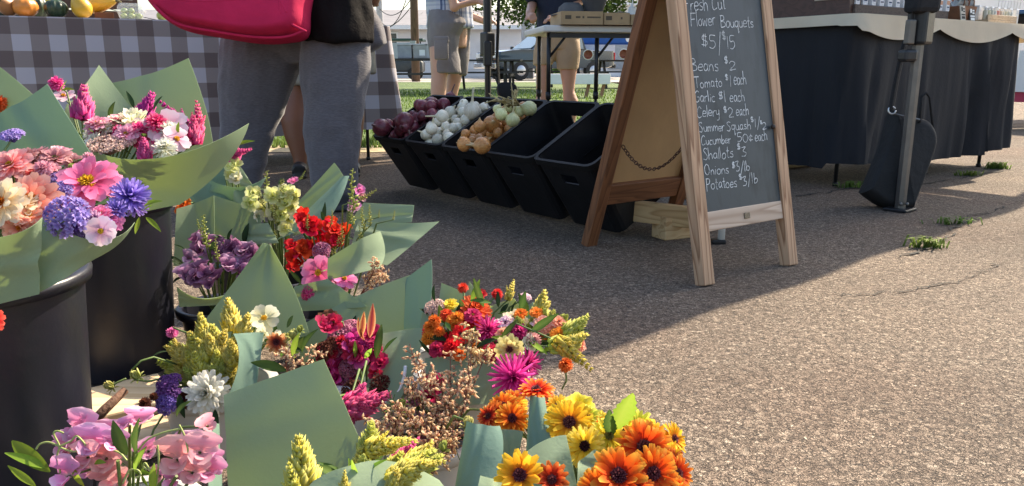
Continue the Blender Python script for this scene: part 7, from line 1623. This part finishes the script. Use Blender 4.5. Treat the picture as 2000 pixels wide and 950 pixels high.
# ---- bouquet 6: yellow celosia, white dahlia
bs7 = pot(430, 790, 1.26, .085, .10, 'pale plastic tub under the white dahlia', BUCKW)
B = Bouquet('bouquet', 'bouquet of yellow celosia and white dahlia against a tall paper point', bs7)
B.sheet((330, 720, 1.28), (604, 650, 1.30), (528, 480, 1.36), (514, 475, 1.36), .03, {'r': (572, 562, 1.34)})
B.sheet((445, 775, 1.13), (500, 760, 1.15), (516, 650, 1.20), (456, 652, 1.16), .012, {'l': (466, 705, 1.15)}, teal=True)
for a in [('fatcelosia', 'ycel', 450, 618, 1.25, 62, (-.1, 1, .1)), ('fatcelosia', 'ycel', 478, 636, 1.23, 50, (.4, .9, .2)), ('fatcelosia', 'ycel', 432, 672, 1.20, 54, (.2, .9, .4)), ('fatcelosia', 'gcel', 402, 690, 1.20, 56, (-.4, .8, .4)), ('fatcelosia', 'ycel', 452, 690, 1.18, 54, (.1, .8, .5)), ('fatcelosia', 'gcel', 360, 690, 1.22, 58, (-.7, .6, .2)), ('fatcelosia', 'gcel', 338, 718, 1.22, 54, (-.9, .3, .3)), ('fatcelosia', 'gcel', 420, 726, 1.18, 54, (.1, .5, .8)), ('fatcelosia', 'gcel', 378, 732, 1.19, 50, (-.3, .5, .7)), ('fatcelosia', 'ycel', 405, 655, 1.22, 46, (-.3, 1, .1)),
          ('cosmos', 'creamy', 516, 622, 1.24, 66, (.1, .55, .8)), ('rudsingle', 'lily', 540, 668, 1.20, 48, (.2, -.1, .9)), ('dahlia', 'white', 404, 770, 1.14, 96, (.0, .25, 1)), ('cluster', 'purple', 330, 772, 1.15, 58, (-.2, .2, .9)), ('cluster', 'violet', 325, 790, 1.14, 44, (-.2, .1, .9)), ('cluster', 'purple', 322, 748, 1.16, 36, (-.3, .7, .6)), ('globe', 'brown', 283, 788, 1.12, 26, (-.4, .4, .7)), ('globe', 'brown', 300, 775, 1.13, 18, (-.4, .4, .7)), ('globe', 'brown', 395, 640, 1.26, 30, (-.2, .8, .4)),
          ('globe', 'pink', 336, 650, 1.28, 25, (-.3, -.1, .8)), ('bud', 'ybud', 211, 752, 1.14, 30, (-.3, .5, .6)), ('bud', 'ybud', 262, 730, 1.14, 34, (-.2, .6, .6)), ('bud', 'ybud', 572, 650, 1.2, 30, (.2, .8, .5)), ('bud', 'gbud', 586, 640, 1.2, 22, (.2, .8, .5))]: B.head(*a, stem=a[0] != 'bud' and not (a[1] in ('pink', 'brown')))
for pts in ([(211, 760, 1.14), (228, 748, 1.15), (246, 740, 1.15)], [(258, 722, 1.14), (276, 705, 1.15), (300, 698, 1.16), (345, 712, 1.19)], [(262, 742, 1.14), (290, 745, 1.15), (340, 735, 1.18)], [(338, 640, 1.28), (352, 646, 1.27), (395, 660, 1.24)], [(284, 795, 1.12), (272, 840, 1.12), (262, 880, 1.1)], [(326, 800, 1.14), (300, 840, 1.13), (285, 880, 1.1)]):
    MB().tube([P(*p) for p in pts], .0016, 5).obj('stem', STEM, B.t, smooth=True)
for (x, y, D, L, d, c) in ((560, 725, 1.14, 72, (-.95, .3, .2), 'leaf'), (590, 690, 1.16, 60, (.5, .85, .2), 'leaf'), (575, 700, 1.16, 56, (.2, .9, .3), 'lleaf'), (560, 640, 1.22, 40, (.7, .6, .2), 'dleaf'), (350, 770, 1.14, 50, (.3, -.8, .3), 'dleaf'), (420, 800, 1.13, 46, (.2, -.8, .4), 'dleaf')): B.leaf(x, y, D, L, d, c, .32)
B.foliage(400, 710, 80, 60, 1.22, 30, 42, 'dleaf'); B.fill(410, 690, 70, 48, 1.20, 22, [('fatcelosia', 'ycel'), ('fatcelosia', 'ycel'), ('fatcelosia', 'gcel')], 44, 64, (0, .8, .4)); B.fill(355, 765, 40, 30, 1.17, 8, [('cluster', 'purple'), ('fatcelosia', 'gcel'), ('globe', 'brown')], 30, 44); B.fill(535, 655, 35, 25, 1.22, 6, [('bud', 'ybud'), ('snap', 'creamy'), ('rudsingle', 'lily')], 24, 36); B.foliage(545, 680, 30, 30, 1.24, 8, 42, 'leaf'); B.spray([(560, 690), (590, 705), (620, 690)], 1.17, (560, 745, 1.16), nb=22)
# ---- bouquet 7: burgundy and crimson
bs8 = pot(720, 770, 1.30, .085, .11, 'white plastic pail with wire handle under the crimson flowers', mat('white_pail', (.7, .7, .69), .4))
B = Bouquet('bouquet', 'bouquet of burgundy and crimson flowers before broad sage paper', bs8)
B.sheet((590, 740, 1.34), (792, 760, 1.28), (800, 538, 1.38), (582, 640, 1.36), .03, {'t': (690, 582, 1.38), 'r': (806, 640, 1.33)})
B.sheet((786, 760, 1.26), (806, 700, 1.26), (843, 507, 1.36), (792, 545, 1.38), .0, {'r': (838, 610, 1.30)}, teal=True)
B.sheet((690, 775, 1.18), (772, 795, 1.14), (826, 640, 1.22), (724, 656, 1.26), .02, {'r': (812, 715, 1.17)})
B.snaps([(640, 626), (690, 690), (668, 740), (700, 745), (735, 715), (725, 735), (690, 720), (710, 700), (665, 715), (745, 745)], 'crimson', 1.22, 32)
for a in [('cluster', 'stat', 668, 660, 1.24, 58, (0, .6, .8)), ('cluster', 'stat', 650, 680, 1.23, 46, (0, .5, .8)), ('cluster', 'stat', 685, 640, 1.26, 40, (.1, .8, .5)), ('snap', 'magenta', 690, 672, 1.21, 40, (0, .4, .9)), ('snap', 'hot', 700, 700, 1.2, 38, (.1, .3, .9)), ('cluster', 'magenta', 715, 670, 1.22, 46, (.2, .6, .7)), ('snap', 'brown', 640, 618, 1.26, 36, (0, .8, .5)), ('cluster', 'brown', 745, 755, 1.18, 46, (.3, .3, .8)), ('cluster', 'brown', 690, 765, 1.18, 46, (0, .3, .9)),
          ('fatcelosia', 'hot', 690, 800, 1.03, 70, (-.2, -.75, .5)), ('fatcelosia', 'hot', 715, 788, 1.03, 86, (.95, .35, .2)), ('fatcelosia', 'hot', 700, 775, 1.05, 60, (.2, .8, .4)), ('celosia', 'magenta', 672, 815, 1.02, 60, (-.3, -.9, .2))]: B.head(*a)
for (x, y, d, L, c) in ((705, 660, (-.05, 1, .1), 62, 'lily'), (722, 660, (.1, 1, .1), 70, 'lily'), (712, 665, (-.3, 1, .2), 48, 'lily'), (735, 700, (.15, 1, .1), 70, 'leaf'), (748, 690, (.6, .6, .1), 44, 'leaf'), (695, 700, (.3, .6, .6), 40, 'lleaf'), (712, 700, (.5, .7, .3), 44, 'lleaf')): B.leaf(x, y, 1.2, L, d, c, .26)
B.foliage(690, 710, 60, 60, 1.25, 28, 40, 'dleaf'); B.fill(690, 700, 62, 62, 1.225, 26, [('snap', 'crimson'), ('cluster', 'stat'), ('snap', 'magenta'), ('cluster', 'brown'), ('globe', 'crimson')], 28, 44)
MB().tube([P(x, y, 1.16) for x, y in ((742, 790), (768, 782), (782, 760), (790, 735), (792, 715))], .0026, 6).obj('wire_handle', WHM, B.t, smooth=True)
# ---- bouquet 8: front paper with yellow plumes
bs9 = pot(600, 990, .98, .08, .07, 'pale low tub under the front paper sheet', BUCKW)
B = Bouquet('bouquet', 'bouquet of yellow celosia plumes before one big square paper sheet', bs9)
B.sheet((450, 1010, .96), (745, 950, .93), (632, 702, 1.00), (437, 772, .98), .02, {'l': (442, 890, .965)})
B.sheet((408, 1000, .88), (436, 1000, .92), (428, 828, .96), (404, 826, .92), .0, teal=True)
B.sheet((550, 1010, .78), (900, 1000, .78), (858, 938, .82), (612, 940, .80), -.02, {'t': (735, 900, .82)})
for a in [('fatcelosia', 'ycel', 592, 905, .82, 104, (.05, 1, .1)), ('celosia', 'ycel', 572, 940, .80, 70, (-.2, 1, .1)), ('fatcelosia', 'gcel', 722, 862, .87, 74, (.2, .9, .3)), ('celosia', 'ycel', 760, 866, .85, 100, (.9, .35, .2)), ('fatcelosia', 'ycel', 795, 922, .80, 86, (.75, .5, .3)), ('celosia', 'ycel', 825, 908, .80, 80, (.95, .2, .2)), ('fatcelosia', 'ycel', 770, 945, .79, 60, (.1, .9, .3)), ('celosia', 'ycel', 672, 945, .79, 50, (-.1, 1, .2)), ('celosia', 'hot', 795, 880, .90, 64, (.75, .6, .1)), ('fatcelosia', 'hot', 780, 895, .90, 44, (.5, .7, .2))]: B.head(*a, stem=False)
for (x, y, d, L) in ((690, 960, (-.15, 1, .1), 70), (700, 950, (.15, 1, .2), 80), (705, 940, (.6, .8, .2), 60), (680, 960, (.3, .9, .2), 60), (715, 925, (.8, .5, .3), 60)): B.leaf(x, y, .82, L, d, 'lleaf', .22)
B.foliage(700, 930, 90, 30, .90, 12, 50); B.fill(770, 905, 70, 30, .85, 9, [('fatcelosia', 'ycel'), ('fatcelosia', 'gcel')], 54, 76, (.4, .7, .3), False)
# ---- bouquet 9: airy cream sprays
bs10 = pot(830, 900, 1.10, .07, .09, 'low pale tub in the middle of the flower stand', BUCKW)
B = Bouquet('bouquet', 'airy bouquet of cream and pink bell sprays on dark red stems', bs10)
B.spray([(800, 672), (815, 700), (830, 740), (862, 730), (905, 745), (880, 690), (795, 740), (812, 770), (840, 790), (870, 770), (918, 735), (890, 760)], 1.04, (875, 900, 1.05), nb=26, size=.0040)
B.spray([(770, 820), (750, 850), (790, 800), (830, 830), (850, 850), (880, 830), (805, 850), (740, 830), (900, 800), (770, 790), (860, 810)], 1.0, (840, 930, 1.02), nb=28, size=.0040)
B.spray([(745, 800), (720, 830), (760, 860), (890, 870), (870, 890), (905, 850)], .98, (815, 950, 1.0), nb=26, size=.0038); B.fill(800, 830, 70, 50, 1.03, 10, [('cluster', 'stat'), ('bud', 'gbud'), ('snap', 'crimson')], 20, 30)
for a in [('bud', 'gbud', 865, 870, .96, 30, (0, .9, .3)), ('bud', 'ybud', 948, 800, 1.0, 26, (0, .9, .3)), ('bud', 'gbud', 790, 810, 1.0, 26, (0, .8, .5)), ('bud', 'ybud', 915, 822, .93, 36, (.2, .9, .3)), ('snap', 'crimson', 850, 750, 1.08, 40, (0, .5, .8)), ('snap', 'crimson', 840, 770, 1.08, 36, (0, .5, .8))]: B.head(*a)
B.foliage(820, 850, 70, 50, 1.06, 26, 46, 'dleaf'); B.foliage(800, 810, 50, 50, 1.05, 14, 30, 'leaf')
for k in range(30):
    x, y = rf.uniform(740, 890), rf.uniform(760, 890); MB().tube([P(x, y, 1.02), P(x + rf.gauss(0, 14), y + 60, 1.04)], .0007, 4).obj('stem', STEM, B.t)
# ---- bouquet 10: mixed hot colours in the white bucket
wb_ = P(912, 772, 1.24); WBc = Vector((wb_.x, wb_.y, 0))
bucket(WBc, .085, .098, .14, BUCKW, 'pale plastic bucket holding the mixed orange and red bouquet')
B = Bouquet('bouquet', 'mixed bouquet of red, orange and magenta flowers in a pale bucket', WBc + Vector((0, 0, .05)))
S = lambda *a, **k: B.sheet(*a, **k)
S((850, 640, 1.30), (905, 630, 1.29), (908, 573, 1.31), (862, 553, 1.32), .015); S((890, 630, 1.27), (945, 625, 1.26), (943, 586, 1.28), (917, 550, 1.30), .01); S((945, 660, 1.26), (1018, 650, 1.24), (1004, 583, 1.28), (948, 602, 1.28), .02, mids={'r': (1020, 615, 1.26)})
S((1022, 650, 1.24), (1045, 650, 1.22), (1042, 590, 1.26), (1027, 600, 1.26), .0, teal=True); S((815, 680, 1.22), (870, 660, 1.2), (864, 628, 1.22), (824, 610, 1.24), .01); S((840, 790, 1.12), (940, 790, 1.09), (930, 690, 1.14), (830, 700, 1.16), -.02); S((925, 790, 1.09), (1010, 780, 1.12), (1030, 690, 1.16), (935, 690, 1.14), -.02)
for a in [('globe', 'scarlet', 904, 563, 1.27, 23, (0, .8, .5)), ('globe', 'scarlet', 971, 575, 1.26, 25, (0, .8, .5)), ('snap', 'scarlet', 938, 574, 1.27, 26, (0, .7, .6)), ('zinnia', 'yellow', 879, 596, 1.24, 38, (-.1, .8, .5)), ('cluster', 'yarrow', 850, 602, 1.24, 44, (-.2, .8, .5)), ('dahlia', 'scarlet', 928, 606, 1.21, 70, (.35, .55, .75)), ('snap', 'scarlet', 905, 628, 1.19, 50, (0, .5, .8)), ('globe', 'scarlet', 872, 616, 1.2, 28, (0, .6, .8)), ('globe', 'orange', 842, 640, 1.17, 32, (-.3, .6, .7)), ('globe', 'orange', 836, 662, 1.16, 30, (-.4, .4, .8)), ('globe', 'orange', 858, 648, 1.16, 24, (-.2, .5, .8)), ('zinnia', 'red', 900, 654, 1.15, 48, (0, .5, .85), 'discr'), ('globe', 'red', 884, 678, 1.13, 40, (0, .4, .9)), ('zinnia', 'crimson', 852, 683, 1.14, 36, (-.2, .3, .9), 'discr'), ('zinnia', 'orange', 897, 692, 1.12, 32, (.1, .2, .9), 'discr'), ('globe', 'scarlet', 902, 640, 1.16, 26, (0, .5, .9)), ('globe', 'orange', 890, 634, 1.18, 26, (0, .6, .8)),
          ('cactus', 'magenta', 954, 645, 1.16, 66, (0, .4, .9)), ('globe', 'magenta', 1013, 648, 1.15, 38, (.1, .5, .85)), ('zinnia', 'cream', 1005, 626, 1.18, 58, (0, .75, .6), 'discr'), ('zinnia', 'palepink', 988, 632, 1.17, 44, (-.3, .7, .6), 'discr'), ('zinnial', 'olivez', 995, 683, 1.09, 64, (.0, .12, 1), 'discr'), ('cactus', 'magenta', 1002, 738, 1.06, 104, (.1, -.1, 1)), ('cactus', 'magenta', 1030, 712, 1.09, 70, (.5, .2, .8)),
          ('celosia', 'ycel', 998, 568, 1.26, 42, (.35, 1, .1)), ('fatcelosia', 'ycel', 1058, 596, 1.2, 52, (.35, .9, .2)), ('fatcelosia', 'gcel', 1076, 622, 1.17, 38, (.3, .8, .4)), ('fatcelosia', 'gcel', 1125, 640, 1.13, 58, (.8, .6, .2)), ('fatcelosia', 'gcel', 1098, 672, 1.11, 56, (.9, .25, .3)), ('celosia', 'ycel', 1118, 688, 1.10, 90, (.85, -.55, .2)), ('fatcelosia', 'ycel', 1120, 668, 1.11, 56, (.6, .6, .3)),
          ('zinnia', 'coral', 1062, 635, 1.15, 44, (.1, .5, .85), 'discr'), ('zinnia', 'coral', 1090, 630, 1.15, 38, (.4, .6, .6), 'discr'), ('zinnia', 'orange', 1090, 655, 1.13, 38, (.3, .3, .9), 'discr'), ('zinnia', 'coral', 1134, 674, 1.12, 34, (.8, .2, .5), 'discr'), ('globe', 'orange', 1105, 713, 1.08, 32, (.1, .8, .4)), ('cluster', 'palepink', 1025, 582, 1.26, 27, (.1, .9, .3)), ('zinnia', 'crimson', 960, 690, 1.13, 44, (0, .2, .9), 'discr'), ('aster', 'dusty', 1040, 665, 1.13, 40, (.2, .4, .9)), ('snap', 'creamy', 1035, 670, 1.12, 30, (.2, .4, .9))]: B.head(*a, stem=a[2:4] not in ((1105, 713),))
MB().tube([P(1105, 722, 1.08), P(1106, 745, 1.09), P(1098, 760, 1.10)], .0014, 5).obj('stem', STEM, B.t)
for (x, y, d, L, c) in ((920, 590, (.35, .9, .1), 50, 'lleaf'), (945, 600, (-.3, .9, .1), 62, 'leaf'), (960, 592, (-.95, .1, .3), 46, 'leaf'), (980, 660, (.6, .75, .2), 50, 'leaf'), (1000, 665, (-.95, .15, .3), 44, 'lleaf'), (1028, 660, (.55, -.8, .3), 60, 'lleaf'), (1036, 650, (.8, .55, .2), 70, 'leaf'), (1060, 690, (.75, .6, .2), 48, 'lleaf'), (870, 630, (.5, -.5, .6), 40, 'leaf'), (930, 680, (.8, .5, .3), 50, 'dleaf'), (885, 705, (.9, .45, .2), 50, 'leaf'), (850, 590, (-.1, 1, .1), 36, 'dleaf'), (1120, 648, (.9, .1, .3), 34, 'dleaf'), (1040, 710, (-.3, .8, .3), 50, 'dleaf')): B.leaf(x, y, 1.13, L, d, c, .26)
B.foliage(960, 650, 120, 55, 1.20, 60, 44); B.fill(900, 650, 70, 55, 1.17, 22, [('globe', 'scarlet'), ('globe', 'orange'), ('zinnia', 'red'), ('zinnia', 'crimson'), ('zinnia', 'orange')], 26, 42); B.fill(1040, 650, 80, 45, 1.16, 20, [('zinnia', 'coral'), ('fatcelosia', 'gcel'), ('zinnia', 'orange'), ('globe', 'magenta'), ('zinnia', 'palepink')], 28, 42); B.foliage(920, 690, 80, 40, 1.14, 22, 40, 'dleaf')
B.spray([(905, 640), (920, 655), (935, 690), (950, 690)], 1.08, (905, 800, 1.05), nb=26, size=.0042)
# ---- bouquet 11: rudbeckias
bs11 = pot(1130, 960, .98, .08, .08, 'low pale tub under the orange rudbeckias', BUCKW)
B = Bouquet('bouquet', 'bouquet of orange and yellow rudbeckias with crumpled sage paper', bs11)
B.sheet((880, 1000, .84), (960, 960, .82), (976, 832, .89), (912, 822, .91), -.02, {'r': (982, 885, .85)}, teal=True)
B.sheet((975, 960, .90), (1005, 930, .91), (1022, 843, .95), (974, 842, .95), .015); B.sheet((1026, 900, .91), (1078, 880, .90), (1064, 776, .95), (1036, 770, .96), -.012, {'t': (1048, 776, .94)}, teal=True); B.sheet((1052, 840, .96), (1085, 850, .95), (1072, 796, .97), (1052, 772, .98), .0, teal=True)
B.sheet((990, 1000, .82), (1138, 1000, .81), (1106, 851, .87), (1012, 905, .84), .012, {'t': (1052, 866, .86)}); B.sheet((1125, 980, .80), (1195, 960, .80), (1163, 879, .84), (1129, 908, .83), .01, {'r': (1188, 908, .82)}); B.sheet((925, 990, .76), (1000, 990, .76), (990, 937, .79), (938, 930, .79), -.01)
for a in [('rudbeckia', 'orudb', 1047, 764, .97, 82, (.0, .97, .22)), ('rudbeckia', 'orudb', 983, 795, 1.0, 70, (-.2, .7, .6)), ('rudbeckia', 'yrudb', 1005, 790, 1.01, 60, (.1, .8, .4)), ('rudbeckia', 'orudb', 1000, 818, .98, 74, (.1, .45, .85)), ('rudbeckia', 'rust', 966, 808, .99, 56, (-.4, .5, .7)), ('rudbeckia', 'orudb', 1070, 785, 1.0, 50, (.3, .8, .4)),
          ('rudbeckia', 'yrudb', 1112, 826, .92, 104, (-.05, .42, .9)), ('zinnial', 'yellow', 1130, 795, .97, 74, (.1, .75, .6)), ('rudbeckia', 'yellow', 1142, 872, .88, 88, (-.1, .3, .95), 'discb'), ('rudbeckia', 'yellow', 1188, 852, .90, 84, (.3, .5, .8), 'discg'), ('rudbeckia', 'lime', 1160, 830, .94, 70, (.1, .6, .7), 'discg'), ('rudbeckia', 'yellow', 1090, 795, .97, 60, (-.2, .8, .5)), ('rudbeckia', 'lime', 1245, 832, .94, 84, (.2, .7, .6), 'discg'), ('rudbeckia', 'yrudb', 1275, 850, .93, 76, (.4, .6, .6)),
          ('rudbeckia', 'orudb', 1257, 874, .88, 118, (.0, .4, .9)), ('rudbeckia', 'rust', 1300, 880, .91, 80, (.5, .45, .7)), ('rudbeckia', 'orudb', 1275, 925, .84, 116, (.1, .3, .95)), ('rudsingle', 'orudb', 1208, 932, .80, 124, (-.1, .62, .75)), ('rudbeckia', 'orudb', 1322, 925, .87, 84, (.6, .3, .7)), ('rudbeckia', 'rust', 1240, 955, .82, 80, (0, .3, .9)), ('rudbeckia', 'orudb', 1165, 955, .80, 90, (-.3, .4, .8)), ('rudbeckia', 'orudb', 1310, 960, .84, 80, (.4, .1, .9)),
          ('rudsingle', 'yrudb', 1016, 930, .78, 104, (-.15, .55, .8)), ('rudsingle', 'rust', 1078, 938, .78, 74, (.0, .55, .8))]: B.head(*a)
B.leaf(1200, 840, .90, 98, (.24, .97, .05), 'lleaf', .52, Vector((.2, -1, .2)), .12, 2); B.leaf(1195, 850, .90, 60, (-.1, .95, .3), 'leaf', .5, Vector((-.4, -1, .4)), .1, 0)
for (x, y, d, L) in ((1200, 905, (.9, .3, .3), 50), (1215, 900, (.6, .2, .7), 44), (1170, 900, (.5, .3, .7), 44), (1060, 925, (.1, 1, .1), 40)): B.leaf(x, y, .88, L, d, 'leaf', .34)
B.foliage(1180, 880, 120, 60, .95, 40, 50, 'dleaf'); B.fill(1140, 845, 75, 45, .94, 9, [('rudbeckia', 'yellow'), ('rudbeckia', 'yrudb'), ('rudbeckia', 'lime')], 56, 78); B.fill(1215, 850, 60, 35, .925, 8, [('rudbeckia', 'lime'), ('rudbeckia', 'yellow'), ('rudbeckia', 'orudb')], 54, 74); B.fill(1290, 895, 40, 50, .90, 7, [('rudbeckia', 'rust'), ('rudbeckia', 'orudb'), ('rudbeckia', 'yrudb')], 56, 74, (.4, .4, .7)); B.fill(1270, 900, 60, 45, .90, 10, [('rudbeckia', 'orudb'), ('rudbeckia', 'rust'), ('rudbeckia', 'orudb')], 70, 96); B.fill(985, 805, 36, 22, 1.0, 5, [('rudbeckia', 'orudb'), ('rudbeckia', 'rust')], 50, 66); B.foliage(1000, 820, 40, 25, 1.02, 10, 36)
# ---- bouquet 12: sweet peas
bs12 = pot(250, 1010, .92, .08, .08, 'low pale tub under the pink sweet peas', BUCKW)
B = Bouquet('bouquet', 'loose bunch of pink sweet peas with curling tendrils', bs12)
for (px, py, s_, c, d) in ((152, 842, 76, 'peas', (-.3, .4, .85)), (178, 868, 70, 'peas', (.2, .3, .9)), (205, 898, 74, 'peas2', (.1, .1, .95)), (168, 895, 60, 'peas2', (-.2, .1, .9)), (128, 932, 76, 'peas', (-.4, .2, .85)), (215, 935, 64, 'peas2', (.2, 0, .95)), (272, 822, 58, 'peas', (.2, .7, .6)), (245, 832, 36, 'peas', (-.3, .5, .7)), (222, 868, 50, 'peas', (.3, .4, .8)), (290, 882, 46, 'peas', (.3, .3, .9)), (345, 900, 84, 'peas2', (.0, .2, .95)), (392, 885, 70, 'peas2', (.4, .2, .85)), (407, 832, 42, 'peas2', (.5, .5, .6)), (338, 940, 54, 'peas', (-.1, 0, .95)), (375, 925, 60, 'peas2', (.2, .1, .95)), (312, 930, 40, 'peas2', (-.2, .2, .9)), (240, 940, 44, 'peas2', (0, 0, 1))): B.head('pea', c, px, py, .84 + rf.uniform(-.02, .03), s_, d)
for (x, y, d, L, c, w) in ((98, 922, (-.75, .65, .1), 108, 'lleaf', .30), (95, 915, (-.9, .4, .2), 84, 'lleaf', .24), (70, 950, (-.6, .6, .2), 66, 'lleaf', .24), (248, 890, (-.35, .95, .1), 76, 'leaf', .36), (270, 895, (.15, .98, .1), 84, 'leaf', .32), (262, 920, (.5, .8, .1), 60, 'lleaf', .3), (300, 960, (.1, 1, .1), 60, 'lleaf', .3), (165, 950, (-.3, .9, .2), 52, 'lleaf', .3), (185, 905, (.8, .2, .5), 36, 'lleaf', .36), (345, 815, (.5, .8, .2), 46, 'leaf', .36)): B.leaf(x, y, .83, L, d, c, w)
for pts in ([(118, 925), (112, 890), (116, 872), (105, 848), (112, 842), (124, 846)], [(116, 872), (95, 864), (78, 868), (70, 878)], [(116, 872), (138, 862), (150, 852), (168, 870)], [(116, 874), (140, 882), (155, 880)], [(248, 900), (235, 886), (222, 880)], [(270, 880), (290, 858), (320, 845), (352, 838)], [(240, 945), (252, 920), (268, 918), (275, 928), (265, 934)], [(305, 950), (310, 905), (308, 870)], [(350, 830), (362, 855), (368, 885)], [(296, 925), (284, 905), (280, 912), (288, 918)]):
    MB().tube([P(q.x, q.y, .83) for q in cat([Vector((a, b, 0)) for a, b in pts])], .0011, 5).obj('tendril', mat('pea_tendril', (.30, .34, .10), .5, .1, 20), B.t, smooth=True)
for x, y, x2, y2 in ((118, 925, 130, 990), (230, 900, 240, 1000), (345, 930, 300, 1000), (395, 900, 330, 1000)): MB().tube([P(x, y, .84), P(x2, y2, .87)], .002, 5).obj('stem', STEM, B.t)
B.foliage(255, 930, 60, 30, .88, 14, 44, 'lleaf'); B.fill(175, 890, 60, 45, .87, 9, [('pea', 'peas'), ('pea', 'peas2')], 50, 66, (0, .3, .9)); B.fill(370, 905, 45, 40, .87, 8, [('pea', 'peas2'), ('pea', 'peas')], 50, 66, (0, .3, .9))
# ---- pale boards and a brown stick lying on the asphalt
BRD = wood('pale_board', (.66, .50, .32), (.52, .36, .20), 1.0, 0, .6, 10)
def board(a, b, w, h, label, z=0):
    A, Bq = G(*a), G(*b); d = (Bq - A); c = (A + Bq) / 2 + Vector((0, 0, h / 2 + .002 + z)); L = d.length
    o = MB().box(c, (L, w, h), rotz(math.atan2(d.y, d.x)), bev=.004).obj('wood_board', BRD, origin=(A + Bq) / 2); tag(o, label, 'board')
board((60, 838), (330, 775), .15, .022, 'pale pine board in front of the shaded black bucket'); board((170, 912), (405, 830), .11, .022, 'pale pine board beside the sweet peas')
stk = [P(172, 836, 1.18), P(205, 800, 1.2), P(245, 762, 1.23)]; o = MB().tube(stk, [.008, .0075, .006], 8).obj('brown_stick', mat('stick_bark', (.10, .045, .025), .8, .25, 30, .4), smooth=True, origin=stk[0]); tag(o, 'brown woody stick leaning over the pale board', 'stick')
